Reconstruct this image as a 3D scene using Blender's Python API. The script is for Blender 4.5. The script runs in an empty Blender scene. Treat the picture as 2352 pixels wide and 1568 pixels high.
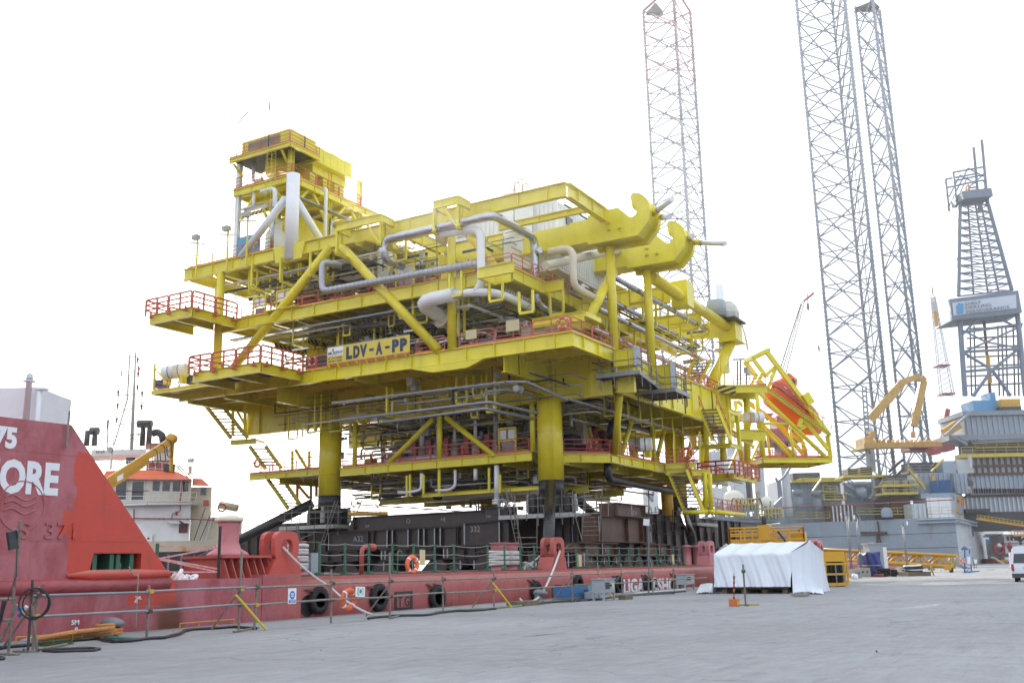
import bpy,math,random
import numpy as np
from mathutils import Vector,Matrix
random.seed(7)
R=math.radians
sc=bpy.context.scene
COL=sc.collection

# ------------------------------------------------------------------ camera
# world: X runs along the quay edge (away to the right), Y out over the water, Z up
PITCH,ROLL,YAW,EYE=R(12.75),R(-1.25),R(29.8),1.6
FPX=2352*35/36
_fw=Vector((math.cos(YAW)*math.cos(PITCH),math.sin(YAW)*math.cos(PITCH),math.sin(PITCH)))
_r0=Vector((math.sin(YAW),-math.cos(YAW),0));_u0=_r0.cross(_fw)
_rt=math.cos(ROLL)*_r0+math.sin(ROLL)*_u0
_up=-math.sin(ROLL)*_r0+math.cos(ROLL)*_u0
EYEP=Vector((0,0,EYE))
cam_d=bpy.data.cameras.new('camera');cam=bpy.data.objects.new('camera',cam_d);COL.objects.link(cam)
cam_d.sensor_width=36;cam_d.lens=35;cam_d.clip_start=.1;cam_d.clip_end=20000
cam.matrix_world=Matrix(((_rt.x,_up.x,-_fw.x,0),(_rt.y,_up.y,-_fw.y,0),(_rt.z,_up.z,-_fw.z,EYE),(0,0,0,1)))
sc.camera=cam
def ray(x,y):return _fw+_rt*((x-1176)/FPX)-_up*((y-784)/FPX)
def onZ(x,y,z=0.0):d=ray(x,y);return EYEP+d*((z-EYE)/d.z)      # survey points: where the sight line meets a plane of the place
def onX(x,y,X):d=ray(x,y);return EYEP+d*(X/d.x)
def onY(x,y,Y):d=ray(x,y);return EYEP+d*(Y/d.y)
def at(x,y,w):return EYEP+ray(x,y)*w
V=Vector

# ------------------------------------------------------------------ light
SUN=ray(792,432).normalized()
sun_el=math.asin(SUN.z);sun_az=math.atan2(SUN.x,SUN.y)
w=bpy.data.worlds.new('World');sc.world=w;w.use_nodes=True
nt=w.node_tree;nt.nodes.clear()
def N(nt,t,**k):
    n=nt.nodes.new(t)
    for a,b in k.items():setattr(n,a,b)
    return n
sky=N(nt,'ShaderNodeTexSky',sky_type='NISHITA',sun_disc=False,sun_elevation=sun_el,sun_rotation=sun_az,
        air_density=1.2,dust_density=4.0,ozone_density=1.0,altitude=0)
tc=N(nt,'ShaderNodeTexCoord');mp=N(nt,'ShaderNodeMapping');mp.inputs['Scale'].default_value=(1,1,2.4)
no=N(nt,'ShaderNodeTexNoise');no.inputs['Scale'].default_value=2.2;no.inputs['Detail'].default_value=6
cr=N(nt,'ShaderNodeValToRGB');cr.color_ramp.elements[0].position=.22;cr.color_ramp.elements[0].color=(.70,.70,.70,1)
cr.color_ramp.elements[1].position=.62;cr.color_ramp.elements[1].color=(.97,.97,.97,1)
mx=N(nt,'ShaderNodeMixRGB');mx.inputs[2].default_value=(9.1,9.8,11.0,1)     # thin bright cloud
bg=N(nt,'ShaderNodeBackground');bg.inputs['Strength'].default_value=.12
ou=N(nt,'ShaderNodeOutputWorld')
for a,b in ((tc.outputs['Generated'],mp.inputs['Vector']),(mp.outputs[0],no.inputs['Vector']),(no.outputs['Fac'],cr.inputs['Fac']),
             (cr.outputs[0],mx.inputs[0]),(sky.outputs[0],mx.inputs[1]),(mx.outputs[0],bg.inputs['Color']),(bg.outputs[0],ou.inputs['Surface'])):
    nt.links.new(a,b)
sl=bpy.data.lights.new('sun','SUN');sl.energy=4.2;sl.angle=R(.6);sl.color=(1.0,.93,.82)
so=bpy.data.objects.new('sun',sl);COL.objects.link(so)
so.rotation_euler=SUN.to_track_quat('Z','Y').to_euler();so.location=(0,0,120)
sc.view_settings.view_transform='Standard';sc.view_settings.look='None'
sc.view_settings.exposure=0.36;sc.view_settings.gamma=1.0;sc.view_settings.use_curve_mapping=False
sc.cycles.max_bounces=6;sc.cycles.diffuse_bounces=3;sc.cycles.glossy_bounces=3;sc.cycles.volume_bounces=0
sc.cycles.transmission_bounces=3;sc.cycles.caustics_reflective=False;sc.cycles.caustics_refractive=False

# ------------------------------------------------------------------ materials
def paint(name,col,rough=.5,metal=0.,var=.16,scale=.6,stain=None,amt=0.,stretch=6.,bump=.0,spec=.5,thr=.55):
    m=bpy.data.materials.new(name);m.use_nodes=True;t=m.node_tree;L=t.links.new
    b=t.nodes['Principled BSDF'];b.inputs['Roughness'].default_value=rough;b.inputs['Metallic'].default_value=metal
    b.inputs['Specular IOR Level'].default_value=spec
    g=N(t,'ShaderNodeNewGeometry')
    n1=N(t,'ShaderNodeTexNoise');n1.inputs['Scale'].default_value=scale;n1.inputs['Detail'].default_value=7;n1.inputs['Roughness'].default_value=.65
    L(g.outputs['Position'],n1.inputs['Vector'])
    mr=N(t,'ShaderNodeMapRange');mr.inputs[1].default_value=.3;mr.inputs[2].default_value=.7
    mr.inputs[3].default_value=1-var;mr.inputs[4].default_value=1+var;L(n1.outputs['Fac'],mr.inputs[0])
    mul=N(t,'ShaderNodeVectorMath',operation='SCALE');mul.inputs[0].default_value=col;L(mr.outputs[0],mul.inputs['Scale'])
    out=mul.outputs[0]
    if stain:
        mp=N(t,'ShaderNodeMapping');mp.inputs['Scale'].default_value=(1,1,1/stretch);L(g.outputs['Position'],mp.inputs['Vector'])
        n2=N(t,'ShaderNodeTexNoise');n2.inputs['Scale'].default_value=scale*3;n2.inputs['Detail'].default_value=6;n2.inputs['Roughness'].default_value=.7
        L(mp.outputs[0],n2.inputs['Vector'])
        m2=N(t,'ShaderNodeMapRange');m2.inputs[1].default_value=thr;m2.inputs[2].default_value=thr+.16;m2.inputs[3].default_value=0;m2.inputs[4].default_value=amt
        L(n2.outputs['Fac'],m2.inputs[0])
        mm=N(t,'ShaderNodeMixRGB');mm.inputs[2].default_value=(*stain,1);L(m2.outputs[0],mm.inputs[0]);L(out,mm.inputs[1]);out=mm.outputs[0]
    L(out,b.inputs['Base Color'])
    if bump:
        bp=N(t,'ShaderNodeBump');bp.inputs['Strength'].default_value=bump;bp.inputs['Distance'].default_value=.03
        n3=N(t,'ShaderNodeTexNoise');n3.inputs['Scale'].default_value=scale*8;n3.inputs['Detail'].default_value=4
        L(g.outputs['Position'],n3.inputs['Vector']);L(n3.outputs['Fac'],bp.inputs['Height']);L(bp.outputs[0],b.inputs['Normal'])
    return m
RUST=(.16,.055,.02)
YEL=paint('yellow_paint',(.76,.66,.03),.28,var=.10,scale=.5,stain=(.44,.36,.03),amt=.35,stretch=9)
YELC=paint('column_yellow',(.76,.63,.03),.24,var=.10,scale=.5,stain=(.46,.32,.025),amt=.5,stretch=18,thr=.52)
SAFE=paint('crane_yellow',(.62,.33,.02),.4,var=.10,stain=RUST,amt=.5,thr=.62)
RED=paint('rail_red',(.55,.115,.075),.45,var=.10)
GALV=paint('galvanised',(.24,.245,.26),.4,.5,var=.15,scale=2)
SILV=paint('cladding_silver',(.42,.43,.45),.16,1.0,var=.10,scale=2)
WHT=paint('white_paint',(.78,.79,.80),.35,var=.06,scale=.8,stain=(.45,.40,.34),amt=.35,thr=.62)
WHTR=paint('white_rusty',(.72,.75,.78),.4,var=.06,scale=1,stain=(.45,.20,.05),amt=.6,stretch=10,thr=.62)
CREAM=paint('cream_pipe',(.62,.56,.42),.4,var=.08)
GREYP=paint('grey_pipe',(.40,.40,.38),.45,var=.10,scale=2)
BLK=paint('black_paint',(.02,.021,.024),.28,var=.2,scale=2)
DRK=paint('dark_steel',(.035,.036,.04),.5,var=.25,scale=2)
MILL=paint('mill_steel',(.040,.028,.024),.42,var=.35,scale=.9,stain=(.085,.04,.022),amt=.7,stretch=3)
RUSTB=paint('rusty_steel',(.085,.042,.026),.55,var=.3,scale=.9,stain=(.19,.075,.03),amt=.6,stretch=3)
CHALK=paint('weld_primer',(.32,.34,.36),.6,var=.3,scale=4)
SCAF=paint('scaffold_tube',(.23,.21,.18),.5,.35,var=.3,scale=5,stain=(.35,.24,.06),amt=.5)
SCAFD=paint('scaffold_dark',(.10,.09,.085),.55,.2,var=.3,scale=4)
RIG=paint('rig_grey',(.29,.345,.41),.45,var=.12,scale=.25,stain=(.20,.11,.06),amt=.85,stretch=9,thr=.58)
RIGL=paint('rig_leg_grey',(.22,.255,.30),.5,var=.12,scale=.3)
RIGR=paint('rig_red',(.33,.06,.06),.5,var=.1)
RIGD=paint('rig_dark',(.06,.065,.075),.6,var=.3,scale=.5)
RIGW=paint('rig_pale',(.52,.55,.57),.5,var=.1,scale=.4,stain=(.2,.15,.1),amt=.6,stretch=8)
ORG=paint('lifeboat_orange',(.85,.15,.015),.3,var=.06,scale=.8)
BUOY=paint('buoy_orange',(.80,.16,.05),.45,var=.08)
RUB=paint('rubber',(.016,.016,.018),.75,var=.25,scale=5,bump=.4)
ROPE=paint('white_rope',(.62,.61,.58),.8,var=.15,scale=14,bump=.6)
ROPEO=paint('orange_rope',(.62,.28,.10),.85,var=.2,scale=14,bump=.6)
ROPEG=paint('grey_rope',(.30,.29,.26),.8,var=.2,scale=14)
GRN=paint('green_paint',(.035,.13,.075),.45,var=.15)
BLU=paint('blue_paint',(.04,.15,.34),.4,var=.15,stain=(.25,.3,.35),amt=.3)
TARPB=paint('blue_tarp',(.025,.04,.20),.45,var=.2,scale=1.5,bump=.5)
TARPW=paint('white_tarp',(.70,.74,.80),.5,var=.05,scale=.8,stain=(.42,.40,.36),amt=.25,thr=.66)
TARPD=paint('navy_cover',(.02,.03,.10),.6,var=.2)
CABG=paint('cabinet_grey',(.33,.37,.40),.4,var=.07);BOLG=paint('bollard_grey',(.17,.185,.20),.55,var=.15,scale=4)
CRM=paint('cream_superstructure',(.70,.66,.54),.45,var=.05,scale=.5,stain=(.40,.26,.14),amt=.4,stretch=9,thr=.64)
ORR=paint('orange_roof',(.80,.17,.07),.5,var=.08)
HBLK=paint('hull_black',(.02,.021,.023),.5,var=.2)
BRED=paint('deck_red',(.42,.085,.065),.45,var=.15,scale=.8,stain=(.20,.075,.045),amt=.6,stretch=4)
PINK=paint('faded_red',(.52,.19,.20),.5,var=.15,scale=.8,stain=(.25,.08,.05),amt=.6,stretch=5)
NAVY=paint('navy_lettering',(.022,.035,.085),.5,var=.08)
WLET=paint('white_lettering',(.76,.77,.80),.5,var=.05)
SIGNW=paint('sign_white',(.82,.83,.84),.4,var=.02)
WOOD=paint('timber',(.16,.12,.08),.8,var=.3,scale=3)
CONC=paint('concrete_block',(.36,.34,.31),.85,var=.15,scale=2,bump=.4)
GLASS=paint('dark_glass',(.02,.025,.03),.06,var=.1,spec=.8)
TEAL=paint('teal_sign',(.05,.33,.27),.5,var=.05)
BSIGN=paint('blue_sign',(.03,.17,.52),.5,var=.05)
SKYB=paint('light_blue_paint',(.10,.30,.52),.45,var=.12)
GRATE=paint('grating',(.16,.155,.14),.6,.3,var=.2,scale=3)
TANB=paint('cover_card',(.60,.53,.30),.7,var=.1)
HAZ=None
def hazard():
    m=bpy.data.materials.new('hazard_stripe');m.use_nodes=True;t=m.node_tree;L=t.links.new;b=t.nodes['Principled BSDF']
    g=N(t,'ShaderNodeNewGeometry');d=N(t,'ShaderNodeVectorMath',operation='DOT_PRODUCT');d.inputs[1].default_value=(2.2,2.2,2.2)
    L(g.outputs['Position'],d.inputs[0]);f=N(t,'ShaderNodeMath',operation='FRACT');L(d.outputs['Value'],f.inputs[0])
    s=N(t,'ShaderNodeMath',operation='GREATER_THAN');s.inputs[1].default_value=.5;L(f.outputs[0],s.inputs[0])
    x=N(t,'ShaderNodeMixRGB');x.inputs[1].default_value=(.62,.48,.03,1);x.inputs[2].default_value=(.015,.015,.015,1)
    L(s.outputs[0],x.inputs[0]);L(x.outputs[0],b.inputs['Base Color']);return m
HAZ=hazard()

# ------------------------------------------------------------------ geometry helpers
def frame(d,up=(0,0,1)):
    d=V(d).normalized();u=V(up)
    if abs(d.dot(u))>.98:u=V((1,0,0))
    s=d.cross(u).normalized();return d,s,s.cross(d)
class M:
    def __init__(s):s.v=[];s.f=[]
    def add(s,vs,fs):
        o=len(s.v);s.v += [tuple(p) for p in vs];s.f += [tuple(i+o for i in q) for q in fs];return s
    def box(s,a,b):
        x0,x1=sorted((a[0],b[0]));y0,y1=sorted((a[1],b[1]));z0,z1=sorted((a[2],b[2]))
        return s.add([(x0,y0,z0),(x1,y0,z0),(x1,y1,z0),(x0,y1,z0),(x0,y0,z1),(x1,y0,z1),(x1,y1,z1),(x0,y1,z1)],
                     [(3,2,1,0),(4,5,6,7),(0,1,5,4),(1,2,6,5),(2,3,7,6),(3,0,4,7)])
    def bar(s,p,q,w,h,up=(0,0,1)):
        p=V(p);q=V(q);d,a,u=frame(q-p,up);a=a*(w/2);u=u*(h/2)
        return s.add([p-a-u,p+a-u,p+a+u,p-a+u,q-a-u,q+a-u,q+a+u,q-a+u],[(3,2,1,0),(4,5,6,7),(0,1,5,4),(1,2,6,5),(2,3,7,6),(3,0,4,7)])
    def ib(s,p,q,h,w,t=.05,up=(0,0,1),stiff=0):
        p=V(p);q=V(q);d,a,u=frame(q-p,up)
        s.bar(p+u*(h/2-t/2),q+u*(h/2-t/2),w,t,up);s.bar(p-u*(h/2-t/2),q-u*(h/2-t/2),w,t,up);s.bar(p,q,t*.8,h-2*t+.002,up)
        if stiff:
            n=int((q-p).length/stiff)
            for i in range(1,n+1):
                c=p+d*(i*stiff-stiff*.4);s.bar(c-d*.02,c+d*.02,w*.9,h-2*t+.001,up)
        return s
    def tube(s,p,q,r,n=8,r2=None,cap=True):
        p=V(p);q=V(q);r2=r if r2 is None else r2;d,a,u=frame(q-p)
        vs=[]
        for i in range(n):
            t=2*math.pi*i/n;o=a*math.cos(t)+u*math.sin(t);vs += [p+o*r,q+o*r2]
        fs=[(2*i,2*((i+1) % n),2*((i+1) % n)+1,2*i+1) for i in range(n)]
        if cap:fs += [tuple(2*i for i in range(n-1,-1,-1)),tuple(2*i+1 for i in range(n))]
        return s.add(vs,fs)
    def path(s,pts,r,n=7,bend=0.,closed=False,cap=True):
        pts=[V(p) for p in pts]
        if bend:
            q=[]
            m=len(pts)
            for i,p in enumerate(pts):
                if not closed and i in (0,m-1):q.append(p);continue
                a=pts[i-1]-p;b=pts[(i+1) % m]-p;k=min(bend,a.length*.45,b.length*.45)
                A=p+a.normalized()*k;B=p+b.normalized()*k
                for j in range(5):
                    t=j/4;q.append(A*(1-t)**2+p*2*t*(1-t)+B*t*t)
            pts=q
        m=len(pts);ring=[];prev=None
        for i in range(m):
            if closed:d=pts[(i+1) % m]-pts[i-1]
            else:d=pts[min(i+1,m-1)]-pts[max(i-1,0)]
            d=d.normalized() if d.length>1e-9 else V((0,0,1))
            if prev is None:_,a,u=frame(d)
            else:
                a=prev-d*prev.dot(d);a=a.normalized() if a.length>1e-6 else frame(d)[1];u=a.cross(d)
            prev=a
            ring.append([pts[i]+(a*math.cos(2*math.pi*k/n)+u*math.sin(2*math.pi*k/n))*r for k in range(n)])
        vs=[p for rr in ring for p in rr];fs=[]
        for i in range(m if closed else m-1):
            j=(i+1) % m
            for k in range(n):fs.append((i*n+k,j*n+k,j*n+(k+1) % n,i*n+(k+1) % n))
        if cap and not closed:fs += [tuple(range(n)),tuple((m-1)*n+k for k in range(n-1,-1,-1))]
        return s.add(vs,fs)
    def prism(s,poly,vec):
        vec=V(vec);n=len(poly);a=[V(p) for p in poly]
        return s.add(a+[p+vec for p in a],[tuple(range(n-1,-1,-1)),tuple(range(n,2*n))]+[(i,(i+1) % n,n+(i+1) % n,n+i) for i in range(n)])
    def lathe(s,c,ax,prof,n=16):
        c=V(c);d,a,u=frame(ax);vs=[];m=len(prof)
        for (r,h) in prof:
            for k in range(n):
                t=2*math.pi*k/n;vs.append(c+d*h+(a*math.cos(t)+u*math.sin(t))*max(r,1e-4))
        fs=[(i*n+k,i*n+(k+1) % n,(i+1)*n+(k+1) % n,(i+1)*n+k) for i in range(m-1) for k in range(n)]
        fs += [tuple(range(n-1,-1,-1)),tuple((m-1)*n+k for k in range(n))]
        return s.add(vs,fs)
    def torus(s,c,ax,RR,r,n=24,k=8,flat=1.):
        c=V(c);d,a,u=frame(ax);vs=[]
        for i in range(n):
            t=2*math.pi*i/n;o=a*math.cos(t)+u*math.sin(t)
            for j in range(k):
                p=2*math.pi*j/k;vs.append(c+o*(RR+r*math.cos(p))+d*(r*flat*math.sin(p)))
        return s.add(vs,[(i*k+j,((i+1) % n)*k+j,((i+1) % n)*k+(j+1) % k,i*k+(j+1) % k) for i in range(n) for j in range(k)])
    def grid(s,P):            # P[i][j] points
        n=len(P);m=len(P[0]);return s.add([p for r in P for p in r],[(i*m+j,i*m+j+1,(i+1)*m+j+1,(i+1)*m+j) for i in range(n-1) for j in range(m-1)])
    def build(s,name,mat,parent=None,smooth=False,kind=None,label=None):
        me=bpy.data.meshes.new(name);o=None
        off=V(parent_loc(parent)) if parent else V((0,0,0))
        me.from_pydata([(p[0]-off.x,p[1]-off.y,p[2]-off.z) for p in s.v],[],s.f)
        me.materials.append(mat)
        if smooth:me.polygons.foreach_set('use_smooth',[len(p.vertices) <= 4 for p in me.polygons])
        o=bpy.data.objects.new(name,me);COL.objects.link(o)
        if parent:o.parent=parent
        if kind:o['kind']=kind
        if label:o['label']=label
        return o
def parent_loc(p):
    v=V((0,0,0))
    while p:v += p.location;p=p.parent
    return v
def tag(o,label,cat,group=None):
    o['label']=label;o['category']=cat
    if group:o['group']=group
    return o
def thing(name,label,cat,loc=(0,0,0),group=None):
    o=bpy.data.objects.new(name,None);COL.objects.link(o);o.location=loc;o.empty_display_size=.2
    return tag(o,label,cat,group)
def node(name,parent):
    o=bpy.data.objects.new(name,None);COL.objects.link(o);o.parent=parent;o.empty_display_size=.2;return o
def dup(root,loc,rotz=0.,label=None):
    def cp(o,par):
        c=o.copy();COL.objects.link(c)
        if par:c.parent=par
        for ch in list(o.children):cp(ch,c)
        return c
    r=cp(root,None);r.location=loc;r.rotation_euler=(0,0,rotz)
    if label:r['label']=label
    return r
_fonts={}
def text(name,body,mat,parent,o,right,up,size,depth=.01,bold=.0,align='LEFT',sx=1.0,kind=None,width=None,height=None):
    """flat lettering whose lower left stands at o, reading along `right`"""
    cu=bpy.data.curves.new(name,'FONT');cu.body=body;cu.size=size;cu.extrude=depth;cu.align_x=align
    cu.offset=bold;cu.resolution_u=3
    tmp=bpy.data.objects.new('tmp',cu);COL.objects.link(tmp)
    dg=bpy.context.evaluated_depsgraph_get();me=bpy.data.meshes.new_from_object(tmp.evaluated_get(dg))
    bpy.data.objects.remove(tmp);bpy.data.curves.remove(cu)
    xs=[v.co.x for v in me.vertices];ys_=[v.co.y for v in me.vertices];sy=1.
    if width:sx=width/(max(xs)-min(xs))
    if height:sy=height/(max(ys_)-min(ys_))
    r=V(right).normalized();u=V(up);u=(u-r*u.dot(r)).normalized();n=r.cross(u);off=parent_loc(parent) if parent else V((0,0,0));o=V(o)
    for v in me.vertices:c=v.co.copy();v.co=o+r*((c.x-(min(xs) if width else 0))*sx)+u*((c.y-(min(ys_) if height else 0))*sy)+n*c.z-off
    me.materials.clear();me.materials.append(mat);me.name=name
    ob=bpy.data.objects.new(name,me);COL.objects.link(ob)
    if parent:ob.parent=parent
    if kind:ob['kind']=kind
    return ob

def railing(parent,pts,mat=RED,h=1.1,r=.04,panel=3.2,name='guardrail',toe=True,round_=True,n=6):
    """rounded guardrail panels along a polyline of floor points, one part per panel"""
    for p,q in zip(pts[:-1],pts[1:]):
        p=V(p);q=V(q);L=(q-p).length
        if L<.15:continue
        k=max(1,round(L/panel));d=(q-p)/L;w_=L/k
        for i in range(k):
            a=p+d*(i*w_+.05);b=p+d*((i+1)*w_-.05);m=M();z=V((0,0,1))
            if round_:m.path([a,a+z*h,b+z*h,b],r,n,.22)
            else:m.tube(a,a+z*h,r,n);m.tube(b,b+z*h,r,n);m.tube(a+z*h,b+z*h,r,n)
            for f in (.36,.68):m.tube(a+z*h*f,b+z*h*f,r*.8,n,cap=False)
            if w_>1.8:c=(a+b)/2;m.tube(c,c+z*h,r,n)
            if toe:m.bar(a+z*.1,b+z*.1,.02,.2)
            m.build(name,mat,parent)
def stair(parent,p0,p1,side,w_=1.0,mat=YEL,rail=RED,n=None,landing=False,trm=GRATE,rails=True):
    """flight from p0 (top, inner edge) down to p1, widening along `side`"""
    p0=V(p0);p1=V(p1);s=V(side).normalized()*w_;st=node('stair_flight',parent);st.location=p0-parent_loc(parent)
    for k,o in enumerate((V((0,0,0)),s)):
        M().bar(p0+o,p1+o,.09,.34).build('stringer',mat,st)
    n=n or max(5,int(abs(p0.z-p1.z)/.27))
    for i in range(1,n):
        c=p0+(p1-p0)*(i/n);h=V((p1.x-p0.x,p1.y-p0.y,0)).normalized()
        M().bar(c+s*.05-h*.0,c+s*.95,.26,.08).build('tread',trm,st)
    if rails:
        for o in (V((0,0,0)),s):
            m=M();z=V((0,0,1.0))
            for f in (.55,1.0):m.tube(p0+o+z*f,p1+o+z*f,.032,6)
            for f in (0,.33,.66,1):c=p0+o+(p1-p0)*f;m.tube(c,c+z,.032,6)
            m.build('stair_rail',rail,st)
    return st

# ================================================================== setting
YQ=24.1
def quay_mat():
    m=bpy.data.materials.new('quay_concrete');m.use_nodes=True;t=m.node_tree;L=t.links.new;b=t.nodes['Principled BSDF']
    g=N(t,'ShaderNodeNewGeometry')
    def noise(s,d,r=.6,sc_=None):
        n=N(t,'ShaderNodeTexNoise');n.inputs['Scale'].default_value=s;n.inputs['Detail'].default_value=d;n.inputs['Roughness'].default_value=r
        if sc_:
            mp=N(t,'ShaderNodeMapping');mp.inputs['Scale'].default_value=sc_;L(g.outputs['Position'],mp.inputs['Vector']);L(mp.outputs[0],n.inputs['Vector'])
        else:L(g.outputs['Position'],n.inputs['Vector'])
        return n.outputs['Fac']
    def rng(x,a,b_,c,d):
        r=N(t,'ShaderNodeMapRange');r.inputs[1].default_value=a;r.inputs[2].default_value=b_;r.inputs[3].default_value=c;r.inputs[4].default_value=d;L(x,r.inputs[0]);return r.outputs[0]
    def mul(a,b_):
        r=N(t,'ShaderNodeMath',operation='MULTIPLY');L(a,r.inputs[0]);L(b_,r.inputs[1]);return r.outputs[0]
    f=mul(mul(rng(noise(.09,8),.3,.7,.80,1.16),rng(noise(1.6,10,.72),.3,.7,.86,1.12)),rng(noise(22,6,.8),.3,.7,.88,1.1))
    f=mul(f,rng(noise(.8,9,.78,(.22,1.7,1)),.54,.72,1.04,.70));f=mul(f,rng(noise(3.5,8,.8,(.3,1.5,1)),.35,.65,.90,1.08))      # tyre and drag marks along the quay
    vo=N(t,'ShaderNodeTexVoronoi',feature='DISTANCE_TO_EDGE');vo.inputs['Scale'].default_value=.16
    wn=N(t,'ShaderNodeTexNoise');wn.inputs['Scale'].default_value=.9;wn.inputs['Detail'].default_value=8;L(g.outputs['Position'],wn.inputs['Vector'])
    ad=N(t,'ShaderNodeVectorMath',operation='MULTIPLY_ADD');L(wn.outputs['Color'],ad.inputs[0]);ad.inputs[1].default_value=(2.2,2.2,0);L(g.outputs['Position'],ad.inputs[2])
    L(ad.outputs[0],vo.inputs['Vector']);f=mul(f,rng(vo.outputs['Distance'],.001,.006,.72,1))
    s=N(t,'ShaderNodeVectorMath',operation='SCALE');s.inputs[0].default_value=(.275,.275,.28);L(f,s.inputs['Scale']);L(s.outputs[0],b.inputs['Base Color'])
    wet=rng(noise(.12,3,.5,(.5,2.2,1)),.66,.70,.82,.25);L(wet,b.inputs['Roughness'])
    bp=N(t,'ShaderNodeBump');bp.inputs['Strength'].default_value=.5;bp.inputs['Distance'].default_value=.02;L(noise(9,9,.75),bp.inputs['Height']);L(bp.outputs[0],b.inputs['Normal'])
    return m
QUAY=quay_mat()
m=M();m.box((-600,-900,-6),(3000,YQ,0));q=m.build('quay',QUAY,kind='structure')
m=M()
for i in range(-10,60):m.box((i*6.0,YQ+.004,-.4),(i*6.0+5.96,YQ+.12,.03))
m.build('quay_kerb',paint('kerb_concrete',(.30,.295,.28),.85,var=.2,scale=1.5,bump=.4),kind='structure')
WAT=paint('sea_water',(.035,.06,.06),.12,var=.1,bump=.0)
t_=WAT.node_tree;bb=N(t_,'ShaderNodeBump');bb.inputs['Strength'].default_value=.25;nn=N(t_,'ShaderNodeTexNoise');nn.inputs['Scale'].default_value=.7;nn.inputs['Detail'].default_value=5
gg=N(t_,'ShaderNodeNewGeometry');t_.links.new(gg.outputs['Position'],nn.inputs['Vector']);t_.links.new(nn.outputs['Fac'],bb.inputs['Height']);t_.links.new(bb.outputs[0],t_.nodes['Principled BSDF'].inputs['Normal'])
M().add([(-9000,-9000,-2.4),(15000,-9000,-2.4),(15000,15000,-2.4),(-9000,15000,-2.4)],[(0,1,2,3)]).build('water',WAT,kind='structure')
m=M();rows=[]
for i in range(90):
    a=R(-25+i*1.6);rr=4200;h=34+16*math.sin(i*.31)+9*math.sin(i*.83+1)+6*math.sin(i*1.7)
    rows.append([(rr*math.cos(a),rr*math.sin(a),-4),(rr*1.02*math.cos(a),rr*1.02*math.sin(a),h*.6),(rr*1.08*math.cos(a),rr*1.08*math.sin(a),h),(rr*1.3*math.cos(a),rr*1.3*math.sin(a),-4)])
m.grid(rows).build('hills',paint('far_hills',(.16,.20,.22),.9,var=.2,scale=.004),kind='structure')

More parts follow.
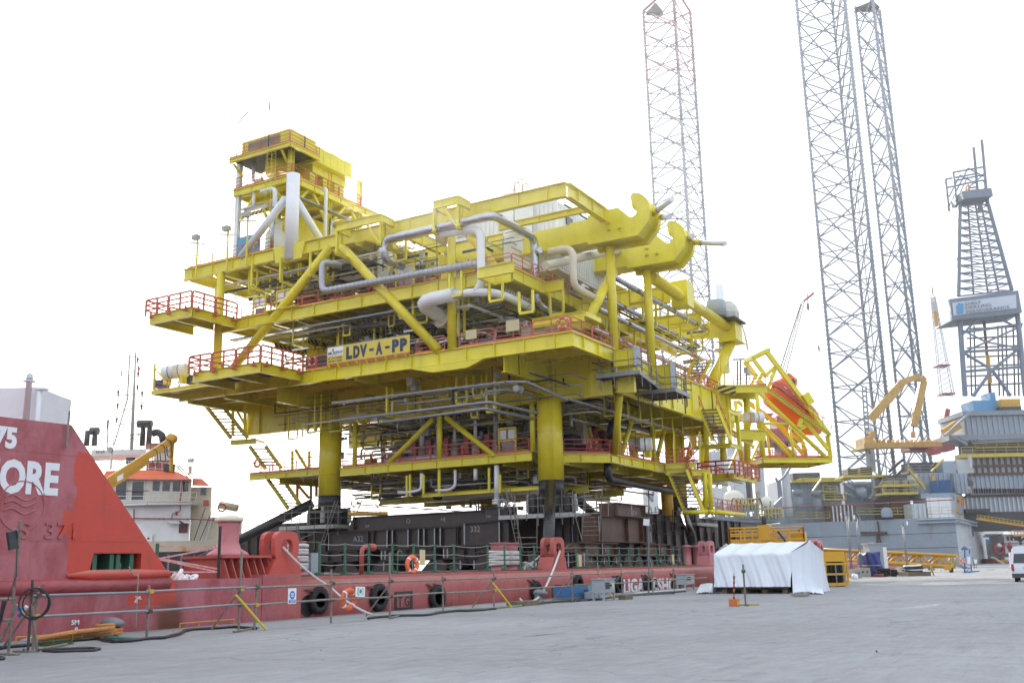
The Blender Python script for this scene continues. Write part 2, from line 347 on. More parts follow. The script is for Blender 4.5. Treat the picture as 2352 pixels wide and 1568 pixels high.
# ================================================================== the barge
YB=24.7;DK=1.43
def hull_mat():
    m=bpy.data.materials.new('barge_hull_red');m.use_nodes=True;t=m.node_tree;L=t.links.new;b=t.nodes['Principled BSDF'];b.inputs['Roughness'].default_value=.45
    g=N(t,'ShaderNodeNewGeometry');sp=N(t,'ShaderNodeSeparateXYZ');L(g.outputs['Position'],sp.inputs[0])
    def noise(s,d,r=.6,sc_=(1,1,1)):
        n=N(t,'ShaderNodeTexNoise');n.inputs['Scale'].default_value=s;n.inputs['Detail'].default_value=d;n.inputs['Roughness'].default_value=r
        mp=N(t,'ShaderNodeMapping');mp.inputs['Scale'].default_value=sc_;L(g.outputs['Position'],mp.inputs['Vector']);L(mp.outputs[0],n.inputs['Vector']);return n.outputs['Fac']
    def rng(x,a,b_,c,d):
        r=N(t,'ShaderNodeMapRange');r.inputs[1].default_value=a;r.inputs[2].default_value=b_;r.inputs[3].default_value=c;r.inputs[4].default_value=d;L(x,r.inputs[0]);return r.outputs[0]
    def mth(op,a,b_):
        r=N(t,'ShaderNodeMath',operation=op)
        for k,x in enumerate((a,b_)):
            if isinstance(x,(int,float)):r.inputs[k].default_value=x
            else:L(x,r.inputs[k])
        return r.outputs[0]
    def mix(f,a,b_):
        r=N(t,'ShaderNodeMixRGB');L(f,r.inputs[0])
        for k,x in ((1,a),(2,b_)):
            if isinstance(x,tuple):r.inputs[k].default_value=(*x,1)
            else:L(x,r.inputs[k])
        return r.outputs[0]
    base=mix(rng(noise(1.1,8,.7,(1,1,.5)),.42,.66,0,1),(.42,.13,.15),(.31,.05,.055))        # faded, powdery red
    base=mix(rng(noise(.9,9,.75,(.5,1,.9)),.56,.68,0,.6),base,(.47,.17,.20))
    wob=mth('MULTIPLY',mth('SUBTRACT',noise(1.6,5,.6),.5),.55)
    x=mth('ADD',sp.outputs['X'],wob);z=mth('ADD',sp.outputs['Z'],mth('MULTIPLY',wob,.6))
    def band(v,lo,hi):return mth('MULTIPLY',rng(v,lo,lo+.03,0,1),rng(v,hi,hi+.03,1,0))
    q_=lambda x0,y0:onY(x0,y0,YB)
    f1=mth('MULTIPLY',band(x,q_(167,1150).x,60),band(z,q_(230,1268).z,q_(200,1040).z))
    f2=mth('MULTIPLY',band(x,q_(152,1300).x,q_(402,1340).x),band(z,q_(300,1352).z,q_(230,1262).z))
    f3=mth('MULTIPLY',band(x,q_(138,1200).x,q_(172,1200).x),band(z,q_(150,1226).z,q_(150,1176).z))
    f4=mth('MULTIPLY',band(x,q_(292,1375).x,q_(401,1375).x),band(z,q_(350,1390).z,q_(350,1345).z))
    fresh=mth('MINIMUM',mth('ADD',mth('ADD',f1,f2),mth('ADD',f3,f4)),1.)
    base=mix(rng(sp.outputs['X'],26,27,0,.55),base,(.45,.12,.09))                                  # side abreast the deck load is browner
    base=mix(fresh,base,mix(rng(noise(2,5),.3,.7,0,1),(.58,.055,.035),(.50,.06,.035)))
    st=rng(noise(2.4,7,.7,(1,1,.10)),.57,.70,0,.8)
    bl_=mth('MULTIPLY',mth('MULTIPLY',rng(x,q_(345,1400).x,q_(372,1400).x,0,1),rng(x,q_(405,1400).x,q_(430,1400).x,1,0)),rng(sp.outputs['Z'],.45,1.05,1,0))
    base=mix(mth('MULTIPLY',bl_,.95),base,(.12,.035,.015))
    base=mix(mth('MULTIPLY',st,rng(sp.outputs['X'],18,22.5,.45,1)),base,(.20,.06,.035))
    sc2=rng(noise(5,8,.8,(.35,1,1.4)),.60,.68,0,.8)
    base=mix(mth('MULTIPLY',sc2,rng(sp.outputs['Z'],.6,1.3,.15,1)),base,(.10,.07,.06))
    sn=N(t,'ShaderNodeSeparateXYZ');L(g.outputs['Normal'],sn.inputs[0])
    base=mix(mth('MULTIPLY',rng(sn.outputs['Z'],.25,.85,0,.75),rng(noise(1.5,6),.3,.6,.4,1)),base,(.46,.24,.18))      # highlight painted into the colour: paler peach on upward faces
    L(base,b.inputs['Base Color'])
    bp=N(t,'ShaderNodeBump');bp.inputs['Strength'].default_value=.25;bp.inputs['Distance'].default_value=.05;L(noise(1.5,5,.6,(1,1,.6)),bp.inputs['Height']);L(bp.outputs[0],b.inputs['Normal'])
    return m
FR0=onY(280,1200,YB).x
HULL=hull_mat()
barge=thing('barge','long faded red deck barge moored along the quay with tall sloping side wall','barge',(60,46,-2.4))
XE=150
xg=onY(690,1330,YB).x           # where the rounded gunwale begins
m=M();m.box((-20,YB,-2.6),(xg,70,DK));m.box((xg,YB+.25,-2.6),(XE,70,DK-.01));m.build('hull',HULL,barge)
m=M()
prof=[(YB+.25,-2.6)]+[(YB,-2.55),(YB,.55)]+[(YB+.55-.55*math.cos(a),.85+.55*math.sin(a)) for a in (.0,.3,.6,.9,1.2,1.57)]+[(YB+1.3,1.43),(YB+1.3,-2.6)]
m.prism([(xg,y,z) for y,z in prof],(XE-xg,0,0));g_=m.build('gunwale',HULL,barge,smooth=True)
DECKP=paint('barge_deck',(.13,.07,.06),.7,var=.3,scale=.8)
M().box((xg,YB+1.0,DK+.006),(XE-.5,69.5,DK+.03)).build('deck',DECKP,barge)
# raised end block beside the gunwale
e0=onY(602,1326,YB)
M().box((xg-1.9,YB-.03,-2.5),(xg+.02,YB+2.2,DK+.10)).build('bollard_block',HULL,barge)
# tall side wall with the opening
P=lambda x,y,Y=YB-.012:onY(x,y,Y)
tl=P(-60,959);tr=P(165,965);br=P(391,1322)
zt=(tl.z+tr.z)/2
ho=[P(357,1270),P(553,1270)];zh1=P(340,1270).z;zh0=P(340,1312).z
hx0=P(206,1290).x;hx1=P(324,1290).x
sl_=lambda z:tr.x+(br.x-tr.x)*(zt-z)/(zt-br.z)
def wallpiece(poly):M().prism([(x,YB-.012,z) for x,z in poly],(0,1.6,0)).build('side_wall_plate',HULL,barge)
z0=DK-.35
wallpiece([(2,zh1),(2,zt-.1),(tr.x,zt),(sl_(zh1),zh1)])
wallpiece([(2,z0),(2,zh1),(hx0+.12,zh1),(hx0,zh0),(hx0,z0)])
wallpiece([(hx0,z0),(hx0,zh0),(hx1,zh0),(hx1,z0)])
wallpiece([(hx1,z0),(hx1,zh1),(sl_(zh1),zh1),(sl_(z0),z0)])
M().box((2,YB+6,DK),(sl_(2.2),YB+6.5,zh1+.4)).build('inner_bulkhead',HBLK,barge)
for k,x in enumerate((hx0+.25,hx0+1.05,hx1-.95,hx1-.25)):
    M().box((x-.07,YB+.1,zh0),(x+.07,YB+1.5,zh1-.02)).build('fairlead_frame',GRN,barge)
for x in (hx0+.65,hx1-.6):
    M().box((x-.33,YB+.9,zh0),(x+.33,YB+1.2,zh1-.06)).build('fairlead_plate',GRN,barge)
m=M()
for k in range(5):m.path([(hx0+1.25+.06*k,YB+.6+.1*k,zh1-.15),(hx0+1.32+.05*k,YB+.5,zh0+.25),(hx0+1.6+.07*k,YB+.5,zh0+.03),(hx0+1.9,YB+.7,zh0+.04)],.05,6,.1)
tag(m.build('mooring_rope',ROPE),'grey white rope hanging inside the opening of the red side wall','rope')
# rubbing pipes, weld lines
RUBP=paint('scuffed_red',(.36,.075,.08),.4,var=.2,scale=1.2,stain=(.05,.03,.03),amt=.9,stretch=.5,thr=.55)
m=M();a=P(-60,1353,YB-.02);b=P(385,1341,YB-.02);m.tube((a.x,YB,b.z+.03),(b.x,YB,b.z+.03),.2,14);m.build('rubbing_pipe',RUBP,barge,smooth=True)
a=P(153,1322);b=P(386,1317);m=M();m.lathe((a.x,YB-.02,b.z),(1,0,0),[(.05,0),(.16,.75),(.16,b.x-a.x-1.2),(.11,b.x-a.x)],14);m.build('rubbing_pipe',HULL,barge,smooth=True)
m=M()
for y in (1050,1243):
    zz=P(200,y*.5+(959+(y-959))*.5).z
    m.box((4,YB-.02,zz),(sl_(zz)-.1,YB-.005,zz+.02))
m.build('weld_seam',HULL,barge)
# lettering on the side wall
def wl(body,xr,ybase,h,name='lettering',mat=WLET,bold=.02,depth=.006,sx=1.,dy=.02):
    o=P(xr,ybase);return text(name,body,mat,barge,(o.x,YB-dy,o.z),(1,0,0),(0,0,1),h,depth,bold,'RIGHT',sx)
S_=(P(60,1000).z-P(60,1100).z)/100.     # metres per picture pixel on the wall
wl('RS 75',37.5,1028,45*S_*1.40,bold=.035,sx=.92)
wl('OFFSHORE',131,1134,72*S_*1.38,bold=.05,sx=.78)
wl('S  371',182,1237,38*S_*1.42,'raised_number',HULL,.012,.035,1.2)
c=P(50,1160);m=M();m.torus((c.x,YB-.02,c.z-.02),(0,1,0),.66,.02,40,5)
for k in (-.16,.04,.2):
    m.path([(c.x-.5+.1*i,YB-.02,c.z+k+.07*math.sin(i*.8)) for i in range(10)],.022,5)
m.build('raised_emblem',HULL,barge)
o=P(163,1434);text('draught_mark','5M',WLET,barge,(o.x,YB-.01,o.z),(1,0,0),(0,0,1),.17,.004,.006,sx=1.2)
o=P(171,1450);text('draught_mark','8',WLET,barge,(o.x,YB-.01,o.z),(1,0,0),(0,0,1),.17,.004,.006,sx=1.2)
# black and white lettering further along
def bl(body,x,y,h,mat,sx=1.,name='lettering',bold=.01):
    o=onY(x,y,YB-.012);return text(name,body,mat,barge,(o.x,YB-.012,o.z),(1,0,0),(0,0,1),h,.004,bold,sx=sx)
def outline(x0,y0,x1,y1,name='mark_frame'):
    a=onY(x0,y1,YB-.02);b=onY(x1,y0,YB-.02);m=M();t=.09
    for p,q in (((a.x,a.z),(b.x,a.z+t)),((a.x,b.z-t),(b.x,b.z)),((a.x,a.z+t),(a.x+t*2,b.z-t)),((b.x-t*2,a.z+t),(b.x,b.z-t))):
        m.box((p[0],YB-.014,p[1]),(q[0],YB-.004,q[1]))
    m.build(name,HBLK,barge)
outline(906,1356,948,1401);bl('T G',914,1392,.55,HBLK,.9)
outline(1268,1344,1312,1378);bl('TUG',1274,1374,1.0,HBLK,1.15,bold=.015)
a=onY(1431,1363,YB-.02)
bl('LIGANG',1432,1363,1.15,WLET,1.28,bold=.05);bl('ESHOR',1501,1361,1.2,WLET,1.3,bold=.05)

# chocks, bitts and rails that belong to the barge
def roller_chock(x,y,s=1.,mat=BRED,seg=18):
    c=onY(x,y,YB+.9);m=M()
    for dy in (-.28,.28):
        o=(c.x,c.y+dy*s,DK)
        outer=[];inner=[]
        for i in range(seg):
            a=2*math.pi*i/seg;ca,sa=math.cos(a),math.sin(a)
            ex=lambda v,p:math.copysign(abs(v)**p,v)
            outer.append((.62*s*ex(ca,.6),1.05*s+.56*s*ex(sa,.6)));inner.append((.30*s*ex(ca,.7),1.05*s+.26*s*ex(sa,.7)))
        vs=[];fs=[]
        for yy in (-.1,.1):
            for (px_,pz) in outer+inner:vs.append((o[0]+px_,o[1]+yy*s,o[2]+pz))
        n=seg
        for i in range(n):
            j=(i+1) % n
            fs += [(i,j,n+j,n+i),(2*n+i,3*n+i,3*n+j,2*n+j),(i,2*n+i,2*n+j,j),(n+i,n+j,3*n+j,3*n+i)]
        m.add(vs,fs)
    m.prism([(c.x-1.0*s,c.y-.42*s,DK),(c.x+.75*s,c.y-.42*s,DK),(c.x+.62*s,c.y-.42*s,DK+.62*s),(c.x-.62*s,c.y-.42*s,DK+.62*s)],(0,.84*s,0))
    m.build('mooring_chock',mat,barge,smooth=False)
    return c
ch1=roller_chock(640,1300,1.0,paint('chock_red',(.50,.075,.055),.4,var=.12))
ch2=roller_chock(1270,1300,1.05,BRED);ch3=roller_chock(1625,1300,1.1,PINK);ch4=roller_chock(1880,1300,1.3,PINK)
def bitt(x,s,mat=PINK,single=True,Y=None,cap=None):
    c=onY(x,1300,(Y or YB+1.6));m=M()
    m.lathe((c.x,c.y,DK+.0),(0,0,1),[(.62*s,.62*s),(.56*s,.70*s),(.36*s,.82*s),(.30*s,1.0*s),(.30*s,1.45*s),(.33*s,1.58*s)],20)
    m.build('mooring_bitt',mat,barge,smooth=True)
    M().lathe((c.x,c.y,DK),(0,0,1),[(.40*s,1.58*s),(.40*s,1.66*s),(.25*s,1.74*s),(.02,1.76*s)],20).build('bitt_cap',cap or CREAM,barge,smooth=True)
    m=M();m.box((c.x-.95*s,c.y-.8*s,DK+.55*s),(c.x+.95*s,c.y+.8*s,DK+.62*s))
    for i in range(7):
        xx=c.x-.85*s+1.7*s*i/6;m.prism([(xx,c.y-.95*s,DK),(xx,c.y-.7*s,DK+.55*s),(xx,c.y+.7*s,DK+.55*s),(xx,c.y+.95*s,DK)],(.04,0,0))
    m.box((c.x-.8*s,c.y-.55*s,DK),(c.x+.8*s,c.y+.6*s,DK+.55*s));m.build('bitt_seat',BRED,barge)
bitt(522,1.22)
for x in (1625-45,1625-22):
    c=onY(x,1300,YB+2.2);m=M();m.lathe((c.x,c.y,DK),(0,0,1),[(.45,0),(.45,.06),(.3,.1),(.3,1.3),(.42,1.36),(.42,1.45),(.1,1.5)],16);m.build('mooring_bitt',PINK,barge,smooth=True)
for x in (1612*1.0+265,2083-75):
    c=onY(x,1296,YB+1.2);m=M();m.lathe((c.x,c.y,DK),(0,0,1),[(.9,0),(.8,.3),(.5,.5),(.5,1.8),(.75,1.95),(.7,2.2),(.1,2.3)],16);m.build('mooring_bitt',PINK,barge,smooth=True)
px_posts=[(800+c_/2.351)*.588 for c_ in (1050,1285,1505,1720,1918,2112,2290)]+[(1700+c_/2.351)*.588 for c_ in (485,640,785,915,1030,1160,1300,1400,1495,1600,1700,1785,1880,1960,2040,2115,2200,2290)]
last=None
GX=[]
for x in px_posts:
    c=onY(x,1318,YB+1.25);GX.append(c.x);m=M();m.tube((c.x,c.y,DK),(c.x,c.y,DK+1.25),.05,8);m.box((c.x-.13,c.y-.13,DK+.03),(c.x+.13,c.y+.13,DK+.13));m.build('stanchion',GRN,barge)
GX=[GX[0]]+GX[1:]
for f in (.42,.8,1.2):
    m=M();pts=[]
    for a,b in zip(GX[:-1],GX[1:]):
        for i in range(4):t=i/4;pts.append((a+(b-a)*t,YB+1.25,DK+f-.09*4*t*(1-t)*min(1,(b-a)/3)))
    m.path(pts,.016,4);m.build('guard_rope',ROPEG,barge)
m=M();c=onY(1412*0+800,1318,YB+1.6);c=onY((800+1440/2.351)*.588,1318,YB+1.7)
m.path([(c.x,c.y,DK),(c.x,c.y,DK+1.1),(c.x+.55,c.y,DK+1.1)],.09,10,.35);m.lathe((c.x+.5,c.y,DK+1.1),(1,0,0),[(.1,0),(.16,.05),(.16,.3),(.1,.34)],10);m.build('vent_pipe',BRED,barge,smooth=True)
m=M();c=onY((800+1770/2.351)*.588,1318,YB+1.5);m.path([(c.x,c.y,DK),(c.x,c.y,DK+.95),(c.x+.3,c.y,DK+.95),(c.x+.3,c.y,DK+.7)],.035,6,.15);m.build('vent_hook',GRN,barge)
# openings in the side
for x,y,r in ((531*0+728-22,1391,.38),):
    c=onY(x,y,YB);M().lathe((c.x,YB-.015,c.z),(0,1,0),[(.0,0.0),(r,.001),(r,.01)],20).build('drain_hole',HBLK,barge)
# long black load-out pipe braces, white casing at the far left
wc=thing('deck_casing','white rust streaked casing with round vent pipe above the red side wall','casing',at(30,960,33))
a=at(-60,957,33);b=at(81,957,33);h=(at(60,957,33)-at(60,893,33)).length
ax_=V((b.x-a.x,b.y-a.y,0)).normalized();ay_=V((-ax_.y,ax_.x,0))
def ob_(m,o,x0,x1,y0,y1,z0,z1,ax=ax_,ay=ay_):
    o=V(o);c=[o+ax*x+ay*y+V((0,0,z)) for z in (z0,z1) for x,y in ((x0,y0),(x1,y0),(x1,y1),(x0,y1))]
    return m.add(c,[(3,2,1,0),(4,5,6,7),(0,1,5,4),(1,2,6,5),(2,3,7,6),(3,0,4,7)])
m=M();ob_(m,a,0,(b-a).length,0,2.6,-4.3,h+.03);m.build('wall',WHTR,wc)
p=at(60,957,32.6);M().lathe((p.x,p.y,p.z-1.5),(0,0,1),[(.11,0),(.095,1.5+h+.22),(.19,1.5+h+.24),(.19,1.5+h+.28),(.08,1.5+h+.3)],14).build('vent_pipe',WHTR,wc,smooth=True)
M().lathe((p.x,p.y,p.z+h+.3),(0,0,1),[(.10,0),(.11,.03),(.10,.18),(.05,.22)],12).build('lamp',SILV,wc,smooth=True)
p=at(86,957,32.7);M().lathe((p.x,p.y,p.z-1.5),(0,0,1),[(.08,0),(.08,1.5+h*.95)],12).build('pipe',WHTR,wc,smooth=True)
m=M();ob_(m,p,-.14,.22,-.1,.2,h*.97,h*1.04);m.build('pipe_hood',WHTR,wc)
# a leaning scaffold tube on the wall
a=onY((640/2.351)*.588,(1400+480/2.351)*.588,YB-.1);b=onY((608/2.351)*.588,(1400+825/2.351)*.588,YB-.1)
tag(M().tube(a,b,.03,8).build('scaffold_tube',SCAF),'grey tube leaning on the top of the red side wall','pole')

# ================================================================== the topside module
_CR={'1':(500,400,2.351),'2':(500,1000,2.351),'3':(1300,600,2.351),'4':(1300,1200,2.351),'5':(2100,650,2.351),'6':(2200,1250,2.138),
       '7':(0,1400,2.351),'8':(0,1950,2.351),'9':(800,1750,2.351),'10':(1700,1750,2.351),'11':(2500,1700,2.351),'12':(3000,1500,2.351),
       'F1':(700,1000,3.92),'F2':(2200,1250,3.92),'F3':(1900,1700,3.92),'F4':(2500,1000,4.704),'G':(2600,1500,2.6125),'L':(2800,1250,2.613),
       'T':(900,450,3.92),'H':(2400,700,4.704),'W':(3400,1900,3.92),'D':(3100,500,1.568),'J':(2400,0,1.426),'B':(3600,1650,3.484)}
def s_(c,x,y):o=_CR[c];return ((o[0]+x/o[2])*.588,(o[1]+y/o[2])*.588)     # survey sheet -> sight line
def cX(X,c,*p):return [onX(*s_(c,*q),X) for q in p]
def cY(Y,c,*p):return [onY(*s_(c,*q),Y) for q in p]
def cZ(z,c,*p):return [onZ(*s_(c,*q),z) for q in p]
def cA(w,c,*p):return [at(*s_(c,*q),w) for q in p]
XA,YS=59.3,29.3
ZL,ZM,ZZ,ZT=10.05,17.15,22.54,28.0
top=thing('offshore_topside','huge yellow steel process module with open decks, lettered LDV-A-PP, standing on the barge','offshore platform',(78,46,4.6))
def part(name,m,mat,par=None,smooth=False,label=None):return m.build(name,mat,par or top,smooth,None,label)
def girder(par,p,q,h,w=.42,stiff=2.4,name='girder',mat=None):      # p, q give the top edge
    d=V((0,0,h/2));return part(name,M().ib(V(p)-d,V(q)-d,h,w,.06,stiff=stiff),mat or YEL,par)
def ibeam(par,p,q,h=.3,w=.2,name='beam',mat=None,t=.03):return part(name,M().ib(p,q,h,w,t),mat or YEL,par)
def tubep(par,p,q,r,mat=None,name='column',n=20):return part(name,M().tube(p,q,r,n),mat or YEL,par,True)
def pipe(par,pts,r,mat=None,bend=None,name='pipe',n=9):return part(name,M().path(pts,r,n,bend if bend is not None else r*3.2),mat or GALV,par,True)

# ---- main deck
md=node('main_deck',top)
part('deck_plate',M().box((XA+.2,YS+.2,ZM-.14),(94,66.5,ZM-.05)),YEL,md)
girder(md,(XA,YS-.2,ZM),(XA,67.2,ZM),1.06)
part('girder_haunch',M().prism([(XA-.2,36.2,16.08),(XA-.2,37.6,15.58),(XA-.2,40.6,15.58),(XA-.2,42.6,16.08)],(.4,0,0)),YEL,md)
girder(md,(XA+.21,YS,ZM),(66.2,YS,ZM),1.06)
for a,b in ((66.2,73.5),(73.5,80.8),(80.8,88.1),(88.1,94)):girder(md,(a+.21,YS,ZM),(b-.21,YS,ZM),3.2,.4)
for X,y0,h in ((66.2,27.7,3.35),(73.5,27.55,2.1),(80.8,YS+.2,3.2),(88.1,YS+.2,3.2),(94,YS-.2,3.2)):
    girder(md,(X,YS+.21,ZM-.06),(X,66,ZM-.06),h,.44,3.0)
# gusseted stubs with grey end plates that stand out of the side
for X,z1,z0 in ((66.2,16.93,15.7),(73.5,16.97,15.02)):
    m=M();y0,y1=27.5,YS-.22;m.box((X-.5,y0,z1-.06),(X+.5,y1,z1));m.box((X-.5,y0,z0),(X+.5,y1,z0+.06));m.box((X-.42,y0,z0+.05),(X-.36,y1,z1-.05));m.box((X+.36,y0,z0+.05),(X+.42,y1,z1-.05))
    m.box((X-.44,y0+.02,z0+(z1-z0)*.32),(X+.44,y1,z0+(z1-z0)*.35));m.box((X-.44,y0+.02,z0+(z1-z0)*.66),(X+.44,y1,z0+(z1-z0)*.69));part('support_stub',m,YEL,md)
    part('end_plate',M().box((X-.62,y0-.06,z0-.05),(X+.62,y0-.002,z1+.18)),CHALK,md)
part('cantilever_web',M().prism([(66.02,YS-.3,13.82),(66.02,27.7,13.75),(66.02,27.7,15.6),(66.02,YS-.3,15.6)],(.36,0,0)),YEL,md)
for Y in (34.8,41,48,56.1,62,66.4):girder(md,(XA+.22,Y,ZM-.15),(94,Y,ZM-.15),2.0 if Y in (34.8,56.1) else 1.1,.38,4)
for i in range(27):
    Y=30.6+1.34*i
    part('deck_stiffener',M().ib((XA+.22,Y,ZM-.36),(80,Y,ZM-.36),.42,.18,.025),YEL,md)
for X in (62.6,69.8,77):part('deck_beam',M().ib((X,YS+.3,ZM-.55),(X,66,ZM-.55),.8,.26,.04),YEL,md)
# ---- lower deck
ld=node('lower_deck',top)
XL=66.2
c0=V((68.5,34.9,ZL));c1=V((71.3,32.2,ZL))
part('deck_plate',M().prism([(XL+.1,36.2,ZL-.1),(68.6,35.0,ZL-.1),(71.3,32.4,ZL-.1),(93,32.4,ZL-.1),(93,63,ZL-.1),(XL+.1,63,ZL-.1)],(0,0,.06)),YEL,ld)
girder(ld,(XL-.35,36.2,ZL),(XL-.35,54.7,ZL),.68,.34)
girder(ld,(XL,57.2,ZL+.12),(XL,65.4,ZL+.12),.5,.3)
girder(ld,c0,c1,.7,.34);girder(ld,(71.5,32.2,ZL),(93,32.2,ZL),.7,.34);girder(ld,(67.2,35.3,ZL),c0,.7,.3)
for Y in (34.8,39,45,50,56.1,62):girder(ld,(XL+.2,Y,ZL-.1),(93,Y,ZL-.1),.75,.3,5)
for X in (73.5,80.8,88.1,92.3):girder(ld,(X,32.6,ZL-.12),(X,63,ZL-.12),.9,.3,5)
for i in range(20):part('deck_stiffener',M().ib((XL,36.5+1.35*i,ZL-.3),(92,36.5+1.35*i,ZL-.3),.3,.14,.02),YEL,ld)
for (X,Y) in ((XL,34.8),(XL,56.1),(92.25,34.8),(92.25,56.1)):
    zb=at(1267,1105,75).z;c=node('main_leg',top)
    tubep(c,(X,Y,zb),(X,Y,14.2),.96,YELC,'leg_shell',36)
    part('weld_ring',M().tube((X,Y,zb+3.6),(X,Y,zb+3.64),.968,36),YELC,c,True)
    part('leg_foot',M().tube((X,Y,zb-1.1),(X,Y,zb-.004),.962,36),DRK,c,True)
    if X<70:part('weld_ring',M().tube((X,Y,zb+1.7),(X,Y,zb+1.73),.967,36),paint('ring_red',(.5,.12,.05)) if Y>50 else YELC,c,True)
# hangers between lower and main deck on the front face, with braces
ZU=14.1
for Y,r in ((44.6,.26),(36.1,.24),(53.2,.22)):tubep(top,(XL-.3,Y,ZL),(XL-.3,Y,13.9),r*.9,name='deck_hanger',n=14)
for p,q in (((49.84,ZL-.1),(45.2,13.4)),((39.5,ZL-.1),(44.0,13.4))):tubep(top,(XL-.3,*p),(XL-.3,*q),.22,name='deck_brace',n=14)
for X in (73.5,80.8,88):
    for Y in (32.4,45,56):tubep(top,(X,Y,ZL),(X,Y,14),.22,name='deck_hanger',n=12)
    tubep(top,(X+.3,32.4,ZL),(X+3.4,32.4,14),.2,name='deck_brace',n=12);tubep(top,(X,45,ZL),(X+3.4,45,14),.2,name='deck_brace',n=12)
p=cY(29.6,'F2',(865,1140))[0];q=cY(32.0,'6',(432,1110))[0];tubep(top,p,q,.27,name='deck_brace',n=14)
p=cA(84,'6',(130,760))[0];q=cA(84,'6',(130,985))[0];tubep(top,p,q,.2,name='deck_hanger',n=12)
p=cA(84,'6',(155,760))[0];q=cA(84,'6',(240,985))[0];tubep(top,p,q,.16,name='deck_brace',n=12)
# ---- mezzanine deck
mz=node('mezzanine_deck',top)
YM=33.9
girder(mz,(XA,YM+.0,ZZ),(XA,62.5,ZZ),1.02,.4)
girder(mz,(XA+.21,YM,ZZ),(92,YM,ZZ),.95,.36)
part('deck_plate',M().box((XA+.2,YM+.2,ZZ-.12),(91,62.3,ZZ-.05)),YEL,mz)
part('girder_end',M().box((XA-.26,YM-.1,ZZ-1.2),(XA-.22,YM+2.3,ZZ+.02)),YEL,mz)
for Y in (39,45,51,57,62):girder(mz,(XA+.22,Y,ZZ-.1),(91,Y,ZZ-.1),.8,.3,5)
for X in (66.2,73.5,80.8,88):girder(mz,(X,YM+.2,ZZ-.1),(X,62,ZZ-.1),.9,.3,5)
for i in range(18):part('deck_stiffener',M().ib((XA+.2,35+1.5*i,ZZ-.3),(90,35+1.5*i,ZZ-.3),.3,.14,.02),YEL,mz)
# ---- top deck
td=node('top_deck',top)
girder(td,(XA,YS,ZT-.05),(XA,48,ZT-.05),1.08,.44);girder(td,(XA,48,ZT),(XA,67.4,ZT),1.05,.42)
part('girder_haunch',M().prism([(XA-.2,36.5,26.9),(XA-.2,38,26.3),(XA-.2,45,26.3),(XA-.2,47,26.9)],(.4,0,0)),YEL,td)
part('girder_haunch',M().prism([(XA-.25,53.2,ZT+.02),(XA-.25,56.6,ZT+.02),(XA-.25,56.3,26.6),(XA-.25,53.5,26.6)],(.5,0,0)),YEL,td)
girder(td,(XA+.22,YS,ZT-.05),(66.0,YS,ZT-.05),1.08,.5)
girder(td,(XA+.2,36.6,ZT-.2),(66,36.6,ZT-.2),.5,.3);girder(td,(63,YS+.3,ZT-.6),(63,37,ZT-.6),.5,.3)
part('deck_plate',M().box((61.6,47.5,ZT-.16),(91,66,ZT-.06)),YEL,td);part('deck_plate',M().box((70,37,ZT-.16),(91,47.4,ZT-.06)),YEL,td)
for Y in (44,51,57.3,63,66.8):girder(td,(XA+.22,Y,ZT-.12),(91,Y,ZT-.12),1.0,.36,5)
for X in (66.2,73.5,80.8,88,91.2):girder(td,(X,37,ZT-.12),(X,66.6,ZT-.12),1.0,.36,5)
for i in range(13):part('deck_stiffener',M().ib((61,48+1.45*i,ZT-.35),(90,48+1.45*i,ZT-.35),.35,.16,.02),YEL,td)
# columns and braces of the front face
for Y,z0,z1,r in ((39,ZM,27,.33),(62.85,ZM,27,.36)):tubep(top,(XA,Y,z0),(XA,Y,z1),r,YELC,n=22)
for X,z1 in ((66.6,25.2),(73.9,25.2)):tubep(top,(X,YS+.1,ZM),(X,YS+.1,z1),.36,YELC,n=22)
for X in (66.2,75,84,91):
    for Y in (44,57.3):tubep(top,(X,Y,ZM),(X,Y,27),.34,n=14)
for p,q in (((50.6,27),(60.7,18.4)),((49.4,26.8),(40.1,ZM))):tubep(top,(XA-.08,*p),(XA-.08,*q),.37,YELC,'brace',20)
p=cY(YS+.6,'5',(690,960))[0];q=cY(YS+.6,'5',(470,1400))[0];tubep(top,p,q,.38,YELC,'brace',20)
girder(top,V((q.x-1.2,YM,q.z+.3)),V((q.x-1.2,YS+.4,q.z+.3)),.7,.3,9,'bracket_beam');girder(top,V((q.x+1.2,YM,q.z+.3)),V((q.x+1.2,YS+.4,q.z+.3)),.7,.3,9,'bracket_beam');part('brace_seat',M().box((q.x-1.2,YS+.2,q.z-.1),(q.x+1.3,YS+1.0,q.z+.25)),YEL)
q=cX(XA,'3',(1180,770),(1350,990));tubep(top,(62,39.3,27),(64.5,36.8,22.6),.36,YELC,'brace',18)
part('brace_collar',M().bar((XA-.3,53.6,22.56),(XA-.3,57.2,22.56),.5,.05),YEL);part('brace_collar',M().bar((XA-.3,54.6,21.52),(XA-.3,58,21.52),.5,.05),YEL)
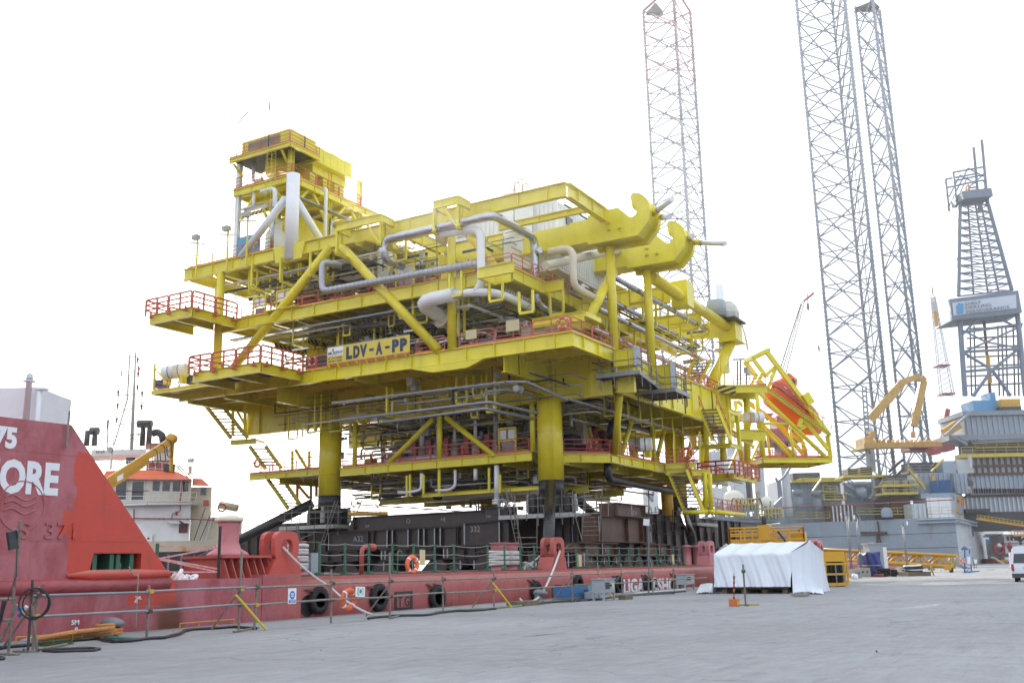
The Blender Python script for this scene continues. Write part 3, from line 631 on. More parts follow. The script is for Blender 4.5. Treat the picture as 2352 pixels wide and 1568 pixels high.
# long tubular beam on the right side, box nodes and the far post
tubep(top,(74.6,YS,24.75),(94.4,YS,24.4),.5,YELC,'tubular_beam',26)
part('beam_box',M().box((81.0,YS-.75,23.7),(82.6,YS+.75,26.0)),YEL);part('beam_box',M().box((94.0,YS-.9,23.0),(96.2,YS+.9,25.2)),YEL)
part('beam_box_flange',M().box((93.8,YS-1.1,22.9),(96.5,YS+1.1,22.99)),YEL)
m=M();p=V((96.2,YS-.1,24.3))
for a,b in (((0,0,-.45),(1.3,.5,-.25)),((0,0,.3),(1.3,.5,.5)),((.9,0,-.25),(1.3,.5,.3))):m.box(p+V(a),p+V(b))
part('towing_bracket',m,YEL)
tubep(top,(95,YS,22.9),(91.6,YS+1.2,18.2),.55,YELC,'brace',20)
girder(top,(81,YS+.8,25.6),(81,46,26.3),1.5,.4,3,'roof_beam');girder(top,(94.6,YS+.9,25),(94.6,46,26),1.5,.4,3,'roof_beam');girder(top,(88,YS+.5,24.6),(88,46,25.6),1.2,.4,3,'roof_beam')
# ---- lifting cradles
def cradle(X,th):
    hk=node('boat_landing_hook',top);hk.name='cradle_hook'
    P0=[(495,740),(495,480),(645,430),(770,403),(875,487)]
    arc=[(905,487),(930,470),(944,440),(945,405),(925,385),(905,373),(893,345),(886,320),(885,300),(895,280),(910,268),(935,267),(965,272),(1000,290),(1030,318),(1050,350),(1062,390),(1065,430),(1060,480),(1045,530),(950,655)]
    pts=[onX(*s_('5',*q),66.2) for q in P0+arc]
    pts=[V((X,p.y,p.z)) for p in pts]
    part('hook_plate',M().prism(pts,(.42,0,0)),YEL,hk)
    cy=sum(p.y for p in pts)/len(pts);
    o2=[V((X+th-.5,p.y+.0-.0*(p.y-cy),p.z-.12)) for p in pts]
    part('hook_plate',M().prism(o2,(.5,0,0)),YEL,hk)
    ys=[p.y for p in pts];zs=[p.z for p in pts]
    czz=(max(zs)+min(zs))/2-.6;inn=[V((X+.4,cy+(p.y-cy)*.84+.12,czz+(p.z-czz)*.84)) for p in pts]
    part('hook_web',M().prism(inn,(th-.86,0,0)),YEL,hk)
    for q in ((690,545),(690,608),(788,592)):
        m=M();p=onX(*s_('5',*q),66.2);m.box((X-.16,p.y-.16,p.z-.05),(X-.002,p.y+.16,p.z+.03));m.box((X-.16,p.y-.04,p.z-.12),(X-.002,p.y+.04,p.z+.14))
        part('pad_eye',m,YEL,hk)
    yb=max(ys);zt,zb=pts[1].z,pts[0].z
    part('cantilever_box',M().box((X+.15,yb-.01,zb+.25),(X+th-.15,yb+1.5,zt-.22)),YEL,hk)
    part('cantilever_box',M().box((X+.25,yb+1.4,zb+.3),(X+th-.25,43,zt-.3)),YEL,hk)
    part('cantilever_box_flange',M().box((X+.05,yb+1.5,zb+.2),(X+th-.05,43,zb+.296)),YEL,hk)
    return pts
cradle(65.5,2.25)
cradle(72.9,2.25)
for c,a,b,r in (('5',(1090,412),(1236,300),.22),('5',(1150,466),(1208,466),.22),('5',(1395,655),(1420,636),.21),('5',(1480,700),(1724,708),.21)):
    w0=73.5 if a[0]<1300 else 80.2
    p=at(*s_(c,*a),w0+.6);q=at(*s_(c,*b),w0-1.8)
    d=(q-p).normalized();bp=node('bumper_post',top);bp.location=p-parent_loc(top)
    tubep(bp,p-d*.5,p+d*.25,r*1.12,YEL,'post_socket',14);tubep(bp,p+d*.25,p+d*.5,r*1.02,GREYP,'post_band',14);tubep(bp,p+d*.5,q,r,WHT,'post_tube',14)
# ---- white stub mast with raking legs on the top deck
part('stub_mast',M().tube((XA,54.85,26.7),(XA,54.85,34.25),.56,28),WHT,None,True)
q=cX(XA,'1',(1450,880),(1040,1420));tubep(top,q[0],q[1],.33,WHT,'mast_leg',18)
tubep(top,(XA+.2,54.85,32.3),(64.6,54.85,28),.33,WHT,'mast_leg',18)

# ---- landing platforms with heavy rails
def landing(x0,x1,y0,y1,z,name='landing_platform',open_side='x1',gh=.8,rh=1.35):
    lp=node(name,top);lp.location=V((x0,y0,z))-parent_loc(top)
    part('grating',M().box((x0+.1,y0+.1,z-.1),(x1,y1-.1,z-.04)),GRATE,lp)
    girder(lp,(x0,y0-.05,z),(x0,y1+.05,z),gh,.3,9);girder(lp,(x0+.16,y0,z),(x1,y0,z),gh,.3,9);girder(lp,(x0+.16,y1,z),(x1,y1,z),gh,.3,9)
    girder(lp,(x0+.16,(y0+y1)/2,z-.1),(x1,(y0+y1)/2,z-.1),gh-.2,.3,9)
    def bk(c,o):
        m=M();c=V(c);o=V(o);m.box(c+V((-.2,-.2,-.32)),c+V((.2,.2,-.28)));m.tube(c+V((0,0,-.34))+o*0,c+V((0,0,.1)),.09,8);part('rail_socket',m,RED,lp)
    k=max(2,round((y1-y0)/1.7))
    for i in range(k):bk((x0-.3,y0+.4+(y1-y0-.8)*i/(k-1),z),(0,0,0))
    k=max(2,round((x1-x0)/1.7))
    for i in range(k):bk((x0+.4+(x1-x0-.8)*i/(k-1),y0-.3,z),(0,0,0))
    railing(lp,[(x1,y0-.3,z-.1),(x0-.3,y0-.3,z-.1)],RED,rh,.085,2.4,toe=False);railing(lp,[(x0-.3,y0-.3,z-.1),(x0-.3,y1+.3,z-.1)],RED,rh,.085,2.6,toe=False)
    railing(lp,[(x0-.3,y1+.3,z-.1),(x1,y1+.3,z-.1)],RED,rh,.085,2.4,toe=False)
    return lp
landing(54.4,XA-.25,60.75,65.6,ZZ)
landing(54.6,XA-.25,53.3,60.4,ZM)
# right-hand landing
n_=onZ(*s_('G',690,905),9.6);a_=onZ(*s_('G',470,905),9.6);b_=onZ(*s_('G',868,962),9.6)
landing(n_.x,b_.x,n_.y,n_.y+3.0,9.6,gh=.55,rh=1.25)
# ledge at the far left with raft and crates
e=cZ(ZM-.35,'2',(217,1235))[0]
lg=node('raft_ledge',top);lg.location=V((e.x,e.y,e.z))-parent_loc(top)
part('deck_plate',M().box((e.x,61,ZM-.42),(XA+3,e.y,ZM-.35)),YEL,lg);girder(lg,(e.x,61,ZM-.42),(e.x,e.y,ZM-.42),.28,.2,3);girder(lg,(XA+.4,66,ZM-.45),(XA+.4,e.y-1.4,ZM-.45),.75,.3,2)
girder(lg,(e.x,e.y,ZM-.42),(XA+3,e.y,ZM-.42),.28,.2,3);railing(lg,[(e.x+.2,e.y-.1,ZM-.35),(XA+3,e.y-.1,ZM-.35)]);
ibeam(lg,(e.x+.1,e.y-.1,ZM-.3),(e.x+.1,e.y-.1,ZM+2.0),.14,.1,'post');ibeam(lg,(e.x+.1,e.y-.1,ZM+1.6),(e.x+.1,e.y-1.3,ZM+.5),.1,.1,'strut')

# ---- guardrails of the decks
railing(top,[(XA,67,ZT),(XA,64,ZT),(XA,56.8,ZT)],r=.032);railing(top,[(62.3,67,ZT),(XA,67,ZT)],r=.032)
railing(top,[(XA+.1,60.4,ZZ),(XA+.1,40,ZZ)],r=.04);railing(top,[(XA+.1,38.4,ZZ),(XA+.1,YM,ZZ),(91,YM,ZZ)],r=.04)
railing(top,[(XA,53,ZM),(XA,50.7,ZM)],r=.04);railing(top,[(XA,42.3,ZM),(XA,39.6,ZM)],r=.04);railing(top,[(XA,38.4,ZM),(XA,YS,ZM),(66,YS,ZM)],r=.045);railing(top,[(67.4,YS,ZM),(73,YS,ZM)],r=.045);railing(top,[(74.6,YS,ZM),(88,YS,ZM)],r=.045)
railing(top,[(XL-.35,54.5,ZL),(XL-.35,36.4,ZL)],r=.04);railing(top,[(XL,65.4,ZL+.12),(XL,57.2,ZL+.12)],r=.035);railing(top,[(XL,65.4,ZL+.12),(XL+5,65.4,ZL+.12)],r=.035)
railing(top,[(67.3,35.2,ZL),c0,c1,(78,32.2,ZL)],r=.045,panel=2.6);railing(top,[(78,32.2,ZL),(92,32.2,ZL)],r=.04)
part('deck_plate',M().box((XL+.05,57.2,ZL),(XL+5,65.4,ZL+.06)),YEL,ld)

# ---- sign board
sg=node('sign_board',top);sg.location=V((XA-.35,46.5,18))-parent_loc(top)
SX=XA-.34;y0,y1,z0,z1=42.55,50.47,17.33,18.66
part('board',M().box((SX,y0,z0),(SX+.05,y1,z1)),paint('sign_yellow',(.66,.52,.05),.4,var=.04),sg)
part('board_cap',M().box((SX-.02,y0-.02,z1+.001),(SX+.1,y1+.02,z1+.05)),GALV,sg)
for i in range(9):
    y=y0+.3+i*.92;part('board_bracket',M().prism([(XA-.21,y,17.28),(XA-.21,y+.05,17.28),(XA-.21,y+.05,16.9),(XA-.21,y,16.9)],(-.02,0,0)).prism([(XA-.6,y,17.25),(XA-.22,y,17.25),(XA-.22,y,16.8)],(0,.05,0)),YEL,sg)
part('board_gap',M().box((XA-.3,y0,ZM+.002),(XA-.1,y1,z0-.002)),RED,sg)
fy=lambda c4x:y1-(c4x+24)/754*(y1-y0)
f2=lambda x:y1-(10.2+x/3.36)/320.7*(y1-y0)
for ch,xa,xb,zz0,hh in (('L',224,304,.15,1.0),('D',318,404,.15,1.0),('V',406,500,.15,1.0),('-',530,588,.53,.2),('A',615,699,.15,1.0),('-',734,792,.53,.2),('P',822,910,.15,1.0),('P',923,1012,.15,1.0)):
    text('board_letter',ch,NAVY,sg,(SX-.012,f2(xa),z0+zz0),(0,-1,0),(0,0,1),1.0,.006,.07,width=f2(xa)-f2(xb),height=hh)
part('name_plate',M().box((SX-.02,fy(127),z0+.60),(SX-.002,fy(-18),z1-.06)),SIGNW,sg)
text('plate_lettering','MURPHY',NAVY,sg,(SX-.03,fy(-13),z0+.70),(0,-1,0),(0,0,1),.37,.004,.006,sx=1.0)
m=M();sy,sz=fy(32),z0+1.08
for k in range(2):
    m.prism([(SX-.03,sy+.13*math.sin(R(a+60*k)),sz+.13*math.cos(R(a+60*k))) for a in (0,120,240)],(.008-.003*k,0,0))
part('plate_emblem',m,NAVY,sg);part('plate_emblem_core',M().prism([(SX-.036,sy+.06*math.sin(R(a)),sz+.06*math.cos(R(a))) for a in range(0,360,60)],(.004,0,0)),RED,sg)
text('plate_small_print','CUU LONG JOC',GREYP,sg,(SX-.03,fy(-8),z0+.63),(0,-1,0),(0,0,1),.06,.002,0,sx=1.9)
text('board_position',"LAT.  : 10° 17' 35.8930\"N",NAVY,sg,(SX-.012,fy(-15),z0+.36),(0,-1,0),(0,0,1),.17,.003,.004,sx=.78)
text('board_position',"LONG: 108° 11' 49.4088\"E",NAVY,sg,(SX-.012,fy(-15),z0+.13),(0,-1,0),(0,0,1),.17,.003,.004,sx=.76)

# ---- outriggers that carry the big pipes along the front
def outrigger(y0,y1,xo,z1,drop,lowR=True):
    o=node('pipe_outrigger',top);o.location=V((xo,y0,z1))-parent_loc(top)
    ibeam(o,(xo,y0-.1,z1-.3),(xo,y1+.1,z1-.3),.62,.25,t=.04)
    for y in (y0,y1):
        ibeam(o,(xo+.13,y,z1-.3),(XA-.22,y,z1-.3),.62,.25,t=.04);ibeam(o,(xo,y,z1-.62),(xo,y,z1-drop),.2,.2,'hanger')
        ibeam(o,(xo-.2,y,z1-drop-.1),(xo+2.4,y,z1-drop-.1),.2,.25,'pipe_shelf');
    part('strut',M().bar((xo,y0+.1,z1-drop),(xo,y0+1.3,z1-.6),.14,.14),YEL,o)
    return o
q=cZ(ZT,'3',(1150,388),(925,437));outrigger(q[0].y,q[1].y,q[0].x,ZT,2.35)
q2=cZ(ZT,'3',(440,556),(40,650));outrigger(q2[0].y,q2[1].y,q2[0].x,ZT,2.35)
XO=q[0].x+.35
pz=lambda c,x,y:onX(*s_(c,x,y),XO)
a=pz('3',1480,570);b=pz('3',480,785);zz_=(a.z+b.z)/2
r1=V((XO,a.y,zz_));
rr=onY(*s_('3',1850,745),r1.y);rdn=onY(*s_('3',1868,1190),r1.y)
pipe(top,[V((XO+2.2,b.y,zz_-1.6)),V((XO,b.y+.1,zz_-1.6)),V((XO,b.y+.1,zz_)),r1,V((rr.x,r1.y,zz_)),V((rr.x,r1.y,rdn.z-1.6)),V((rr.x+2.4,r1.y-.3,rdn.z-2.0))],.31,SILV,.75,'clad_pipe',14)
p=pz('3',1860,800)
part('pipe_end_cap',M().lathe((rr.x-.1,r1.y-.35,onY(*s_('3',1905,935),r1.y).z),(-.5,-.85,0),[(.3,0),(.3,.25),(.2,.3)],14),SILV,None,True)
# white looping pipe
XW=XA-1.1
w_=[onX(*s_('3',*q),XW) for q in ((1010,790),(940,745),(1290,672),(1357,690),(1357,1210),(1310,1270))]
pipe(top,[w_[1]+V((1.6,0,-.2)),w_[1],V((XW,w_[3].y,w_[3].z)),V((XW,w_[3].y,w_[4].z)),w_[5]],.3,WHT,.7,'white_pipe',12)
v_=[onX(*s_('3',*q),XW) for q in ((1500,1270),(1310,1270),(1120,1290),(800,1350))]
big=[v_[3]+V((2.6,-.6,-2.4)),v_[3]+V((0,.1,0)),v_[2]]
pipe(top,[v_[3]+V((3.2,-.9,-1.3)),v_[3]+V((0,.25,-.1)),v_[2]],.52,WHT,1.3,'white_pipe',16)
pipe(top,[v_[2],v_[1],v_[0]+V((0,.3,0)),onY(*s_('3',1600,1310),v_[0].y),onY(*s_('3',1820,1420),v_[0].y)],.3,WHT,.6,'white_pipe',12)
p=v_[3]+V((2.2,-.55,-1.0));d=V((.9,-.25,-.35)).normalized()
for k in (0.,1.2):part('pipe_flange',M().lathe(p+d*(k-.1),d,[(.5,0),(.78,.0),(.78,.12),(.5,.13)],22),CREAM,None,True)
tubep(top,p-d*.3,p+d*1.6,.52,CREAM,'valve_spool',18)
p=onY(*s_('3',1600,1310),v_[0].y);q=onY(*s_('3',1820,1400),v_[0].y)
for i in range(9):part('pipe_clamp',M().torus(p+(q-p)*(i/9)+V((0,0,.3)),(q-p),.16,.04,10,4),WHT,None,True)
# grey clad pipe crossing the front
g1=[onX(*s_('3',*q),XA-.75) for q in ((0,1240),(1340,1003))];g0=[onX(*s_('F1',*q),XA-.75) for q in ((2190,540),(2190,80),(2340,130))]
pipe(top,[g0[2]+V((1.2,0,.2)),g0[1],g0[0],g1[1],g1[1]+V((1.3,-.2,-.1))],.27,paint('clad_grey',(.42,.43,.46),.35,.35,var=.08),.6,'clad_pipe',14)
d=(g1[1]-g0[0])
for i in range(1,34):p=g0[0]+d*(i/34);part('cladding_band',M().tube(p-d.normalized()*.02,p+d.normalized()*.02,.283,14),GALV,None,True)
# end brackets of the mezzanine at the corner, hanger frames
for (c,x,y,dy) in (('3',1545,1190,0),('3',1830,1290,0)):
    pass
def hang_frame(p,q,z0,z1,par=None,mat=YEL,w=.16):
    """yellow U-shaped pipe support hanging from steel above"""
    m=M();p=V(p);q=V(q);m.bar(V((p.x,p.y,z1)),V((p.x,p.y,z0)),w,w);m.bar(V((q.x,q.y,z1)),V((q.x,q.y,z0)),w,w);m.bar(V((p.x,p.y,z0-w/2)),V((q.x,q.y,z0-w/2)),w*1.2,w*1.1)
    part('pipe_hanger',m,mat,par)
for c,x0,y0,x1,y1,zt in (('3',1440,1350,1560,1350,1190),('3',1715,1460,1840,1460,1270),('3',1075,1305,1185,1305,1100)):
    pp=onX(*s_(c,x0,y0),XA-1.4);qq=onX(*s_(c,x1,y1),XA-1.4);zz=onX(*s_(c,x0,zt),XA-1.4).z;hang_frame((XA-1.4,pp.y,0),(XA-1.4,qq.y,0),pp.z,zz)
girder(top,(XA-.3,YM+1.2,ZZ-.5),(XA-2.4,YM+1.2,ZZ-.5),.8,.25,9,'bracket_beam');girder(top,(XA-2.4,YM+1.3,ZZ-.5),(XA-2.4,YM-1.6,ZZ-.5),.8,.25,9,'bracket_beam')
for X in (64,68.7,74,80):girder(top,(X,YM-.2,ZZ-.1),(X,YM-1.8,ZZ-.1),.8,.25,9,'bracket_beam');hang_frame((X,YM-1.7,0),(X,YM-.6,0),ZZ-2.6,ZZ-.9)

# ---- tower on the top deck
tw=node('tower',top);tw.location=V((61.5,57.3,ZT))-parent_loc(top)
T0,T1,TY0,TY1,TZ,TR=61.5,74.0,57.2,63.4,35.35,37.95
for X in (T0,66.6,71):
    for Y in (TY0,TY1):part('tower_column',M().ib((X,Y,ZT),(X,Y,TZ+2.8),.42,.42,.06,(1,0,0)),WHT if (X==T0 and Y==TY1) else YEL,tw)
for zt,h in ((TZ,.62),):
    girder(tw,(T0-.25,TY0-.3,zt),(T0-.25,TY1+.4,zt),h,.3,1.8);girder(tw,(T0-.1,TY0-.3,zt),(T1,TY0-.3,zt),h,.3,1.8);girder(tw,(T0,TY1+.3,zt),(T1,TY1+.3,zt),h,.3,3)
    part('deck_plate',M().box((T0,TY0,zt-.12),(T1,TY1,zt-.06)),YEL,tw)
for i in range(7):ibeam(tw,(T0+.3+1.9*i,TY0,TZ-.35),(T0+.3+1.9*i,TY1,TZ-.35),.4,.2)
railing(tw,[(T1,TY0-.35,TZ),(T0-.3,TY0-.35,TZ),(T0-.3,TY1+.4,TZ),(T1,TY1+.4,TZ)],r=.035)
for Y in (TY0,TY1):
    for a,b in (((T0+.3,Y,32.6),(T0+2.2,Y,TZ-.6)),((66.3,Y,32.6),(64.4,Y,TZ-.6)),((66.9,Y,32.6),(68.8,Y,TZ-.6)),((71.7,Y,32.6),(69.8,Y,TZ-.6))):part('knee_brace',M().bar(a,b,.22,.24),YEL,tw)
for a,b in (((T0,TY1-.3,32.4),(T0,TY1-2.3,TZ-.6)),((T0,TY0+.3,32.8),(T0,TY0+2.0,TZ-.6))):part('knee_brace',M().bar(a,b,.22,.24),YEL,tw)
girder(tw,(60.3,TY0-.9,TR),(60.3,TY1+.1,TR),.38,.25,9);girder(tw,(60.4,TY0-.9,TR),(64.2,TY0-.9,TR),.38,.25,9)
part('roof_plate',M().box((60.4,TY0-.8,TR-.12),(64,TY1,TR-.06)),RIGD,tw)
railing(tw,[(64.2,TY0-.9,TR),(60.3,TY0-.9,TR),(60.3,TY1+.1,TR),(62.5,TY1+.1,TR)],r=.03)
part('roof_casing',M().box((60.5,TY0-.7,TR+.02),(63.9,62.2,39.35)),YEL,tw)
for i in range(6):part('louvre',M().box((60.46,57.6,TR+.35+.14*i),(60.498,61.4,TR+.42+.14*i)),GALV,tw)
for i in range(5):part('exhaust_box',M().box((63.92+1.0*i+.015,TY0-.72,37.5),(64.92+1.0*i-.015,62.4,39.0-.05*(i % 2))),YEL,tw)
part('casing',M().box((64.2,TY0-.1,36.7),(68.8,62.2,37.49)),YEL,tw)
for x,w2 in ((64.4,.5),(66.2,.5),(68.0,.7)):part('casing_panel',M().box((x-w2,TY0-.05,TZ+.02),(x+w2,TY0+1.2,36.68)),YEL,tw)
part('cooler_casing',M().lathe((T0+1.6,60,TZ+.6),(0,0,1),[(1.2,.6),(1.35,.9),(1.35,2.0)],18),YEL,tw,True)
for a,b in (((60.5,TY1-.2,TR-.4),(T0,TY1-.4,36.6)),((60.5,TY0+.2,TR-.4),(T0,TY0+.4,36.6))):part('knee_brace',M().bar(a,b,.16,.18),YEL,tw)
for (x,y,z0,z1) in ((60.3,62.6,TR,41.3),(60.3,TY0+1.6,TR,41.6),(62.2,TY0-.9,TR,40.6),(66.5,TY0-.6,38.7,40.7)):part('whip_aerial',M().tube((x,y,z0),(x,y,z1),.05,6,.035),DRK,tw)
part('aerial_head',M().tube((60.3,TY0+1.6,41.6),(60.3,TY0+1.6,42.3),.09,8),GREYP,tw);part('aerial_head',M().bar((60.3,62.6,41.3),(60.3,61.4,42.1),.1,.1),GREYP,tw)
pipe(tw,[(T0-.8,TY0+2.6,34.2),(T0-.8,TY0+1.0,34.2),(T0-.8,TY0+1.0,31)],.22,WHT,.5);pipe(tw,[(64.8,TY0-.9,35.0),(64.8,TY0-1.2,35.0),(64.8,TY0-1.2,29)],.17,WHT,.3)
pipe(tw,[(T0-.1,TY1-2,TZ-.4),(T0-.1,TY1-2,33.4),(T0-.1,TY1-.6,33.4)],.14,WHT,.35);pipe(tw,[(T0+.3,TY1-1.4,38),(T0+.3,TY1-1.4,36),(T0+.3,TY1-2.6,36)],.17,WHT,.4)
m=M();c=V((T0-.6,TY0+1.5,0))
for z in (30,31,32,33,34,36,36.8,37.6):m.torus((c.x-.35,c.y,z),(0,0,1),.4,.025,16,5)
for dy in (-.25,.25):m.tube((c.x,c.y+dy,29),(c.x,c.y+dy,38.4),.03,6)
for a in (2.2,3.14,4.1):m.tube((c.x-.35+.4*math.cos(a),c.y+.4*math.sin(a),30),(c.x-.35+.4*math.cos(a),c.y+.4*math.sin(a),37.8),.018,5)
for i in range(30):m.tube((c.x,c.y-.25,29.2+.3*i),(c.x,c.y+.25,29.2+.3*i),.018,5)
part('caged_ladder',m,YEL,tw)
part('cable_tray',M().box((T0-.3,TY0,33.2),(T0+.3,TY1-1,33.36)),GALV,tw);part('cable_tray',M().box((62,TY0-.9,33.3),(69,TY0-.4,33.42)),GALV,tw)
part('crane_rail',M().box((67,TY0-1.4,32.0),(73.5,TY0-1.2,32.45)),HAZ,tw);part('crane_rail',M().box((T0-.2,TY0+2.6,32.6),(T0,TY1-.8,32.9)),HAZ,tw)
part('tower_wall',M().box((66.8,TY0+3.6,ZT+.1),(73.8,TY1,34.3)),YEL,tw)
M().lathe((63.4,60.6,ZT),(0,0,1),[(.9,0),(.9,3.2),(.6,3.6),(.6,4.2),(.72,4.22),(.72,4.34),(.3,4.6)],20).build('filter_vessel',WHT,top,True)
part('switch_cabinet',M().box((61.2,61.0,ZT),(62,63.0,ZT+2.7)),SKYB)
for (x,y,z,s2) in ((60.5,58.2,28,4.4),(66,56.4,28,4.6),(70,56.2,28,4)):pipe(top,[(x,y,z),(x,y,z+s2)],.17,SILV)
girder(top,(74.3,TY0-.3,33.0),(80,TY0-.3,33.0),.5,.3,1.5,'walkway_girder');railing(top,[(74.3,TY0-.3,33.0),(80,TY0-.3,33.0)],YEL)
for X in (75,79):part('post',M().bar((X,TY0,28),(X,TY0,33),.3,.3),YEL)
# ---- flood lights on the left end of the top deck
for y,z1 in ((65.6,30.6),(61.9,30.7),(59.6,31.5)):
    fl=node('flood_light',top);fl.location=V((XA-.2,y,ZT))-parent_loc(top)
    part('pole',M().bar((XA-.3,y,ZT-1),(XA-.3,y,z1),.13,.13),YEL,fl)
    part('lamp_head',M().box((XA-.8,y-.35,z1-.25),(XA-.3,y+.3,z1+.15)),GREYP,fl);part('tube_lamp',M().bar((XA-.3,y+1.0,z1-.3),(XA-.3,y-1.0,z1-.75),.12,.16),SIGNW,fl)

# ---- bundles of pipework (many small runs): counted ones are parts, the finest are joined
rng=random.Random(11)
MATS=[GALV,GREYP,SILV,CREAM,WHT,GREYP,BLK,DRK]
def runs(n,x0,x1,y0,y1,z0,z1,ax,rmin=.05,rmax=.17,mats=MATS,drop=.5,lmin=.25,lmax=.95):
    for i in range(n):
        r=rng.uniform(rmin,rmax)*rng.choice((.6,1,1));z=rng.uniform(z0,z1);mt=rng.choice(mats)
        if ax=='y':
            L=(y1-y0)*rng.uniform(lmin,lmax);a=rng.uniform(y0,y1-L);x=rng.uniform(x0,x1);pts=[V((x,a,z)),V((x,a+L,z))]
            if rng.random()<drop:pts=[pts[0]+V((rng.uniform(.6,2.5),0,0))]+pts
            if rng.random()<drop:pts=[pts[0]+V((0,0,rng.choice((-1,.8))*rng.uniform(.5,1.2)))]+pts
            if rng.random()<drop:pts=pts+[pts[-1]+V((0,0,rng.choice((-1.2,.8))*rng.uniform(.5,1.2)))]
        else:
            L=(x1-x0)*rng.uniform(lmin,lmax);a=rng.uniform(x0,x1-L);y=rng.uniform(y0,y1);pts=[V((a,y,z)),V((a+L,y,z))]
            if rng.random()<drop:pts=[pts[0]+V((0,rng.uniform(.6,2.5),0))]+pts
            if rng.random()<drop:pts=[pts[0]+V((0,0,rng.choice((-1,.8))*rng.uniform(.5,1.2)))]+pts
            if rng.random()<drop:pts=pts+[pts[-1]+V((0,0,rng.choice((-1.2,.8))*rng.uniform(.5,1.2)))]
        pipe(top,pts,r,mt,r*3,n=7)
def hangers(n,x0,x1,y0,y1,z0,z1,ztop,ax):
    for i in range(n):
        x=rng.uniform(x0,x1);y=rng.uniform(y0,y1);w2=rng.uniform(.5,1.3);z=rng.uniform(z0,z1)
        hang_frame((x,y,0),(x+(w2 if ax=='x' else 0),y+(w2 if ax=='y' else 0),0),z,ztop,None,YEL,rng.choice((.1,.13,.16)))
# under the top deck, front
hangers(14,60,70,42,62,24.6,25.8,27,'y');hangers(14,60,72,36,58,18.6,20.6,21.6,'x')
runs(16,60.2,64,44,66,25.2,26.6,'y',.05,.14,[WHT,GREYP,GALV,WHT,BLK,CREAM],.5,.4)
runs(10,61,75,36,62,24.6,26.6,'x');runs(8,66,74,36,62,24.4,26.4,'y')
hangers(8,60,62,44,62,24.7,25.4,27,'x')
for y in (58.8,55.6,52.4):hang_frame((XA-.4,y,0),(XA+1.8,y,0),25.0,27.0)
# on the mezzanine
runs(20,61,68,38,60,23.2,26.5,'y',.03,.10,drop=.8);runs(10,61,88,35,58,23.0,26,'x',drop=.8)
# under the mezzanine
runs(10,59.9,66,36,61,20.4,21.4,'y',.04,.10,[GALV,GREYP,GALV,DRK],.4);runs(10,60,88,35,60,19.6,21.3,'x')
hangers(10,59.6,66,36,61,19.8,20.8,21.6,'y')
part('cable_tray',M().box((59.75,40,20.9),(60.35,62,21.03)),GALV);part('cable_tray',M().box((61.5,36,20.6),(62.2,58,20.73)),GALV)
# on the main deck
runs(18,60.6,70,36,58,17.8,21,'y',.03,.12,drop=.9);runs(12,61,90,31,56,17.6,20.5,'x',.06,.2,drop=.9)
# under the main deck
runs(20,60,72,31,60,13.0,15.4,'y',.04,.11,[GREYP,GALV,GREYP,CREAM,GALV,DRK]);runs(22,60,84,31,60,12.6,15.2,'x',.04,.11,[GREYP,GALV,GREYP,CREAM,GALV,DRK])
hangers(24,60.4,72,37,60,12.8,14.6,15.8,'y');hangers(10,62,80,38,56,12.6,14.0,15.6,'x')
# on the lower deck
runs(18,66.8,76,37,56,10.6,13.4,'y',.03,.11,drop=.9);runs(10,67,90,34,56,10.5,13,'x',.05,.2,drop=.9)
# under the lower deck
runs(14,66.4,78,36,58,7.4,9.2,'y',.04,.12,[GREYP,GALV,CREAM,GREYP,DRK]);runs(16,66,90,34,58,7.0,9.0,'x',.04,.13,[GREYP,GALV,CREAM,GREYP,DRK])
hangers(22,66.4,88,35,58,7.2,8.6,9.6,'y')
# right-hand side runs under the roof
for dy,z,r,mt in ((1.0,23.6,.24,SILV),(2.2,22.3,.2,SILV),(2.6,22.2,.06,BLK),(2.9,22.2,.06,BLK),(3.2,22.3,.06,BLK),(3.6,22.1,.1,GALV),(1.9,20.9,.22,SILV),(2.4,19.4,.18,SILV)):
    pipe(top,[V((68 if dy<2 else 66,YS+dy,z)),V((90+dy,YS+dy,z)),V((90+dy,YS+dy+2,z))],r,mt,.5,'long_pipe',10)
for X in (76,79,82,85,88,91):hang_frame((X,YS+.8,0),(X,YS+2.6,0),23.2,25);hang_frame((X+.8,YS+1.8,0),(X+.8,YS+4.2,0),21.9,24.4)
p=cY(YS+.8,'5',(330,890),(330,1100),(640,1270));pipe(top,[p[0]+V((0,2,1.2)),p[0]+V((0,0,1.2)),p[1],p[2]],.26,CREAM,.8,'cream_pipe',12)
p=cY(31.5,'5',(70,910),(640,790),(960,765));pipe(top,[p[0],p[1],p[2]],.3,CREAM,.5,'cream_pipe',12)
pipe(top,[V((62,31.2,17.9)),V((78,31.2,17.9))],.28,SILV,.3,'clad_pipe',12)
# ladder cable tray round the underside corner
p=cZ(12.95,'4',(0,885),(1590,692),(1770,690),(2130,850));p += [V((61.9,31,12.95)),V((75,31,12.95)),V((86,31,12.95))]
m=M()
for a,b in zip(p[:-1],p[1:]):m.bar(a,b,.26,.05);m.bar(a+V((0,0,.07)),b+V((0,0,.07)),.30,.06)
part('cable_tray',m,GALV)
for t in range(8):X=69+2.4*t;hang_frame((X,30.6,0),(X,31.5,0),12.7,14.2,w=.07)
for (a,b) in (((0,1045),(1430,870)),((440,1060),(1400,930))):
    p=cZ(11.9,'4',a,b);pipe(top,[p[0],p[1],p[1]+V((6,-.3,0))],.11,GALV,.4,'long_pipe',10)
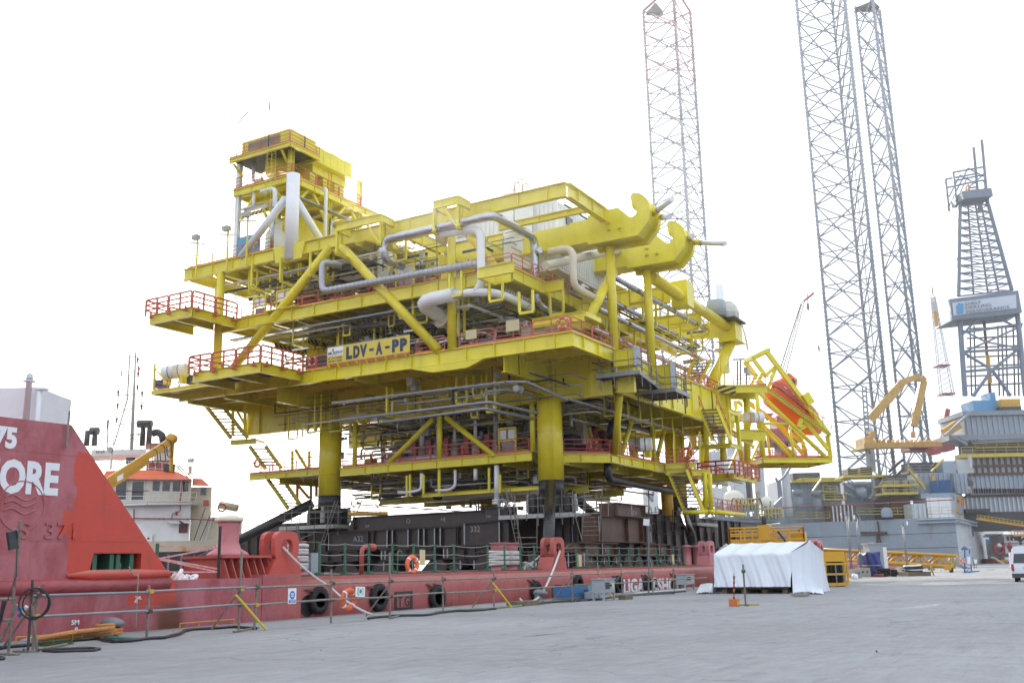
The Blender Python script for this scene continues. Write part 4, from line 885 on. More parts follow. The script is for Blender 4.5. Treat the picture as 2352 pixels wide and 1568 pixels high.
# small-bore pipework and cables that cannot be told apart
m=M()
for i in range(900):
    lv=rng.choice(((25,26.8),(19.5,21.3),(13,15.5),(7.2,9.2),(10.5,13),(17.6,20.5),(23,25)));z=rng.uniform(*lv)
    x=rng.uniform(60.5 if lv[0]>10.6 else 67,86);y=rng.uniform(34 if lv[0]>8 else 36,60);L=rng.uniform(1.5,8)
    ax=rng.choice(('x','y','y','z'));r=rng.uniform(.018,.045)
    q=V((x+(L if ax=='x' else 0),y+(L if ax=='y' else 0),z+(min(2.0,L*.4) if ax=='z' else 0)));m.path([(x,y,z),q],r,5)
o=part('small_bore_pipework',m,DRK);o['kind']='stuff'
m=M()
for i in range(420):
    lv=rng.choice(((25,26.8),(19.5,21.3),(13,15.5),(7.2,9.2),(10.5,13),(17.6,20.5)));z=rng.uniform(*lv)
    x=rng.uniform(61 if lv[0]>10.6 else 67,86);y=rng.uniform(34 if lv[0]>8 else 36,60);s2=rng.uniform(.08,.35)
    if rng.random()<.5:m.lathe((x,y,z),rng.choice(((0,0,1),(1,0,0),(0,1,0))),[(s2*.5,0),(s2*.9,.02),(s2*.9,.1),(s2*.4,.12),(s2*.4,s2*2),(s2,s2*2+.02),(s2,s2*2+.1)],8)
    else:m.box((x,y,z),(x+s2,y+s2*1.5,z+s2*2))
o=part('valves_and_fittings',m,GREYP);o['kind']='stuff'
# ---- equipment
re_=random.Random(77)
for z0,z1,xs,ys in ((ZM,21.4,(64,76),(36,60)),(ZZ,26.8,(65,78),(36,60)),(ZL,13.6,(71,84),(36,48))):
    for k in range(30):
        x,y=re_.uniform(*xs),re_.uniform(*ys);a,b=re_.uniform(.8,2.8),re_.uniform(.8,3.2);h=(z1-z0)*re_.uniform(.35,.98);mt=re_.choice((RIGD,RIGD,GREYP,DRK,YEL,CREAM,RIGR,RIGD))
        if re_.random()<.35:part('process_vessel',M().lathe((x,y,z0),(0,0,1),[(a*.35,0),(a*.35,h*.85),(a*.25,h*.95),(.05,h)],14),mt,None,True)
        else:part('equipment_skid',M().box((x,y,z0+.004*k),(x+a,y+b,z0+h)).bar((x-.15,y,z0+h),(x-.15,y+b,z0+h),.1,.1).bar((x-.15,y+b*.5,z0),(x-.15,y+b*.5,z0+h),.1,.1),mt)
def panel_rack(x,y,z,w2=1.7,h=2.1):
    pr=node('instrument_rack',top);pr.location=V((x,y,z))-parent_loc(top);m=M()
    for yy in (y,y+w2):m.bar((x,yy,z),(x,yy,z+h),.12,.12)
    for zz in (z+h,z+h*.55,z+.1):m.bar((x,y,zz),(x,y+w2,zz),.1,.12)
    part('frame',m,YEL,pr)
    for k in range(2):part('window',M().box((x+.05,y+.15+k*w2*.5,z+h*.6),(x+.3,y+w2*.5-.05+k*w2*.5,z+h*.95)),SIGNW,pr)
    part('gauge_board',M().box((x+.1,y+.15,z+.2),(x+.2,y+w2-.15,z+h*.5)),GALV,pr)
panel_rack(60.4,55.6,ZZ);panel_rack(60.4,43.2,ZZ);panel_rack(67.3,38.4,ZL,1.5,2.2);panel_rack(60.2,58.4,ZZ,1.4,1.9)
def vessel(c,ax,r,L,mt,name='vessel'):
    m=M();m.lathe(c,ax,[(r*.2,0),(r*.7,r*.12),(r*.95,r*.35),(r,r*.6),(r,L-r*.6),(r*.95,L-r*.35),(r*.7,L-r*.12),(r*.2,L)],20);return part(name,m,mt,None,True)
vessel((62.5,39.6,18.6),(.3,.95,0),1.15,5,SILV,'clad_vessel');vessel((63.5,48,18.4),(0,1,0),1.0,6,GREYP);vessel((70,40,18.6),(1,0,0),1.3,7,CREAM)
vessel((62.5,47.6,24.0),(0,0,1),.62,3.4,WHT);vessel((62.6,41.8,23.2),(0,0,1),.5,2.6,YEL);vessel((66,52,23.6),(0,1,0),.9,5,CREAM);vessel((73,38,24),(1,0,0),1.0,6,CREAM)
vessel((66.9,44.6,ZL+.35),(0,1,0),.3,6.2,paint('hose_clad',(.42,.47,.56),.4,.3),'clad_pipe')
vessel((70,47,11.6),(0,1,0),.9,5,GREYP);vessel((75,40,11.4),(1,0,0),.9,5,YEL)
for x_,w_r in ((820,.2),(960,.1),(1120,.13),(1310,.15),(1500,.22)):
    p=onX(*s_('4',x_,1200),XL+1.5);pu=node('pump',top);pu.location=V((p.x,p.y,ZL))-parent_loc(top)
    part('riser',M().tube((p.x,p.y,ZL+1.5),(p.x,p.y,14),w_r,12),WHT if x_<1400 else GREYP,pu,True)
    part('motor',M().lathe((p.x,p.y,ZL),(0,0,1),[(.42,0),(.42,.3),(.3,.35),(.34,1.2),(.5,1.22),(.5,1.32),(.2,1.5)],14),GREYP,pu,True)
    part('motor_box',M().box((p.x-.25,p.y+.5,ZL+.5),(p.x+.25,p.y+.95,ZL+1.9)),RIGR,pu)
for x_ in range(14):
    X=rng.uniform(67.5,74);Y=rng.uniform(37,55);s2=rng.uniform(.4,.8);part('skid_unit',M().box((X,Y,ZL),(X+s2*2,Y+s2*2,ZL+rng.uniform(.8,1.9))),rng.choice((GREYP,YEL,RIGD,RIGR,CREAM)))
for (x,y,z,a,b,c2,mt) in ((61,41,ZM,1.2,1.0,1.0,TARPD),(61.5,30.2,ZM,1.5,1.0,.8,DRK),(61.2,36.6,ZM,1.2,1.6,.9,BLU),(62.5,33,ZM,2,2,1.8,GREYP),(61,45,ZM,1.5,5,1.9,RIGD),(61.6,52,ZM,2,3,1.6,RIGD),(62,55,ZZ,1,1.4,1.7,RIGR),(61.4,46,ZZ,1.6,2,1.5,RIGD),(64,37,ZZ,1,4,2.2,YEL),(61,50.5,ZZ,.8,1.6,.9,RIGR)):
    part('equipment_skid',M().box((x,y,z),(x+a,y+b,z+c2)),mt)
for (c,x,y,Xp,s2) in (('4',1275,250,XA-.1,.9),('4',1655,170,XA-.1,1.05)):
    p=onX(*s_(c,x,y),Xp);part('card_cover',M().box((XA-.2,p.y-s2*.5,p.z-s2*.38),(XA-.1,p.y+s2*.5,p.z+s2*.38)),TANB)
for (x0,y0,x1,y1) in ((300,130,470,235),(20,195,260,290),(170,140,470,205),(400,95,650,190)):
    p=cX(64,'4',(x0,y0),(x1,y1));ibeam(top,V((64,p[0].y,p[0].z)),V((64,p[1].y-.2,p[0].z-.1)),.5,.25,'monorail_beam',HAZ,.04)
for (y0,z,x) in ((58,20.2,61),(55.2,20.4,62),(50,20.6,61.5),(47.5,20.7,62)):ibeam(top,(x,y0,z),(x+6,y0-.4,z),.45,.25,'monorail_beam',HAZ,.04)
for (y0,z0) in ((55.5,19.4),(49.5,19.0),(44.2,19.4)):part('tube_light',M().bar((60.5,y0,z0),(60.5,y0-1.7,z0-.02),.14,.12),SIGNW)
for x0 in (0,1):pass
# hanging riser pipes under the lower deck
for c,pts,r,mt in (('9',((1775,405),(1880,405),(1990,380),(1990,230)),.13,WHT),('9',((2120,385),(2240,385),(2300,350),(2300,200)),.12,WHT),('10',((370,190),(370,290)),.16,WHT)):
    q=cX(XL-.1,c,*pts);pipe(top,q,r,mt,.35,'riser_pipe',12)
q=cX(XL-.1,'10',(565,155),(565,470));part('riser_pipe',M().tube(q[0],q[1],.2,16),WHT,None,True);part('pipe_flange',M().lathe(q[1],(0,0,-1),[(.3,0),(.36,.02),(.36,.14),(.3,.15),(.3,.2),(.36,.22),(.36,.38)],18),WHT,None,True)
for c,x,y0,y1 in (('9',1855,250,445),('9',1885,240,440),('9',2010,240,420),('9',2150,200,400),('10',40,190,430),('10',495,180,410),('10',595,240,410)):
    q=cX(XL-.1,c,(x,y0),(x,y1));part('hanger_post',M().tube(q[0],q[1],.11,10),YEL)
ibeam(top,(XL+.6,36,7.4),(XL+.6,47,7.4),.3,.2,'lower_frame');girder(top,(73,35,7.9),(73,56,7.9),.6,.3,4,'lower_frame');girder(top,(67,40,7.9),(88,40,7.9),.5,.3,4,'lower_frame');girder(top,(80,35,8.0),(80,56,8.0),.6,.3,4,'lower_frame')
pipe(top,[(70,36,7.3),(70,47,7.3)],.2,CREAM,n=12);pipe(top,[(74,33.4,11.6),(74,33,13.1),(82,33,13.1)],.4,BLK,.9,'black_pipe',14);pipe(top,[(72,32.8,9.6),(72,32.8,8.2),(86,33,8)],.32,BLK,.9,'black_pipe',14)
tubep(top,(88,34.2,8.6),(88,34.2,5.3),.55,SAFE,'caisson_pipe',22)
# ---- stairs and stair landings, right side
a,b=cA(87,'G',(345,255),(485,600));c2=cA(87,'G',(485,165))[0]
sv=V((c2.x-a.x,c2.y-a.y,0))
girder(top,(90.5,30.7,ZM),(90.5,42,ZM),1.05,.3,3,'stair_girder');
stair(top,a+V((0,0,.2)),b+V((0,0,.2)),(.26,-.96,0),1.5)
railing(top,[(87.6,31,ZM),(87.6,29.4,ZM),(91,29.4,ZM)],r=.05)
a,b=cA(86,'G',(20,880),(195,1300));stair(top,a,b,(.26,-.96,0),1.6)
a,b=cA(92,'F2',(2020,625),(1850,960));stair(top,a,b,(.26,-.96,0),1.4)
# mid landing box and its posts
p=onZ(*s_('G',690,590),13.2);
lg2=node('stair_landing',top);lg2.location=p-parent_loc(top)
def box_frame(par,p,lx,ly,z,gh=.35):
    girder(par,(p.x,p.y,z),(p.x,p.y+ly,z),gh,.2,9);girder(par,(p.x+.1,p.y,z),(p.x+lx,p.y,z),gh,.2,9);part('grating',M().box((p.x+.1,p.y+.1,z-.08),(p.x+lx,p.y+ly,z-.03)),GRATE,par)
dq=88;pts=cA(dq,'G',(465,610),(660,600),(745,610),(650,230),(715,245),(575,235))
z_=pts[1].z;n2=pts[1]
box_frame(lg2,n2,3.0,3.4,z_);box_frame(lg2,V((n2.x,n2.y,0)),2.6,2.4,pts[3].z,.45)
for dx,dy in ((0,0),(2.6,0),(0,2.2)):part('post',M().bar((n2.x+dx,n2.y+dy,z_),(n2.x+dx,n2.y+dy,pts[3].z-.4),.28,.28),YEL,lg2)
railing(lg2,[(n2.x,n2.y+3,z_),(n2.x,n2.y,z_),(n2.x+2.8,n2.y,z_)],r=.035,toe=False)
part('strut',M().bar(n2+V((0,2.5,-.3)),cA(dq,'G',(370,790))[0],.25,.25),YEL,lg2)
for x_ in (585,):q=cA(90,'G',(585,500),(585,770));tubep(lg2,q[0],q[1],.24,name='post',n=12)
# bottom landing with round edge tubes
lg3=node('stair_landing',top);dq=85.5;q=cA(dq,'G',(170,1308),(428,1296),(480,1300));lg3.location=q[0]-parent_loc(top);z_=q[0].z
n3=q[1];
part('edge_tube',M().tube((n3.x,n3.y,z_),(q[0].x,q[0].y,z_),.2,12),YEL,lg3,True);part('edge_tube',M().tube((n3.x+.2,n3.y-.6,z_),(n3.x+9,n3.y-.4,z_),.2,12),YEL,lg3,True);part('edge_tube',M().tube((n3.x,n3.y,z_),(n3.x+.2,n3.y-.6,z_),.2,12),YEL,lg3,True)
part('grating',M().prism([(q[0].x,q[0].y,z_+.1),(n3.x,n3.y,z_+.1),(n3.x+9,n3.y,z_+.1),(q[0].x+9,q[0].y,z_+.1)],(0,0,.05)),GRATE,lg3)
railing(lg3,[(n3.x+.6,n3.y-.3,z_+.1),(n3.x+9,n3.y-.2,z_+.1)],r=.04)
for (x_,y0,y1) in ((398,900,1280),(450,910,1290)):qq=cA(dq+.3,'G',(x_,y0),(x_+12,y1));tubep(lg3,qq[0],qq[1],.2,name='post',n=12)
qq=cA(dq+.3,'G',(400,930),(455,1090),(430,1220));tubep(lg3,qq[0],qq[1],.15,name='strut',n=10);tubep(lg3,qq[1],qq[2],.15,name='strut',n=10)
girder(top,cA(86,'G',(0,870))[0],cA(86,'G',(455,870))[0]+V((0,0,0)),.5,.25,9,'stair_girder');girder(top,cA(86,'G',(0,810))[0],cA(86,'G',(310,800))[0],.45,.25,9,'stair_girder')
railing(top,[tuple(cA(86,'G',(0,800))[0]),tuple(cA(86,'G',(300,790))[0])],r=.045,toe=True)
for x_ in (85,345):qq=cA(85.8,'G',(x_,480),(x_+8,800));part('sign_post',M().bar(qq[0],qq[1],.16,.16),YEL)
qq=cA(86,'G',(242,530),(318,520),(318,640),(275,645));part('chute',M().prism(qq,(1.2,.5,0)),SAFE)
# ---- left side stairs down to the lower deck
for w3,a,b,sx in ((89,('2',670,1315),('7',2125,735),('2',820,1345)),(89.5,('9',410,-20),('9',560,190),('9',555,-5)),(89.5,('9',555,250),('9',770,560),('9',690,250))):
    a_=at(*s_(*a),w3);b_=at(*s_(*b),w3);s3=at(*s_(*sx),w3);v3=V((s3.x-a_.x,s3.y-a_.y,0));stair(top,a_,b_,v3,v3.length,trm=GRATE,rails=False)
q=[at(*s_('9',*p),89.5) for p in ((410,240),(720,240))]
a_=cA(89,'7',(2120,760))[0];b_=cA(89,'7',(2351,745))[0]
lp=node('stair_landing',top);lp.location=a_-parent_loc(top);part('deck_plate',M().prism([a_,b_,b_+V((2.2,1,0)),a_+V((2.2,1,0))],(0,0,.1)),YEL,lp);girder(lp,a_+V((0,0,.1)),b_+V((0,0,.1)),.45,.25,9)
for (x_,y0,y1) in ((2140,430,700),(2250,460,690)):qq=cA(90.5,'7',(x_,y0),(x_,y1));part('post',M().bar(qq[0],qq[1],.28,.28),YEL,lp)
qq=cA(90.5,'7',(2160,450),(2245,600));part('strut',M().bar(qq[0],qq[1],.2,.2),YEL,lp)
for c,x0,y0,x1,y1 in (('9',850,280,850,520),('9',975,310,975,470),('9',1025,300,1025,440),('9',855,340,960,460),('9',960,20,960,200),('9',805,20,805,190),('9',830,10,940,190),('9',860,285,1040,290)):
    qq=cA(92,c,(x0,y0),(x1,y1));part('post',M().bar(qq[0],qq[1],.25,.25),SAFE if y0>250 else YEL)
# ---- bridge to the lifeboat station
for w3,pts in ((94,((1270,545),(1420,560),(1700,545))),):
    qq=cA(w3,'6',*pts);girder(top,qq[0],qq[2],.7,.3,3,'bridge_girder');girder(top,qq[0]+V((3,2,0)),qq[2]+V((3,2,0)),.7,.3,3,'bridge_girder');railing(top,[tuple(qq[1]),tuple(qq[2])],r=.035)
    part('hazard_beam',M().bar(qq[0]+V((-.3,-.3,-.35)),qq[1]+V((-.3,-.3,-.45)),.1,.75),HAZ)
    part('deck_plate',M().prism([qq[0]+V((0,0,.02)),qq[2]+V((0,0,.02)),qq[2]+V((3,2,.02)),qq[0]+V((3,2,.02))],(0,0,.05)),YEL)
qq=cA(95,'6',(1460,910),(1690,920));girder(top,qq[0],qq[1],1.0,.3,3,'bridge_girder');qq=cA(95,'6',(1300,860),(1580,1010));girder(top,qq[0],qq[1],.5,.3,3,'bridge_girder')
for (x_,y0,y1) in ((1530,650,1180),(1330,1050,1160),(1185,870,1230)):qq=cA(97,'6',(x_,y0),(x_+8,y1));tubep(top,qq[0],qq[1],.34,name='post',n=14)
for (x_,y0,y1) in ((1290,440,560),(1310,300,540),(1345,420,560),(1455,340,545),(1480,330,545),(1530,400,545)):qq=cA(95,'6',(x_,y0),(x_,y1));part('post',M().bar(qq[0],qq[1],.12,.12),YEL if x_<1450 else GALV)
qq=cA(95,'6',(1505,395),(1565,440));part('equipment_box',M().box(qq[0],qq[1]+V((1,.3,0))),GREYP);qq=cA(95,'6',(1415,330),(1515,325));part('lamp_arm',M().bar(qq[0],qq[1],.14,.14),GREYP)
# white vent stack on the far end
qq=cA(99,'6',(1350,250),(1350,440));part('vent_stack',M().lathe(qq[1],(0,0,1),[(.5,0),(.5,2.2),(1.0,2.25),(1.0,2.4),(.5,2.45),(.5,5),(1.0,5.1),(.5,5.3),(.4,9)],16),WHT,None,True)

# ================================================================== things standing on the module
# white accommodation block on the upper decks
q=[onZ(*s_('3',*p),29.6) for p in ((2055,455),(1455,600),(2340,610))]
c0=q[0]
ab=thing('accommodation_block','white ribbed steel housing behind the top yellow girder of the module','housing',(c0.x,c0.y,ZZ+1))
bx0,by0,bx1,by1,bz0,bz1=c0.x,c0.y,c0.x+9.5,c0.y+11,24.2,29.9
M().box((bx0+.08,by0+.08,bz0),(bx1,by1,bz1)).build('wall',WHT,ab)
nn=26
for i in range(nn):y=by0+.4+(by1-by0-.8)*i/nn;M().box((bx0,y,bz0+.2),(bx0+.078,y+.22,bz1-.15)).build('wall_rib',WHT,ab)
for i in range(nn):x=bx0+.4+(bx1-bx0-.8)*i/nn;M().box((x,by0,bz0+.2),(x+.2,by0+.078,bz1-.15)).build('wall_rib',WHT,ab)
M().box((bx0-.02,by0-.02,bz0),(bx0+.25,by0+.25,bz1+.05)).build('corner_post',WHT,ab)
for k in range(4):M().box((bx0+1.5+1.9*k,by0-.12,bz1-1.6),(bx0+2.6+1.9*k,by0-.01,bz1-.9)).build('window',GLASS,ab)
m=M()
for f in (.4,.75,1.1):m.tube((bx0,by0,bz1+f),(bx1,by0,bz1+f),.03,5)
for i in range(8):x=bx0+(bx1-bx0)*i/7;m.tube((x,by0,bz1),(x,by0,bz1+1.1),.03,5)
m.build('roof_rail',DRK,ab);M().box((bx0+2,by0+.2,bz1+.02),(bx1,by0+1.2,bz1+.3)).build('roof_walkway',RIGD,ab)
q=onZ(*s_('3',1560,400),30.5);w3=(q-EYEP).dot(_fw)
pp=cA(w3,'3',(1560,390),(1830,320));dd=V((pp[1].x-pp[0].x,pp[1].y-pp[0].y,0))
ph=thing('plant_house','small white plant house with red pipes on its roof behind the raised yellow girder','plant house',pp[0]-V((0,0,3)))
zt=(pp[0].z+pp[1].z)/2
M().prism([pp[0].xy.to_3d()+V((0,0,24.5)),pp[1].xy.to_3d()+V((0,0,24.5)),pp[1].xy.to_3d()+V((3,1,24.5)),pp[0].xy.to_3d()+V((3,1,24.5))],(0,0,zt-24.5)).build('wall',WHT,ph)
for i in range(7):p=pp[0].lerp(pp[1],i/7+.02);M().box((p.x-.1,p.y-.1,zt-1.1),(p.x-.02,p.y-.02,zt-.1)).build('wall_rib',WHT,ph)
m=M()
for f in (.5,1.0,1.5):m.tube((pp[0].x,pp[0].y,zt+f),(pp[1].x,pp[1].y,zt+f),.025,5);m.tube((pp[1].x,pp[1].y,zt+f),(pp[1].x+3,pp[1].y+1,zt+f),.025,5)
for i in range(8):p=pp[0].lerp(pp[1],i/7);m.tube((p.x,p.y,zt),(p.x,p.y,zt+1.5),.025,5)
m.build('roof_rail',GREYP,ph)
for k,(f,h) in enumerate(((.15,.7),(.35,1.2),(.5,1.5),(.62,1.1))):p=pp[0].lerp(pp[1],f)+V((.8,.3,0));M().path([(p.x,p.y,zt),(p.x,p.y,zt+h),(p.x+.3,p.y-.3,zt+h),(p.x+.3,p.y-.3,zt+h-.4)],.06,7,.2).build('vent_pipe',RIGR if k % 2 else GREYP,ph)
# lifeboat on its launching frame
DB=98.0;kx=DB/FPX
N0=at(1753,1056,DB);ud=V((math.cos(R(-49)),math.sin(R(-49)),0));vd=V((math.cos(R(41)),math.sin(R(41)),0))
zc=1/(1.0)
def LB(x,y,t=0.):return N0+ud*((x-1753)*kx)+V((0,0,(1056-y)*kx*1.02))+vd*t
lf=thing('launching_davit','yellow launching frame with sloping rails holding the orange lifeboat beside the module','launching frame',N0)
W_=5.2
def LT(cx,cy):return (1646.4+.225*cx,735+.225*cy)
def lft(p,q,r,t=0,name='post',mat=YEL):return M().tube(LB(*p,t),LB(*q,t),r,12).build(name,mat,lf,True)
def lfb(p,q,w_,h,t=0,name='beam',mat=YEL):return M().bar(LB(*p,t),LB(*q,t),w_,h).build(name,mat,lf)
for t in (0,W_):
    lft(LT(450,740),LT(480,1400),.23,t);lft(LT(480,740),LT(1170,1400),.2,t,'ramp_strut');lft(LT(490,1095),LT(790,1405),.14,t,'strut');lft(LT(795,1090),LT(815,1400),.15,t)
    lft(LT(490,1060),LT(770,1060),.13,t,'strut');lfb(LT(1210,1180),LT(1225,1410),.38,.42,t,'post');lfb(LT(960,1020),LT(1215,1330),.28,.34,t,'strut')
    lfb(LT(545,700),LT(1225,1180),.28,.34,t-.35 if t==0 else t+.35,'launch_rail');lfb(LT(345,1450 if t else 1430),LT(475,1200),.25,.25,t+.1,'strut')
    lfb(LT(600,310),LT(1215,1150),.34,.42,t,'davit_beam');lfb(LT(710,450),LT(590,680),.3,.34,t,'davit_leg')
    m=M()
    for i in range(30):p=LB(*LT(560+660*i/30,712+470*i/30),(t-.7 if t==0 else t+.7));m.box(p-V((.12,.12,.02)),p+V((.12,.12,.02)))
    m.build('walkway_tread',GRATE,lf)
    a=LB(*LT(545,690),t-.9 if t==0 else t+.9);b=LB(*LT(1215,1165),t-.9 if t==0 else t+.9);m=M()
    for f in (.5,1.0):m.tube(a+V((0,0,f)),b+V((0,0,f)),.03,6)
    for i in range(8):c=a.lerp(b,i/7);m.tube(c,c+V((0,0,1)),.03,6)
    m.build('guardrail',RED,lf)
M().bar(LB(*LT(620,305),-.2),LB(*LT(620,305),W_+.2),.34,.4).build('davit_crossbeam',YEL,lf)
M().bar(LB(*LT(440,385),-.0),LB(*LT(600,310),0),.28,.3).build('davit_beam',YEL,lf);M().bar(LB(*LT(445,390),0),LB(*LT(580,580),0),.28,.34).build('davit_beam',YEL,lf);M().bar(LB(*LT(545,530),0),LB(*LT(470,640),0),.35,.35).build('davit_leg',YEL,lf)
M().bar(LB(*LT(580,560),0),LB(*LT(690,470),0),.3,.35).build('davit_beam',YEL,lf)
a,b=LT(985,760),LT(1040,850);M().bar(LB(*LT(970,830),-.4),LB(*LT(1040,790),-.4),.4,1.2).build('winch_box',YEL,lf)
m=M();m.bar(LB(*LT(1040,1060),.2),LB(*LT(900,1110),.2),.34,.4);m.bar(LB(*LT(920,1010),-.2),LB(*LT(890,1100),-.2),.3,.4);m.build('cradle_arm',YEL,lf)
zb=-.25
for t in (0,W_/2,W_):M().ib(LB(*LT(475,1430),t),LB(*LT(1240,1430),t),.5,.25,.05).build('base_girder',YEL,lf)
for x in (475,800,1230):M().ib(LB(*LT(x,1430),.2),LB(*LT(x,1430),W_-.2),.48,.25,.05).build('base_girder',YEL,lf)
M().prism([LB(*LT(475,1408),0),LB(*LT(1240,1408),0),LB(*LT(1240,1408),W_),LB(*LT(475,1408),W_)],(0,0,-.05)).build('grating',YEL,lf)
railing(lf,[tuple(LB(*LT(430,1400),2.0)),tuple(LB(*LT(470,1400),.3)),tuple(LB(*LT(1230,1400),.3))],r=.035,panel=2.2);railing(lf,[tuple(LB(*LT(470,1400),W_-.3)),tuple(LB(*LT(1230,1400),W_-.3))],r=.035,panel=2.2)
lb=thing('lifeboat','bright orange enclosed lifeboat tilted nose down on the yellow launching frame','lifeboat',LB(*LT(760,900),W_/2))
s0,s1=LT(520,690),LT(1075,1130)
ax0=at(*s0,DB+3.4);ax1=at(*s1,DB+4.8);dv=(ax1-ax0);Lb=dv.length;dv=dv.normalized();sv=vd;uv=sv.cross(dv).normalized()
if uv.z<0:uv=-uv
def hullshape(top_,mat,name):
    P_=[]
    n1,n2=22,13
    for i in range(n1+1):
        f=i/n1;wd=1.55*min(1,(f/.10+.35)**.5)*(1-max(0,(f-.62)/.38)**2.2)+.02;wd=min(wd,1.55)
        row=[]
        for j in range(n2):
            a=math.pi*j/(n2-1)
            if top_:hh=1.25*min(1,(f/.08+.3)**.6)*(1-max(0,(f-.55)/.45)**2);o=sv*(wd*math.copysign(abs(math.cos(a))**.6,math.cos(a)))+uv*(hh*math.sin(a)**.7)
            else:hh=1.5*min(1,(f/.14+.25)**.6)*(1-max(0,(f-.72)/.28)**2.4*.75);o=sv*(wd*math.copysign(abs(math.cos(a))**.8,math.cos(a)))-uv*(hh*math.sin(a)**.9)
            row.append(ax0+dv*(Lb*f)+o)
        P_.append(row)
    m=M().grid(P_);m.add(P_[0],[tuple(range(n2))]);m.build(name,mat,lb,True)
hullshape(True,paint('canopy_orange',(.62,.11,.05),.35,var=.05),'canopy');hullshape(False,ORG,'hull')
m=M();m.path([ax0+dv*(Lb*f)+sv*(-min(1.62,1.62*min(1,(f/.1+.35)**.5)*(1-max(0,(f-.62)/.38)**2.2)+.05)) for f in [i/20 for i in range(20)]],.07,6);m.build('rubbing_strake',DRK,lb)
tq=ax0+dv*1.3+uv*.9
M().prism([tq-dv*.9-sv*.8,tq+dv*1.5-sv*.8,tq+dv*.9-sv*.65+uv*1.6,tq-dv*.3-sv*.65+uv*1.6],sv*1.6).build('conning_tower',paint('tower_orange',(.80,.17,.04),.35),lb)
M().prism([tq+dv*.35-sv*.83+uv*.75,tq+dv*.95-sv*.81+uv*.75,tq+dv*.75-sv*.74+uv*1.3,tq+dv*.35-sv*.74+uv*1.3],-sv*.02).build('window',GLASS,lb)
for i in range(6):p=ax0+dv*(1.2+1.05*i)-sv*1.50+uv*.55;M().bar(p-dv*.2,p+dv*.2,.05,.07).build('grab_rail',WHT,lb)
# scaffold platforms under the stubs
def hung_scaffold(pl,z,label,h=1.6):
    q=[onZ(*s_('F2',*p),z) for p in pl];t=thing('scaffold_platform',label,'scaffold platform',q[0],'scaffold platforms hung below the deck stubs')
    M().prism(q,(0,0,.05)).build('plank_deck',SCAFD,t)
    for i in range(4):
        a,b=q[i],q[(i+1) % 4];M().bar(a+V((0,0,.02)),b+V((0,0,.02)),.06,.32).build('toe_board',GALV if i in (0,1) else SCAFD,t)
        for f in (.5,1.0):M().tube(a+(a-b)*.06+V((0,0,f)),b+(b-a)*.1+V((0,0,f)),.035,6).build('ledger_tube',SCAF,t)
        k=3
        for j in range(k):c=a.lerp(b,(j+.3)/k);M().tube(c-V((0,0,.9)),c+V((0,0,h+.4*(j % 2))),.035,6).build('standard_tube',SCAF,t)
    for j in range(5):c=q[0].lerp(q[3],j/4);d=q[1].lerp(q[2],j/4);M().tube(c-V((0,0,.12)),d-V((0,0,.12)),.035,6).build('transom_tube',SCAFD,t)
hung_scaffold(((490,870),(1165,795),(1510,1060),(840,985)),14.9,'dark scaffold platform with grey toe boards hung under the nearer plated stub',2.6)
hung_scaffold(((1085,1130),(1720,1065),(1945,1165),(1330,1215)),14.3,'dark scaffold platform hung lower down under the farther plated stub',2.4)
# raft canisters
def canister(c,ax,r,L,label,mat=SIGNW,bands=BUOY):
    t=thing('life_raft_canister',label,'life raft',c,'life raft canisters on the module');c=V(c);d=V(ax).normalized()
    M().lathe(c-d*L/2,d,[(r*.75,0),(r*.95,.06),(r,.14),(r,L*.5-.03),(r*1.04,L*.5-.03),(r*1.04,L*.5+.03),(r,L*.5+.03),(r,L-.14),(r*.95,L-.06),(r*.75,L)],18).build('shell',mat,t,True)
    for f in (.3,.7):M().lathe(c+d*(L*(f-.5)-.04),d,[(r+.001,0),(r+.012,.001),(r+.012,.08),(r+.001,.081)],18).build('strap',bands,t)
    for f in (-.3,.3):M().box(c+d*(L*f)+V((-.25,-.25,-r-.5)),c+d*(L*f)+V((.25,.25,-r*.75))).build('cradle',YEL,t)
    return t
c=cA(88,'2',(435,1060))[0];canister(c,(.35,-.94,.08),.62,2.4,'white life raft drum on the ledge at the far left of the module',bands=GALV)
c=cA(83.5,'6',(645,1040))[0];canister(c,(.35,-.94,0),.58,2.0,'white life raft drum on the lower deck ledge right of the big leg',bands=GALV)
c=cA(97,'6',(1585,812))[0];canister(c,(.6,-.8,0),.55,2.1,'white life raft drum with orange straps beside the lifeboat frame');c=cA(99,'6',(1470,800))[0];canister(c,(.5,-.85,.1),.6,2.8,'long white drum behind the strapped raft drum beside the lifeboat frame',bands=GALV)
# life rings
def ring(c,ax,RR,label,mat=BUOY,bands=True):
    t=thing('lifebuoy',label,'lifebuoy',c,'lifebuoys');r=RR*.25
    M().torus(c,ax,RR-r,r,26,10,.75).build('ring',mat,t,True);d,a,u=frame(V(ax))
    if bands:
        for k in range(4):
            th=math.pi/4+k*math.pi/2;p=V(c)+(a*math.cos(th)+u*math.sin(th))*(RR-r);tg=-a*math.sin(th)+u*math.cos(th);M().lathe(p-tg*.06,tg,[(r*1.02,.03),(r*1.03,.031),(r*1.03,.08),(r*1.02,.081)],10).build('band',SIGNW,t)
    return t
for c,x,y,pl,RR,lab in (('4',2110,145,XA-.12,.48,'red lifebuoy on the guardrail at the near corner of the lettered deck'),):
    p=onX(*s_(c,x,y),pl);ring(p,(1,0,0),RR,lab,paint('buoy_red',(.62,.12,.09),.45))
p=cA(80.5,'6',(250,1045))[0];ring(p,(.7,.7,0),.5,'red and white lifebuoy on the lower deck rail right of the big leg',RED);p=cA(84.8,'6',(1035,1110))[0];ring(p,(1,0,0),.55,'lifebuoy on the lower rail under the yellow chute')
